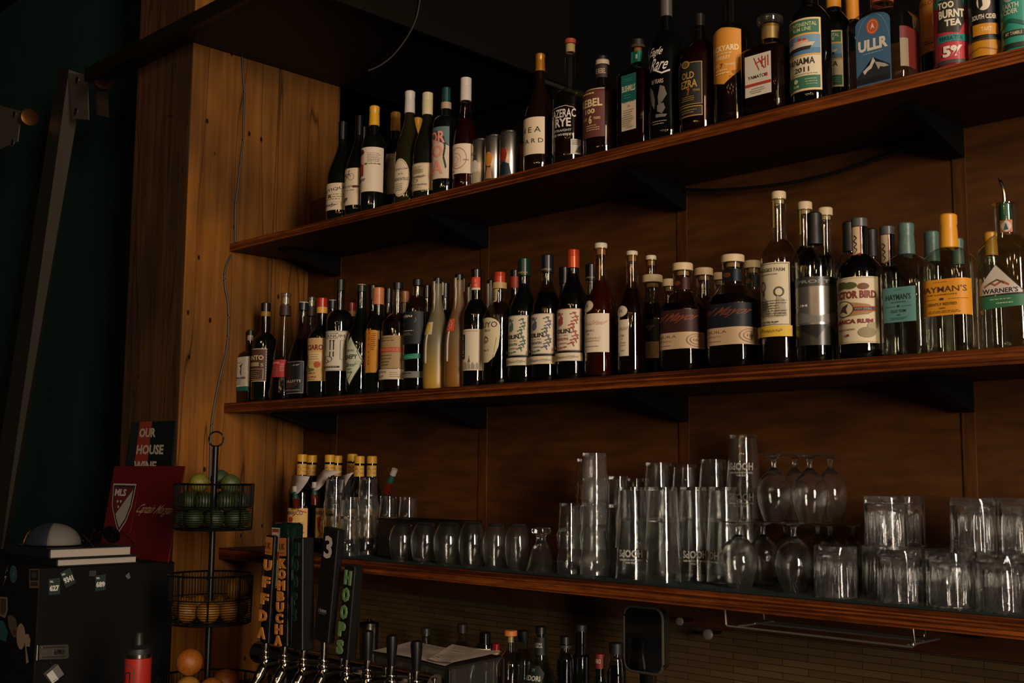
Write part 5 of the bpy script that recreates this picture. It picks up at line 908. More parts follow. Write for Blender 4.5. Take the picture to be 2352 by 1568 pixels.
# spicy liqueur bottles with yellow caps
TY = 'c79a3c'
def tam(): 
    a = Art().r(-1, 0, 1, 1, 'cda35a').t('TAMARICO', -.05, .84, 1.5, .14, '5c2a4c', bold=.03).e(-.1, .62, .2, .09, 'a8321c').poly([(-.25, .6), (.05, .6), (-.02, .3), (.1, .12), (-.2, .3)], '9c2a18').line([(.0, .7), (.2, .78)], .06, '3a4a3a', .02).e(.15, .5, .12, .1, 'd8b880').fine(.4, .8, .42, .55, 3, '7a5a30').t('LICOR PICANTE', .2, .14, 1.2, .06, '6d3a24', rot=20).line([(.4, .12), (.8, .2)], .1, 'a8321c', .04).line([(.4, .94), (.9, .86)], .1, 'a8321c', .03); return a
def tnk(): return Art().r(-1, 0, 1, 1, TY).poly([(-.35, .5), (-.02, .95), (.3, .5), (-.02, .05)], '8c3a1c').poly([(-.30, .5), (-.02, .88), (.25, .5), (-.02, .12)], TY).t('T', -.03, .5, .2, .45, '8c3a1c', bold=.03).r(.4, .66, 1, .70, '8c3a1c').r(.4, .30, 1, .34, '8c3a1c')
TM_ = [(694.5, 1043, -.20, 60, 'frontmost on the left, under the big paper tag'), (717, 1045, -.11, 54, 'set back behind the leftmost one'), (757.8, 1044, -.16, 58, 'third from the post, with the second hot sauce miniature'), (775, 1046, -.08, 50, 'nearly hidden behind the third one'), (809.4, 1042, -.085, 54, 'behind the middle pint stack, cap tallest'), (826, 1047, -.045, 42, 'farthest back, only a sliver of cap and neck'), (854.5, 1047, -.095, 54, 'rightmost of the yellow capped ones')]
for px, pt, y, w_, wd in TM_:
    bottle('liqueur_bottle', 'black bottle with yellow cap, ' + wd, ZG, y, px, pt, w_, (('cap', pt, pt + 17, 23.5, 'c8921c', .45),), (dict(y0=pt + 22, y1=pt + 47, ha=100, rot=18, nm='neck_label', art=tnk()), dict(y0=1166, y1=1234, ha=72, rot=14, art=tam())), glass='080706', sh=(.58, .73, 25, 'soft'), group='yellow capped bottles on the lowest shelf')
def mini(px, pt, pb, pxb, y, label):
    A_ = atY(pxb, pb, y); B__ = atY(px, pt, y); ax = (B__ - A_); L = ax.length
    r = empty('miniature_sauce_bottle', A_, label, 'bottle', 'hot sauce miniatures'); r.rotation_mode = 'QUATERNION'; r.rotation_quaternion = ax.to_track_quat('Z', 'Y')
    R = L * .14
    obj('glass', lathe([(0, 0), (R, 0), (R, L * .5), (R * .75, L * .62), (R * .6, L * .76), (0, L * .76)], 24), liquid('5e1a08', .1), r)
    obj('label', lathe([(R * 1.05, L * .44), (R * 1.05, L * .5), (R * .85, L * .62), (R * .72, L * .75)], 24), pm('163f2e', .5), r)
    obj('cap', lathe([(0, L * .75), (R * .85, L * .75), (R * .82, L), (0, L)], 24), pm('a39a8e', .5), r)
mini(677, 1117, 1168, 681, -.245, 'tiny hot sauce bottle hanging on the leftmost paper tag')
mini(722, 1107, 1160, 723, -.205, 'tiny hot sauce bottle hanging on the second paper tag')
mini(907, 1077, 1130, 886, -.10, 'tiny hot sauce bottle tilted above the pint glasses')
def ntag(P, y0, y1, label):
    bm = bmesh.new(); rows = []
    for i, (l, rr) in enumerate(P):
        y = y0 + (y1 - y0) * i / (len(P) - 1); rows.append((bm.verts.new(atY(l[0], l[1], y)), bm.verts.new(atY(rr[0], rr[1], y))))
    for p, q in zip(rows, rows[1:]): bm.faces.new((p[0], p[1], q[1], q[0]))
    o = obj('paper_neck_tag', bm, pm('b9aca4', .75)); md = o.modifiers.new('t', 'SOLIDIFY'); md.thickness = .0006; return tag(o, label, 'tag', 'paper tags of the hot sauce miniatures')
ntag([((671, 1090), (712, 1094)), ((669, 1104), (706, 1106)), ((667, 1122), (696, 1120)), ((667, 1131), (686, 1132)), ((674, 1134), (680, 1134))], -.236, -.250, 'white paper tag draped from the leftmost yellow capped bottle')
ntag([((743, 1078), (785, 1083)), ((733, 1092), (752, 1096)), ((723, 1112), (744, 1112)), ((712, 1120), (734, 1122)), ((720, 1126), (728, 1126))], -.192, -.212, 'white paper tag reaching left from the third yellow capped bottle')
ntag([((812, 1084), (786, 1092)), ((800, 1100), (783, 1110)), ((790, 1122), (778, 1118)), ((786, 1130), (781, 1130))], -.150, -.155, 'white paper tag seen through the pint glasses')
# ------------------------------------------------------------------ counter and everything on it
ZC = .87
cn = empty('bar_counter', (-3.1, -.7, 0), 'dark back bar counter running below the lowest shelf', 'counter')
for nm_, a, b__, mt in (('worktop', (-3.185, -1.35, ZC - .04), (1.0, -.004, ZC), pm('15120f', .35)), ('base', (-3.15, -.95, .0), (1.0, -.03, ZC - .04), pm('14100c', .6))):
    o_ = obj(nm_, B(a, b__, .002), mt, smooth=False); o_.parent = cn; o_.matrix_parent_inverse = Matrix.Translation(-cn.location)
def child(o, r):
    o.parent = r; o.matrix_parent_inverse = Matrix.Translation(-r.location); return o
# bottles under the shelf
CB = 'bottles on the counter below the shelves'
bottle('syrup_bottle', 'faint clear bottle with grey cap, farthest left under the lowest shelf', ZC, -.12, 979, 1441, 44, (('cap', 1441, 1458, 24, '24221e', .4),), (), glass='@cfcfc0', sh=(.62, .8, 22, 'soft'), group=CB)
bottle('syrup_bottle', 'dim tall clear bottle with dark cap behind the paper sheets', ZC, -.10, 1062, 1432, 46, (('cap', 1432, 1452, 24, '24221e', .4),), (), glass='@cfcfc0', sh=(.62, .8, 22, 'soft'), group=CB)
a = Art().r(-1, 0, 1, 1, 'c2b49c').t('BITTERS', 0, .65, 1.2, .22, INK, bold=.03).fine(-.6, .6, .15, .45, 2, '5a5040')
bottle('bitters_bottle', 'black capped jar with narrow cream label at the edge of the paper sheets', ZC, -.255, 1114, 1452, 40, (('cap', 1452, 1480, 26, '0c0d0d', .2),), (dict(y0=1487, y1=1498, ha=88, art=a),), sh=(.9, .93, 26, 'soft'), group=CB)
bottle('bitters_bottle', 'small red and gold capped bottle beside the black capped jar', ZC, -.255, 1139.5, 1477, 34, (('cap', 1477, 1492, 17, '7c1414', .2), ('band', 1492, 1502, 18, '9a7c54', .5)), (), glass='1a0606', sh=(.6, .8, 16, 'soft'), group=CB)
a = Art().r(-1, 0, 1, 1, 'c4641c').t('ORANGE', 0, .6, .5, .03, 'e0b080')
bottle('liqueur_bottle', 'clear bottle with orange and cream stopper and orange paper strip', ZC, -.255, 1173, 1447, 60, (('stopper', 1447, 1459, 30, 'c0702c', .5), ('cork', 1459, 1474, 13, 'b49a70', .7)), (dict(y0=1461, y1=1514, ha=26, rot=-45, nm='orange_strip', art=a),), glass='@dfe2d2', fill=1556, liq='241208', sh=(.68, .80, 24, 'soft'), group=CB)
bottle('liqueur_bottle', 'clear bottle with black cap behind the orange strip bottle', ZC, -.18, 1202, 1447, 46, (('cap', 1447, 1472, 25, '0e0e0c', .5),), (), glass='@cfd0c0', sh=(.66, .82, 20, 'soft'), group=CB)
a = Art().poly([(-1, .6), (-.5, 1), (.6, 1), (1, .6), (.7, 0), (-.7, 0)], '121a16').t('MIDORI', .05, .32, 1.25, .28, 'b8b8a4', bold=.03).t('M', .05, .75, .3, .2, '4a6a58')
b2 = Art().r(-1, 0, 1, 1, '101310').t('MELON', 0, .62, 1.2, .14, 'b8b8a4').t('LIQUEUR', 0, .45, 1.4, .12, 'b8b8a4')
bottle('liqueur_bottle', 'green tinted bottle with black hexagonal label and black cap under the shelf', ZC, -.255, 1242, 1437.5, 88, (('cap', 1437.5, 1454, 27, '0d100e', .35),), (dict(y0=1525, y1=1566, ha=62, art=a), dict(y0=1462, y1=1502, ha=88, nm='neck_label', art=b2)), glass='@b8d0b8', sh=(.42, .80, 27, 'slope'), group=CB)
bottle('syrup_bottle', 'dark bottle with ribbed pump cap right of the green tinted one', ZC, -.255, 1298.5, 1460, 40, (('cap', 1460, 1478, 24, '101110', .4), ('ring', 1480, 1487, 30, '2a2620', .4)), (), glass='@bfc0b0', fill=1515, liq='0e0c08', sh=(.78, .86, 25, 'soft'), group=CB)
bottle('wine_bottle', 'plain black bottle with tall straight neck under the shelf', ZC, -.22, 1334.6, 1432.6, 46, (('cap', 1432.6, 1448, 29, '0f100e', .5),), (), glass='0a0b0a', sh=(.74, .76, 29, 'soft'), group=CB)
a = Art().r(-1, 0, 1, 1, '6d1614').t('JINRO', 0, .5, 1.1, .45, 'b89c8a', bold=.02)
bottle('soju_bottle', 'dark bottle with red foil neck right of the straight necked black one', ZC, -.255, 1378, 1500.5, 44, (('foil', 1500.5, 1506, 22, '6d1614', .4),), (dict(y0=1503, y1=1534, ha=88, nm='neck_label', art=a),), glass='@90b898', sh=(.6, .80, 21, 'slope'), group=CB)
bottle('syrup_bottle', 'clear bottle with rounded black cap left of the black framed device', ZC, -.24, 1415.5, 1475, 48, (('cap', 1475, 1500, 33, '0b0c0b', .5),), (), glass='@c8c8b4', fill=1530, liq='14110a', sh=(.72, .88, 30, 'soft'), group=CB)
# steel shaker tin
p = atY(848, 1426, -.34); k = ppm(p)
sh_ = empty('shaker_tin', (p.x, p.y, ZC), 'steel shaker tin catching the light behind the tap handles', 'shaker'); Hh = p.z - ZC; R = 22 / k
obj('body', lathe([(0, 0), (R * .8, 0), (R, Hh - .012), (R * .97, Hh - .012)], 36), pm('8d867a', .22, 1), sh_); obj('lid', lathe([(R * 1.02, Hh - .013), (R * 1.02, Hh - .004), (R * .3, Hh), (R * .2, Hh + .006), (0, Hh + .006)], 36), pm('5a564e', .25, 1), sh_)
# black framed device (card reader panel) with chrome rim
c0 = atY(1484, 1468, -.20); k = ppm(c0)
dv = empty('payment_terminal', (c0.x, -.20, ZC), 'black rounded panel with chrome rim standing under the lowest shelf', 'terminal')
def rrect(w, h, r, n=6):
    P = []
    for cx_, cz_, a0 in ((w / 2 - r, h / 2 - r, 0), (-w / 2 + r, h / 2 - r, 90), (-w / 2 + r, -h / 2 + r, 180), (w / 2 - r, -h / 2 + r, 270)):
        for i in range(n + 1): t = math.radians(a0 + 90 * i / n); P.append((cx_ + r * math.cos(t), cz_ + r * math.sin(t)))
    return P
def rslab(w, h, r, y0, y1):
    bm = bmesh.new(); P = rrect(w, h, r); a = [bm.verts.new((x, y0, z)) for x, z in P]; b = [bm.verts.new((x, y1, z)) for x, z in P]; n = len(P)
    bm.faces.new(a); bm.faces.new(b[::-1])
    for i in range(n): bm.faces.new((a[i], b[i], b[(i + 1) % n], a[(i + 1) % n]))
    bmesh.ops.recalc_face_normals(bm, faces=bm.faces[:]); return bm
wz, hz = .105, 142 / k; zc_ = c0.z - ZC
o_ = obj('screen', rslab(wz, hz, .022, -.012, .0), pm('070707', .12), dv, smooth=False); o_.location.z = zc_
o_ = obj('rim', tube([(x, -.010, z) for x, z in rrect(wz + .004, hz + .004, .023)], .0035, 8, closed=True), pm('5e594f', .35, .6), dv); o_.location.z = zc_
o_ = obj('back_shell', rslab(wz - .006, hz - .006, .022, .001, .022), pm('5a554c', .25, .9), dv, smooth=False); o_.location.z = zc_
obj('stand', B((-.02, 0, 0), (.02, .014, zc_ - hz / 2 + .004), .002), pm('6a645a', .25, 1), dv, smooth=False)
# chrome knobs on the tiled wall
for px, py, r_, what, rod in ((1622, 1457, .0125, 'chrome round knob on a short rod against the tiled wall', True), (1557, 1427, .010, 'small chrome ball knob catching a warm glint under the shelf', False)):
    q = atY(px, py, -.06); kn = empty('wall_knob', (q.x, -.0, q.z), what, 'knob')
    bm = lathe([(0, 0), (r_ * .5, 0), (r_ * .5, .004), (r_, .006), (r_ * .9, .012), (0, .016)], 28); bmesh.ops.rotate(bm, verts=bm.verts, matrix=Matrix.Rotation(math.pi / 2, 3, 'X')); bmesh.ops.translate(bm, verts=bm.verts, vec=(0, -.045, 0)); obj('knob_head', bm, pm('b0a898', .3, .6), kn)
    obj('rod', tube([(0, -.001, 0), (0, -.046, 0)], .0035, 8), pm('7a7468', .2, 1), kn)
    if rod: obj('side_rod', tube([(-.002, -.05, 0), (-.05, -.05, .001)], .003, 8), pm('8a7c50', .25, 1), kn)
# wire glass hanger under the lowest shelf
def wire(pts, r=.0024): return tube(pts, r, 8)
zr = ZB - TB
q0 = atY(1668, 1437, -.27); q1 = atY(2100, 1480, -.27); q2 = atY(1755, 1425, -.14); q3 = atY(2125, 1472, -.14)
hg = empty('wire_rack', (q0.x, -.27, q0.z), 'chrome wire glass hanger screwed under the lowest shelf', 'rack'); CHR = pm('b4b0a8', .38, .9)
for nm_, pts in (('front_wire', [(q0.x - .003, -.27, zr), (q0.x, -.27, q0.z + .003), (q0.x + .004, -.27, q0.z), (q1.x - .004, -.27, q0.z), (q1.x, -.27, q0.z + .003), (q1.x, -.27, zr)]), ('rear_wire', [(q2.x - .003, -.14, zr), (q2.x, -.14, q0.z + .003), (q2.x + .004, -.14, q0.z), (q3.x - .01, -.14, q0.z), (q3.x, -.14, q0.z + .003), (q3.x, -.14, zr)]), ('middle_wire', [(q0.x + .03, -.21, q0.z + .004), (q1.x - .01, -.21, q0.z + .004)]), ('cross_wire', [(q0.x + .03, -.27, q0.z + .002), (q0.x + .03, -.14, q0.z + .002)]), ('cross_wire', [(q1.x - .012, -.27, q0.z + .002), (q1.x - .012, -.14, q0.z + .002)])):
    child(obj(nm_, wire(pts), CHR), hg)
# paper sheets on a steel edged glass case
zt_ = 1.10
c1, c2, c3, c4 = [atZ(px, py, zt_) for px, py in ((850, 1494), (948, 1474), (1156, 1506), (1032, 1532))]
cs = empty('glass_case', ((c1.x + c3.x) / 2, (c1.y + c3.y) / 2, ZC), 'steel edged glass case holding loose paper menus, right of the black tap handles', 'case')
def quadprism(pts, z0, z1):
    bm = bmesh.new(); slab(bm, [(p.x, p.y) for p in pts], z0, z1); bmesh.ops.recalc_face_normals(bm, faces=bm.faces[:]); return bm
child(obj('top_panel', quadprism([c4, c3, c2, c1], zt_ - .006, zt_ - .001), pm('3a3630', .25, .5), smooth=False), cs)
ins = [c4.lerp(c2, .04), c3.lerp(c1, .04), c2.lerp(c4, .04), c1.lerp(c3, .04)]
child(obj('glass_walls', quadprism(ins, ZC + .001, zt_ - .007), glassmat('c8ccc4', .05, .8, .08), smooth=False), cs)
for p_ in (c1, c2, c3, c4): child(obj('corner_post', tube([(p_.x, p_.y, ZC), (p_.x, p_.y, zt_ - .006)], .004, 8), pm('6a665e', .25, 1)), cs)
def sheet(A_, B_, C_, D_, z, label, seed):
    bm = bmesh.new(); n = 8; g = [[None] * (n + 1) for _ in range(n + 1)]
    for i in range(n + 1):
        for j in range(n + 1):
            u, v = i / n, j / n; p = A_.lerp(B_, u).lerp(D_.lerp(C_, u), v); g[i][j] = bm.verts.new((p.x, p.y, z + .003 * math.sin(3 * u + seed) ** 2 + .004 * max(0, v - .6) * math.cos(4 * u + seed) ** 2))
    for i in range(n):
        for j in range(n): bm.faces.new((g[i][j], g[i + 1][j], g[i + 1][j + 1], g[i][j + 1]))
    r = empty('paper_menu', ((A_ + C_) / 2).to_tuple()[:2] + (z,), label, 'paper', 'paper menus on the glass case')
    child(obj('sheet', bm, pm('c4b4a4', .8)), r)
    A2 = Art().fine(-.7, .4, .62, .9, 5, '7a6a5c').t('Cocktails', -.2, .52, .6, .08, '5a4438', shear=.3).fine(-.5, .7, .12, .42, 5, '8a7a6c')
    bm2, ms = artmesh(A2, lambda u, v, o: tuple(A_.lerp(B_, (u + 1) / 2).lerp(D_.lerp(C_, (u + 1) / 2), v) + Vector((0, 0, z - zt_ + .0075))), su=1, sv=1); child(obj('printing', bm2, ms, smooth=False), r)
sheet(c1.lerp(c4, .02), c4.lerp(c1, .05), c2.lerp(c3, .62) * .5 + c4.lerp(c3, .5) * .5, c2, zt_ + .001, 'creased paper menu lying at the left end of the glass case', 0)
sheet(c4.lerp(c1, .25), c4.lerp(c3, .04), c3.lerp(c4, .02), c2.lerp(c3, .45), zt_ + .006, 'creased paper menu overlapping towards the right corner of the glass case', 2)
# ------------------------------------------------------------------ beer taps
YT = -.73
tower = atY(780, 1562, -.66)
tw = empty('tap_tower', (tower.x, -.66, ZC), 'chrome horizontal beer tower pipe behind the eight taps', 'tower')
STL = pm('8f887c', .16, 1)
bm = bmesh.new(); xa = atY(600, 1500, -.66).x - .02; xb = atY(975, 1560, -.66).x + .03
child(obj('pipe', tube([(xa, -.655, 1.062), (xb, -.655, 1.062)], .026, 28), STL), tw)
for xx in (xa + .10, xb - .10): child(obj('pedestal', tube([(xx, -.655, ZC), (xx, -.655, 1.05)], .022, 24), STL), tw)
def tap(pt, pb, wf, df, col, label, letters=None, knob=False, fer=.018, lc='b8742c', badge=None, art=None, y=YT):
    Pb = atY(pb[0], pb[1], y); Pt = atY(pt[0], pt[1], y); ax = Pt - Pb; L = ax.length; ax.normalize()
    r = empty('beer_tap', Pb, label, 'beer tap', 'row of beer taps')
    Rm = Vector((1, 0, 0)); Zm = ax; Ym = Zm.cross(Rm).normalized(); Rm = Ym.cross(Zm)
    M = Matrix((Rm, Ym, Zm)).transposed().to_4x4()
    if knob: bm = lathe([(0, 0), (.0085, 0), (.0095, L * .2), (.0125, L * .8), (.0115, L * .96), (.007, L), (0, L)], 24)
    else: bm = box(bmesh.new(), (-wf / 2, -df / 2, 0), (wf / 2, df / 2, L), .003)
    bmesh.ops.transform(bm, matrix=M, verts=bm.verts); h = obj('handle', bm, pm(col, .42, 0, 0, .3), r, smooth=knob)
    def face(A2, name):
        def mp(u, v, o): return tuple(M @ Vector((u, -df / 2 - o * 3, v)))
        bm2, ms = artmesh(A2, mp, su=1, sv=1, base=.0007, lift=.0006); o = obj(name, bm2, ms, h, smooth=False); return o
    if letters:
        A2 = Art(); n = len(letters[0]); v1, v0 = letters[1] * L, letters[2] * L; st = (v1 - v0) / n
        for i, c in enumerate(letters[0]): A2.t(c, 0, v1 - st * (i + .5), wf * letters[3], st * letters[4], (lc, .5), bold=.05)
        o = face(A2, 'raised_letters'); md = o.modifiers.new('t', 'SOLIDIFY'); md.thickness = .0035; md.offset = 0
    if badge: face(badge(wf, L), 'badge')
    if art: face(art(wf, L), 'handle_print')
    obj('ferrule', lathe([(0, -.0), (.0085, 0), (.0085, -.004), (.006, -fer), (0, -fer)][::-1], 24), STL, r)
    z = -fer; obj('collar', lathe([(.006, z), (.0115, z), (.0125, z - .003), (.0115, z - .006), (.007, z - .007), (.007, z - .010), (.012, z - .011), (.0135, z - .016), (.012, z - .020), (.006, z - .021)][::-1], 28), STL, r)
    z -= .02
    obj('shank', tube([(0, -.006, z - .014), (0, .012, z - .012), (0, .030, z - .011), (0, .046, z - .012)], [.013, .012, .010, .010], 20), STL, r)
    obj('spout', tube(smoothpts([(0, .004, z), (0, -.004, z - .018), (0, -.018, z - .040), (0, -.034, z - .066), (0, -.040, z - .10)]), [.011] * 6 + [.0135] * 6 + [.012] * 6 + [.0095] * 7, 20), STL, r)
    obj('bleeder_screw', lathe([(0, 0), (.005, 0), (.005, .004), (.003, .005), (.003, .012), (.006, .013), (.006, .018), (0, .018)], 16), STL, r).location = (0, .05, z)
def uk(w, L): return Art().r(-w * .42, L * .82, w * .42, L * .985, ('a5662a', .5)).t('UK', 0, L * .905, w * .6, L * .06, ('6a3a14', .5), bold=.02).r(-w * .3, L * .845, w * .3, L * .85, ('6a3a14', .5))
tap((625.6, 1229), (610.5, 1476), .036, .012, '110f0c', 'tap handle with wooden letters UFFDA, leftmost of the row', ('UFFDA', .80, .02, .85, .66), badge=uk)
tap((656, 1231), (653.5, 1484), .036, .012, '110f0c', 'tap handle with wooden letters KOMBUCHA, second from the left', ('KOMBUCHA', .80, .01, .78, .92), badge=uk)
tap((698, 1234), (697, 1492), .036, .034, '11120f', 'thick tap handle with dim dark green letters, third from the left', ('HOOPS', .97, .24, .42, .80), lc='0f241c')
def three(w, L): return Art().t('3', -.0, L * .83, w * .55, L * .20, ('b5aca0', .4), bold=.03)
def sheeps(w, L): return Art().t('3 SHEEPS', 0, L * .27, w * .55, L * .028, ('9a9488', .5), bold=.02).r(-w * .22, L * .245, w * .24, L * .249, ('6a665e', .5))
tap((768, 1212), (744, 1472), .054, .020, '131110', 'wide black tap handle with a big white 3, tallest of the row', art=three, badge=sheeps, fer=.040)
tap((814, 1297), (796, 1511), .036, .026, '12120f', 'tap handle with pale green letters, shorter, right of the white 3', ('HOOPS', .96, .04, .62, .84), lc='5d7a4c')
tap((845, 1447), (844, 1515), 0, 0, '0b0b0b', 'plain black knob tap handle, first of the three knobs', knob=True)
tap((901, 1457), (899, 1528), 0, 0, '0b0b0b', 'plain black knob tap handle, middle of the three knobs', knob=True)
tap((957, 1470), (956, 1540), 0, 0, '0b0b0b', 'plain black knob tap handle, rightmost of the three knobs', knob=True)
# tall green bottle-shaped dispenser left of the taps
d0 = atY(640, 1200, -.50)
ds = empty('liqueur_dispenser', (d0.x, -.47, ZC), 'dark green glass block bottle with white bordered label behind the left taps', 'bottle')
hh = d0.z - ZC; obj('glass', B((-.036, -.03, 0), (.036, .03, hh), .010), bottleglass('062018'), ds, smooth=True)
A2 = Art().r(-.031, hh - .175, .008, hh - .014, ('c4b8a4', .5)).frame(-.029, hh - .172, .006, hh - .017, .002, .002, ('1c5a3c', .5)).r(-.026, hh - .026, .002, hh - .019, ('a03420', .5)).r(-.031, hh - .10, .008, hh - .078, ('a8321c', .5)).fine(-.024, .002, hh - .074, hh - .03, 6, '8a8274').t('SERVED COLD', -.011, hh - .089, .03, .006, ('d0a080', .5), bold=.03).e(-.011, hh - .135, .011, .022, ('1c4a34', .5))
bm2, ms = artmesh(A2, lambda u, v, o: (u, -.03 - o, v), su=1, sv=1); obj('label', bm2, ms, ds, smooth=False)
# ------------------------------------------------------------------ black cabinet with stickers
XK = -3.2; ZK = 1.241
kb = empty('cabinet', (XK, -.925, 0), 'black painted wooden cabinet covered in stickers, with a hasp and tags', 'cabinet')
child(obj('body', B((-4.1, -.925, 0), (XK, -.512, ZK), .004), wallmat('worn_black_paint', '070706', .75, .06, 40), smooth=False), kb)
def pxart(A2, f, name, par, **k_):
    bm2, ms = artmesh(A2, lambda u, v, o: tuple(f(u, -v, o)), su=1, sv=1, **k_); return child(obj(name, bm2, ms, smooth=False), par)
fX = lambda u, v, o: atX(u, v, XK + o); fY = lambda u, v, o: atY(u, v, -.925 - o)
def stick(A2, label, f=fX, name='sticker'): 
    bm2, ms = artmesh(A2, lambda u, v, o: tuple(f(u, -v, o)), su=1, sv=1)
    o = obj(name, bm2, ms, kb, smooth=False); o.matrix_parent_inverse = Matrix.Translation(-kb.location); o['label'] = label; return o
GS = '142a22'
def num(x0, y0, x1, y1, n, rot=0):
    cx_, cy_ = (x0 + x1) / 2, (y0 + y1) / 2; w, h = (x1 - x0) / 2, (y1 - y0) / 2; t = math.radians(rot)
    P = [(cx_ + a * math.cos(t) - b * math.sin(t), -cy_ + a * math.sin(t) + b * math.cos(t)) for a, b in ((-w, -h - 1.5), (w, -h + 1.5), (w, h + 1.5), (-w, h - 1.5))]
    up = (-math.sin(t), math.cos(t)); rt = (math.cos(t), math.sin(t))
    return Art().poly(P, GS).t('NO.', cx_ + up[0] * h * .6 - rt[0] * w * .45, -cy_ + up[1] * h * .6 - rt[1] * w * .45, w * .65, h * .26, 'c8c4b4', rot=rot, bold=.05).t(n, cx_ - up[0] * h * .2, -cy_ - up[1] * h * .2, w * 1.75, h * .75, 'c8c4b4', rot=rot + (4 if rot == 0 else 0), bold=.06)
stick(num(112, 1328, 138, 1365, '627'), 'green sticker numbered 627'); stick(num(143, 1308, 169, 1345, '9341', 22), 'tilted green sticker numbered 9341'); stick(num(219, 1320, 243, 1356, '689'), 'green sticker numbered 689')
stick(Art().r(205, -1323, 221, -1310, '2a2c2a'), 'grey tape scrap'); stick(Art().poly([(288, -1322), (296, -1314), (300, -1326), (294, -1330)], '5a5a54'), 'small glossy scrap')
stick(Art().e(31, -1318, 8.5, 20, '284c4a').ring(31, -1318, 6.4, 15, .12, '1e3c3c').e(31, -1318, 2.6, 7, '1e3c3c').e(31, -1318, 1.6, 5, '3d6e6c'), 'oval teal sticker', fY)
stick(Art().poly([(20, -1297), (11, -1322), (15, -1322), (4, -1349), (14, -1327), (10, -1327), (19, -1308), (14, -1310)], '8a8c86'), 'lightning bolt sticker', fY)
stick(Art().r(67, -1350, 90, -1306, '5a4c40').r(69, -1333, 88, -1309, '15130f').r(70, -1345, 87, -1336, '2c241d').e(78, -1320, 7, 7, '3a2e24'), 'brown and black rectangular sticker', fY)
stick(Art().poly([(0, -1370), (17, -1371), (18, -1400), (12, -1419), (0, -1414)], '6a5c52').poly([(1, -1374), (14, -1375), (14, -1400), (9, -1413), (1, -1410)], '3c2c22'), 'torn cream edged sticker', fY)
stick(Art().poly([(17, -1414), (26, -1412), (36, -1420), (40, -1440), (38, -1464), (30, -1462), (20, -1440)], '4a4030').e(33, -1452, 4, 6, '4a1e1a'), 'brown pasted sticker', fY)
stick(Art().poly([(0, -1424), (8, -1426), (18, -1450), (14, -1474), (0, -1468)], '1a4648'), 'teal splash sticker', fY)
stick(Art().e(48, -1461, 10, 30, '8a7660').poly([(56, -1456), (66, -1456), (70, -1470), (68, -1485), (60, -1484), (66, -1520), (60, -1524), (58, -1486)], '8a7660'), 'cream silhouette sticker', fY)
# hasp and padlock tag
hp = obj('hasp', bmesh.new(), pm('8a857a', .3, .95), kb)
def prismX(pts, x0, x1, bev=.0006):
    bm = bmesh.new(); A_ = [bm.verts.new(atX(px, py, XK + x0)) for px, py in pts]; C_ = [bm.verts.new(atX(px, py, XK) + Vector((x1, 0, 0))) for px, py in pts]; n = len(pts)
    bm.faces.new(A_); bm.faces.new(C_[::-1])
    for i in range(n): bm.faces.new((A_[i], C_[i], C_[(i + 1) % n], A_[(i + 1) % n]))
    bmesh.ops.recalc_face_normals(bm, faces=bm.faces[:]); return bm
bm = prismX([(90, 1482), (156, 1479), (157, 1507), (153, 1512), (88, 1514)], .0005, .003)
for v in ((97, 1487, 152, 1485), (95, 1509, 150, 1507)): tube([atX(v[0], v[1], XK + .004), atX(v[2], v[3], XK + .004)], .0016, 8, bm)
tube([atX(86, 1481, XK + .004), atX(84, 1516, XK + .004)], .0035, 12, bm)
bpy.data.objects.remove(hp); hp = child(obj('hasp', bm, pm('8a857a', .3, .95), smooth=False), kb)
child(obj('hasp_slot', prismX([(122, 1492), (147, 1491), (148, 1498), (145, 1502), (122, 1503)], .0031, .0036), pm('0a0a09', .5), smooth=False), kb)
child(obj('hasp_staple', tube(smoothpts([atX(124, 1497, XK + .004), atX(130, 1494, XK + .010), atX(137, 1494, XK + .010), atX(138, 1498, XK + .004)]), .0018, 8), pm('9a958a', .25, 1)), kb)
cbx = prismX([(99, 1547), (126, 1524), (140, 1546), (113, 1567)], .004, .020); q = empty('padlock', atX(120, 1545, XK + .012), 'small grey and white square lock block dangling under the hasp', 'lock')
child(obj('body', cbx, pm('77746c', .4, .3), smooth=False), q)
bm2, ms = artmesh(Art().poly([(99, -1547), (113, -1536), (127, -1557), (113, -1567)], 'c4c0b4').t('POUR', 119, -1559, 10, 2.6, '3a3834', rot=33), lambda u, v, o: tuple(atX(u, -v, XK) + Vector((.0205 + o, 0, 0))), su=1, sv=1); child(obj('label', bm2, ms, smooth=False), q)
child(obj('shackle', tube([atX(114, 1515, XK + .010), atX(118, 1530, XK + .012)], .0018, 8), pm('5a564c', .3, 1)), q)
# signs leaning on the post
def leaning(name, corners, ytop, zbase, back, art, label, cat='sign', th=.004):
    TL, TR, BR, BL = corners; p0 = atZ(BR[0], BR[1], zbase) if zbase else atY(BR[0], BR[1], back); p1 = atY(TR[0], TR[1], ytop); n = Vector((1, 0, 0)).cross(p1 - p0).normalized()
    if n.y > 0: n = -n
    C4 = [atP(px, py, p0, n) for px, py in (TL, TR, BR, BL)]
    r = empty(name, (C4[2] + C4[3]) / 2, label, cat); bm = bmesh.new()
    a = [bm.verts.new(p) for p in C4]; b = [bm.verts.new(p - n * th) for p in C4]; bm.faces.new(a[::-1]); bm.faces.new(b)
    for i in range(4): bm.faces.new((a[i], a[(i + 1) % 4], b[(i + 1) % 4], b[i]))
    bmesh.ops.recalc_face_normals(bm, faces=bm.faces[:]); child(obj('board', bm, pm(art.bg, .35), smooth=False), r)
    def mp(u, v, o): return tuple(C4[3].lerp(C4[2], (u + 1) / 2).lerp(C4[0].lerp(C4[1], (u + 1) / 2), v) + n * o)
    bm2, ms = artmesh(art, mp, su=1, sv=1); child(obj('printed_face', bm2, ms, smooth=False), r); return r, p0, C4
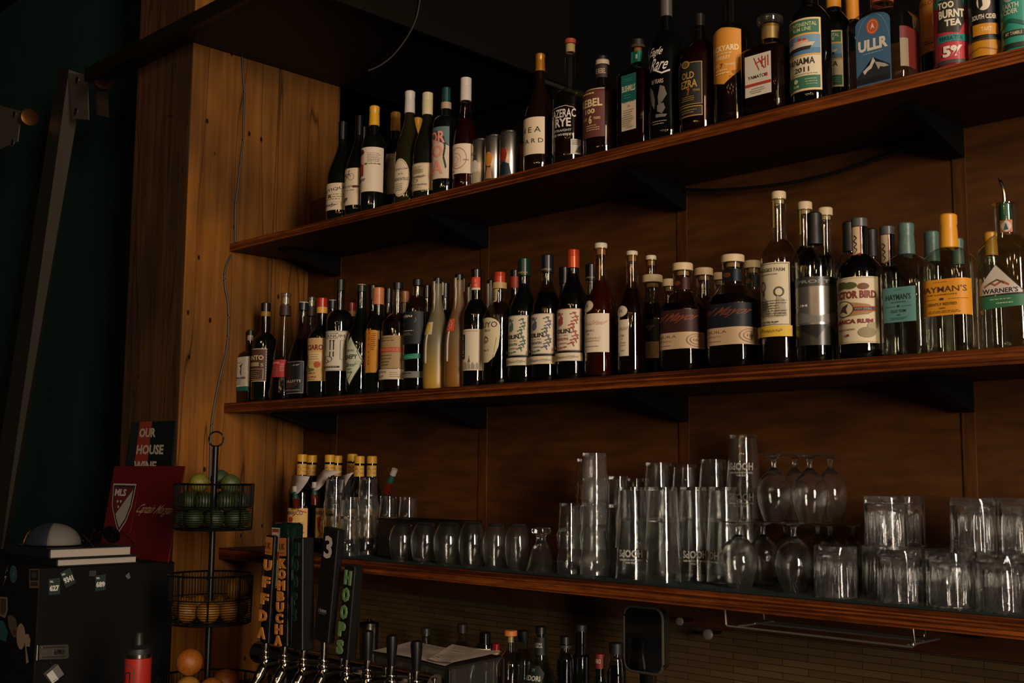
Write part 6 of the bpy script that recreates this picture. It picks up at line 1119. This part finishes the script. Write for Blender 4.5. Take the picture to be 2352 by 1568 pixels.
A2 = Art(); A2.bg = '0c1614'; A2.r(-.98, 0, -.58, 1, '0f1a18').r(-.60, 0, -.02, 1, '8a3022').t('OUR', -.18, .875, .76, .105, 'b0a692', bold=.04).t('HOUSE', .02, .685, 1.2, .11, 'b0a692', bold=.04).t('WINE', -.12, .50, 1.0, .11, 'b0a692', bold=.04)
leaning('house_wine_sign', ((303, 969), (402, 966), (384, 1176), (274, 1170)), -.4795, None, -.482, A2, 'dark green sign with red stripe reading OUR HOUSE WINE leaning on the post')
A2 = Art(); A2.bg = '5e0f10'
SHp = [(-.93, .80), (-.24, .80), (-.26, .55), (-.36, .38), (-.52, .25), (-.68, .38), (-.86, .55)]
def shs(k): return [(-.56 + (x + .56) * k, .56 + (y - .56) * k) for x, y in SHp]
A2.poly(shs(1), 'b4a898').poly(shs(.93), '1b1f22').poly([p for p in shs(.84)], '5c1a1c').poly([(-.30, .74), (-.31, .57), (-.39, .42), (-.52, .31), (-.64, .40), (-.70, .46)], '9a948a').t('MLS', -.66, .70, .34, .08, 'c0b4a4', bold=.04)
A2.e(-.70, .60, .025, .018, 'c0b4a4', 5).e(-.60, .60, .025, .018, 'c0b4a4', 5).e(-.65, .54, .025, .018, 'c0b4a4', 5).line([(-.70, .29), (-.78, .24)], .05, 'b4a898', .04).r(-.16, .26, -.148, .72, 'a03a30').t('Captain Morgan', .42, .52, .98, .13, 'b89070', shear=.25)
leaning('drinks_sign', ((263, 1070), (424, 1070), (385, 1291), (227, 1273)), -.500, ZK + .001, 0, A2, 'square red sign with a shield crest leaning in front of the wine sign')
# books
def book(pts, x1, label, th=.0025):
    P = [atX(px, py, XK - .004) for px, py in pts]; y0 = (P[0].y + P[3].y) / 2; y1 = (P[1].y + P[2].y) / 2; z0 = (P[2].z + P[3].z) / 2; z1 = (P[0].z + P[1].z) / 2
    return y0, y1, z0, z1
y0, y1, _, _ = book([(140, 1283), (320, 1276), (320, 1293), (138, 1302)], 0, '')
t1 = .022; t2 = .028; th = .0028
def mkbook(y0, y1, z0, h, xb, label):
    r = empty('book', (xb - .12, y0, z0), label, 'book', 'books on the cabinet'); bm = bmesh.new()
    box(bm, (xb - .30, y0 - .006, z0), (xb + .004, y1 + .004, z0 + th)); box(bm, (xb - .30, y0 - .006, z0 + h - th), (xb + .004, y1 + .004, z0 + h)); box(bm, (xb - .30, y0 - .010, z0 + th), (xb + .0, y0 - .006 + .001, z0 + h - th))
    child(obj('cover', bm, pm('0f0f0e', .45), smooth=False), r)
    bm = bmesh.new(); box(bm, (xb - .29, y0 - .004, z0 + th + .0003), (xb - .003, y1, z0 + h - th - .0003)); m_ = wallmat('page_edges', 'c4b8a8', .8, .1); child(obj('pages', bm, m_, smooth=False), r); return r
yk0 = atX(138, 1290, XK).y; yk1 = atX(321, 1284, XK).y
mkbook(yk0, yk1 - .01, ZK + .0012, t1, XK - .002, 'lower black covered book lying on the cabinet, white page edges outward')
yk0b = atX(122, 1267, XK).y; yk1b = atX(309, 1262, XK).y
mkbook(yk0b, yk1b - .01, ZK + .0012 + t1 + .0006, t2, XK - .004, 'upper thicker black covered book lying on the lower one')
ZBk = ZK + .0018 + t1 + t2 + .0006
# cap
p = atY(92, 1238, -.86); R = .075
ct = empty('baseball_cap', (p.x + .02, -.83, ZBk), 'navy and white mesh trucker cap resting on the books', 'cap')
def dome(a0, a1, R, Hh, n=20, m_=10):
    bm = bmesh.new(); prev = None
    for i in range(n + 1):
        a = math.radians(a0 + (a1 - a0) * i / n); cur = [bm.verts.new((R * 1.15 * math.cos(a) * math.cos(t), R * math.sin(a) * math.cos(t), .004 + Hh * math.sin(t))) for t in [math.pi / 2 * j / m_ for j in range(m_ + 1)]]
        if prev:
            for j in range(m_): bm.faces.new((prev[j], cur[j], cur[j + 1], prev[j + 1]))
        prev = cur
    return bm
o_ = obj('front_panel', dome(-215, -40, R, .062), pm('0e1726', .85), ct); o_.modifiers.new('t', 'SOLIDIFY').thickness = .002
o_ = obj('mesh_back', dome(-40, 145, R, .060), pm('6e6a62', .85), ct); o_.modifiers.new('t', 'SOLIDIFY').thickness = .002
A2 = Art().poly([(-.034, .0), (-.034, .028), (-.014, .048), (.004, .040), (.020, .034), (.012, .0)], 'c08a1c').poly([(-.031, .001), (-.031, .026), (-.013, .044), (.003, .036), (.016, .031), (.009, .001)], 'c4bcae').t('RANCH', -.010, .010, .034, .010, '8a2a24', bold=.04)
bm2, ms = artmesh(A2, lambda u, v, o: ((R * 1.15 + .003 + o) * math.cos(math.radians(-118) + u / R) * math.cos(v / .07), (R + .003 + o) * math.sin(math.radians(-118) + u / R) * math.cos(v / .07), .006 + .062 * math.sin(v / .068)), su=1, sv=1, du=.006); obj('patch', bm2, ms, ct, smooth=False)
bm = bmesh.new(); prev = None
for i in range(17):
    a = math.radians(-210 + 80 * i / 16); ln = .055 * math.sin(math.pi * i / 16) + .001
    cur = [bm.verts.new((R * 1.15 * math.cos(a), R * math.sin(a), .004)), bm.verts.new(((R * 1.15 + ln) * math.cos(a), (R + ln) * math.sin(a), .003))]
    if prev: bm.faces.new((prev[0], prev[1], cur[1], cur[0]))
    prev = cur
o_ = obj('brim', bm, pm('0e1726', .85), ct); o_.modifiers.new('t', 'SOLIDIFY').thickness = .0025
# sunglasses
p = atY(212, 1236, -.66); sg = empty('sunglasses', (-3.29, -.70, ZBk), 'dark lensed sunglasses with thin gold frame on the books', 'sunglasses')
for i, yy in enumerate((-.038, .030)):
    bm = lathe([(0, 0), (.026, 0), (.028, .002), (.026, .003), (0, .004)], 28); bmesh.ops.rotate(bm, verts=bm.verts, matrix=Matrix.Rotation(math.radians(62), 3, 'Y')); bmesh.ops.translate(bm, verts=bm.verts, vec=(-.01, yy, .027)); obj('lens', bm, pm('080808', .1), sg)
obj('bridge', tube(smoothpts([(-.005, -.012, .034), (-.003, -.004, .039), (-.005, .004, .034)]), .0012, 6), pm('9a7434', .25, 1), sg)
for yy, nm_ in ((-.068, 'arm'), (.060, 'arm')): obj(nm_, tube(smoothpts([(-.008, yy * .97, .036), (.03, yy, .025), (.075, yy, .004), (.082, yy, .002)]), .0014, 6), pm('b08a48', .25, 1), sg)
# ------------------------------------------------------------------ fruit stand
YFr = -.60
base = atY(484, 1540, YFr); XFs = atY(489, 1200, YFr).x
fs = empty('fruit_stand', (XFs, YFr, ZC), 'three tier black wire fruit stand with ring handle in front of the timber post', 'fruit stand')
BK = pm('0d0e0d', .35, .3)
def zz_(py): return zfor(XFs, YFr, py) - ZC
obj('pole', tube([(0, 0, 0), (0, 0, zz_(1026))], .0085, 16), BK, fs)
zt3 = zz_(1008); kz = ppm((XFs, YFr, 1.5)); rr_ = 17 / kz
obj('ring_handle', tube([(rr_ * math.cos(math.radians(t)) * .72, rr_ * math.cos(math.radians(t)) * .70, zt3 + rr_ * math.sin(math.radians(t))) for t in range(0, 360, 15)], .0024, 8, closed=True), BK, fs)
def basket(zt, zb, R, name, R2=None, nv=84, nh=10, split=.5):
    R2 = R2 or R * .97; bm = bmesh.new(); ring = lambda r, z, t: tube([(r * math.cos(2 * math.pi * i / 40), r * math.sin(2 * math.pi * i / 40), z) for i in range(40)], t, 6, bm, closed=True)
    zm = zt - (zt - zb) * split; ring(R, zt, .003); ring(R * .99, zm, .0018); ring(R2, zb, .003)
    for i in range(nv): a = 2 * math.pi * i / nv; tube([(R * math.cos(a), R * math.sin(a), zt), (R * .99 * math.cos(a), R * .99 * math.sin(a), zm - .003)], .0011, 4, bm)
    for j in range(1, nh): ring(R * .98 + (R2 - R * .98) * j / nh, zm + (zb - zm) * j / nh, .0010)
    for i in range(8): a = 2 * math.pi * i / 8 + .2; tube([(R * math.cos(a), R * math.sin(a), zt), (R2 * math.cos(a), R2 * math.sin(a), zb)], .0022, 5, bm); tube([(R2 * math.cos(a), R2 * math.sin(a), zb), (.008 * math.cos(a), .008 * math.sin(a), zb)], .0018, 5, bm)
    for j in range(1, 7): ring(R2 * j / 7, zb, .0011)
    obj(name, bm, BK, fs)
RB = 89 / kz
b1 = (zz_(1112), zz_(1214)); b2_ = (zz_(1318), zz_(1427)); b3 = (zz_(1556), zz_(1612))
basket(*b1, RB, 'basket'); basket(*b2_, RB * 1.05, 'basket'); basket(b3[0], b3[1], RB * 1.32, 'basket')
def fruit(name, label, x, y, z, R, col, col2, group, sq=(1, 1, 1), rough=.4):
    bm = lathe([(0, -R), (R * .35, -R * .94), (R * .7, -R * .72), (R * .94, -R * .34), (R, 0), (R * .94, R * .34), (R * .7, R * .72), (R * .35, R * .93), (R * .12, R * .97), (0, R * .94)], 28)
    k = ('fruit', col, col2)
    if k not in MC:
        m = bpy.data.materials.new(name + '_skin'); m.use_nodes = True; nt = m.node_tree; b = nt.nodes['Principled BSDF']; n = nt.nodes.new('ShaderNodeTexNoise'); n.inputs['Scale'].default_value = 18
        r = nt.nodes.new('ShaderNodeValToRGB'); r.color_ramp.elements[0].position = .4; r.color_ramp.elements[0].color = (*hx(col), 1); r.color_ramp.elements[1].position = .62; r.color_ramp.elements[1].color = (*hx(col2), 1)
        nt.links.new(n.outputs[0], r.inputs[0]); nt.links.new(r.outputs[0], b.inputs['Base Color']); b.inputs['Roughness'].default_value = rough
        n2 = nt.nodes.new('ShaderNodeTexNoise'); n2.inputs['Scale'].default_value = 380; bp = nt.nodes.new('ShaderNodeBump'); bp.inputs['Strength'].default_value = .25; bp.inputs['Distance'].default_value = .001; nt.links.new(n2.outputs[0], bp.inputs['Height']); nt.links.new(bp.outputs[0], b.inputs['Normal']); MC[k] = m
    o = obj(name, bm, MC[k]); o.scale = sq; o.location = (XFs + x, YFr + y, ZC + z); o.rotation_euler = (random.uniform(-.6, .6), random.uniform(-.6, .6), random.uniform(0, 3)); tag(o, label, 'fruit', group)
random.seed(3); LR = .027
def scatter(n, Rb, zf, lr):
    """places n fruits ring by ring inside a basket, clear of the pole"""
    out = []; r1 = Rb - lr - .006
    m = int(2 * math.pi * r1 / (2 * lr * 1.03))
    for i in range(n):
        l, j = divmod(i, m); a = 2 * math.pi * (j + .5 * l) / m + .3; out.append((r1 * math.cos(a), r1 * math.sin(a), zf + lr + .003 + l * lr * 1.72))
    return out
PL = ['facing the room', 'a little right of the pole', 'on the post side', 'on the left', 'near the rim', 'low down', 'half buried', 'towards the wall', 'beside the pole', 'by the rim at the back', 'at the right edge', 'at the left edge', 'in the second layer', 'under the others', 'in the middle', 'towards the taps', 'close to the cabinet', 'upper layer', 'lower layer', 'right at the front', 'tucked behind']
pos = scatter(20, RB, b1[1], LR)
def side(x, y):
    u = x * RX.x + y * RX.y; v = x * RZ.x + y * RZ.y
    h = 'far left' if u < -.055 else 'left' if u < -.018 else 'centre' if u < .018 else 'right' if u < .055 else 'far right'
    return h + (' front' if v < -.02 else ' rear' if v > .02 else ' side')
HEAP = ((-.022, -.034, .008), (.052, .018, .006), (-.030, .036, .018))
for i, (x, y, z) in enumerate(pos):
    if any((x - h[0]) ** 2 + (y - h[1]) ** 2 + (z - b1[0] - h[2] + .006) ** 2 < (2 * LR) ** 2 for h in HEAP): continue
    fruit('lime', 'green lime in the top wire basket, %s, %s layer' % (side(x, y), 'lower' if z < b1[1] + .04 else 'upper'), x, y, z, LR, '22331a', '3c4820', 'limes in the top basket')
for (x, y, dz, c1_, c2_, w_) in ((-.022, -.034, .010, '6a6820', '807a2a', 'yellowish one in front of the pole'), (.052, .018, .008, '3c4a26', '5a6030', 'pale green one at the right rim'), (-.030, .036, .020, '30452a', '3e5232', 'topmost one behind the pole')):
    fruit('lime', 'lime heaped above the basket rim, ' + w_, x, y, b1[0] + dz - .006, LR, c1_, c2_, 'limes in the top basket')
pos = scatter(8, RB * 1.03, b2_[1], .031)
for i, (x, y, z) in enumerate(pos): fruit('lemon', 'yellow orange lemon in the second wire basket, ' + side(x, y), x, y, z, .031, '8a5610', 'a06c18', 'lemons in the second basket')
q = atY(435, 1520, YFr - .06); fruit('grapefruit', 'large orange grapefruit standing highest in the bottom basket', q.x - XFs, -.06, q.z - ZC, .036, '8e4a12', 'a05e1c', None)
fruit('grapefruit', 'yellow grapefruit under the orange one in the bottom basket', q.x - XFs - .004, -.058, q.z - ZC - .0712, .034, '9c6c20', 'ac7c2c', None)
fruit('grapefruit', 'orange grapefruit deeper in the bottom basket on the right', .075, -.03, b3[1] + .042, .036, '8e4a12', 'a05e1c', None)
fruit('grapefruit', 'orange grapefruit deeper in the bottom basket behind the pole', -.02, .07, b3[1] + .042, .036, '8e4a12', 'a05e1c', None)
# red insulated bottle
q = atY(318, 1500, -.97); k = ppm(q); R = 30 / k; H = q.z - ZC
ib = empty('insulated_bottle', (q.x, -.97, ZC), 'red insulated drinking bottle with black spout lid in front of the cabinet', 'bottle')
obj('body', lathe([(0, 0), (R * .8, 0), (R * .84, .004), (R * .84, H * .55), (R, H * .62), (R, H - .009)], 44), pm('a8281c', .4), ib)
obj('steel_collar', lathe([(R, H - .009), (R * .97, H - .008), (R * .97, H)], 44), pm('a8a498', .2, 1), ib)
obj('lid', lathe([(R * .96, H), (R * .94, H + .012), (R * .5, H + .018), (R * .36, H + .020), (R * .30, H + .045), (R * .22, H + .048), (0, H + .048)], 36), pm('1c1d1c', .5), ib)
A2 = Art().line([(-.014, -.05), (-.014, -.018), (.0, -.008), (.016, -.018), (.016, -.05)], .003, '5a3a34').line([(-.006, -.05), (-.006, -.03), (.008, -.026), (.008, -.05)], .003, '2a1c1a')
bm2, ms = artmesh(A2, lambda u, v, o: ((R + o) * math.cos(math.radians(-75) + u / R), (R + o) * math.sin(math.radians(-75) + u / R), H - .012 + v), su=1, sv=1, du=.004); obj('logo', bm2, ms, ib, smooth=False)
# ------------------------------------------------------------------ steel door stiles with rollers, far left
def stile(off, label, full=True):
    ox = off
    y_ = -.42; r = empty('door_stile', atY(134 + ox, 700, y_), label, 'door track', 'steel door stiles with rollers'); ST = pm('353128', .5, .25)
    if full:
        L = [(134, 153, -.42), (158, 160, -.475), (194, 172, -.43)]; Bt = [(-62, 1420, -.42), (-20, 1420, -.475), (-6, 1420, -.43)]
        bm = bmesh.new(); a = [bm.verts.new(atY(*t)) for t in L] + [bm.verts.new(atY(176, 165, -.38))]; b = [bm.verts.new(atY(*t)) for t in Bt] + [bm.verts.new(atY(-30, 1420, -.38))]
        bm.faces.new(a); bm.faces.new(b[::-1])
        for i in range(4): bm.faces.new((a[i], b[i], b[(i + 1) % 4], a[(i + 1) % 4]))
        bmesh.ops.recalc_face_normals(bm, faces=bm.faces[:]); child(obj('beam', bm, ST, smooth=False), r)
        P = [(157, 168), (200, 172), (203, 275), (166, 272)]; bolts = ((175, 184, 9), (172, 256, 9)); wc = (234, 180, 26)
    else:
        P = [(-40, 232), (48, 255), (40, 325), (-40, 360)]; bolts = ((31, 262, 8), (27, 328, 8)); wc = (66, 270, 20)
    def pr(P, ya, yb):
        bm = bmesh.new(); a = [bm.verts.new(atY(px, py, ya)) for px, py in P]; b = [bm.verts.new(atY(px, py, ya) + Vector((0, yb - ya, 0))) for px, py in P]; n = len(P); bm.faces.new(a); bm.faces.new(b[::-1])
        for i in range(n): bm.faces.new((a[i], b[i], b[(i + 1) % n], a[(i + 1) % n]))
        bmesh.ops.recalc_face_normals(bm, faces=bm.faces[:]); return bm
    child(obj('bracket_plate', pr(P, -.482, -.478), pm('5c564a', .45, .3), smooth=False), r)
    for bx, by, br in bolts:
        c_ = atY(bx, by, -.486); k = ppm(c_); child(obj('bolt', tube([c_, c_ + Vector((0, .010, 0))], br / k * .8, 6), pm('2e2a24', .4, .8), smooth=False), r)
        t_ = [(c_.x + br / k * 1.25 * math.cos(math.radians(a)), c_.y + .002, c_.z + br / k * math.sin(math.radians(a))) for a in range(0, 360, 20)]; child(obj('washer', tube(t_, .0018, 6, closed=True), pm('a09a8c', .35, .9)), r)
    c_ = atY(wc[0], wc[1], -.47); k = ppm(c_); Rw = wc[2] / k
    child(obj('axle', tube([c_ - Vector((.075, 0, 0)), c_ + Vector((.01, 0, 0))], .006, 12), pm('5c564a', .35, .9)), r)
    bm = lathe([(0, -.012), (Rw * .6, -.014), (Rw, -.010), (Rw * .9, 0), (Rw, .010), (Rw * .6, .014), (0, .012)], 32); bmesh.ops.rotate(bm, verts=bm.verts, matrix=Matrix.Rotation(math.pi / 2, 3, 'Y')); bmesh.ops.translate(bm, verts=bm.verts, vec=c_)
    child(obj('roller', bm, pm('8a5a2c', .3, .9)), r)
    if full: child(obj('roller_arm', pr([(215, 164), (219, 164), (224, 264), (220, 264)], -.475, -.43), pm('6a5c44', .35, .9), smooth=False), r)
stile(0, 'leaning steel door stile with bolted bracket and bronze roller')
stile(0, 'bracket plate and roller of a second steel stile cut by the left edge', False)
nl = atY(398, 265, -.476); tag(obj('nail', tube([nl, nl + Vector((-.015, -.012, .003))], .0016, 8), pm('8a8478', .3, 1)), 'small bent nail in the dark face of the timber post', 'nail')
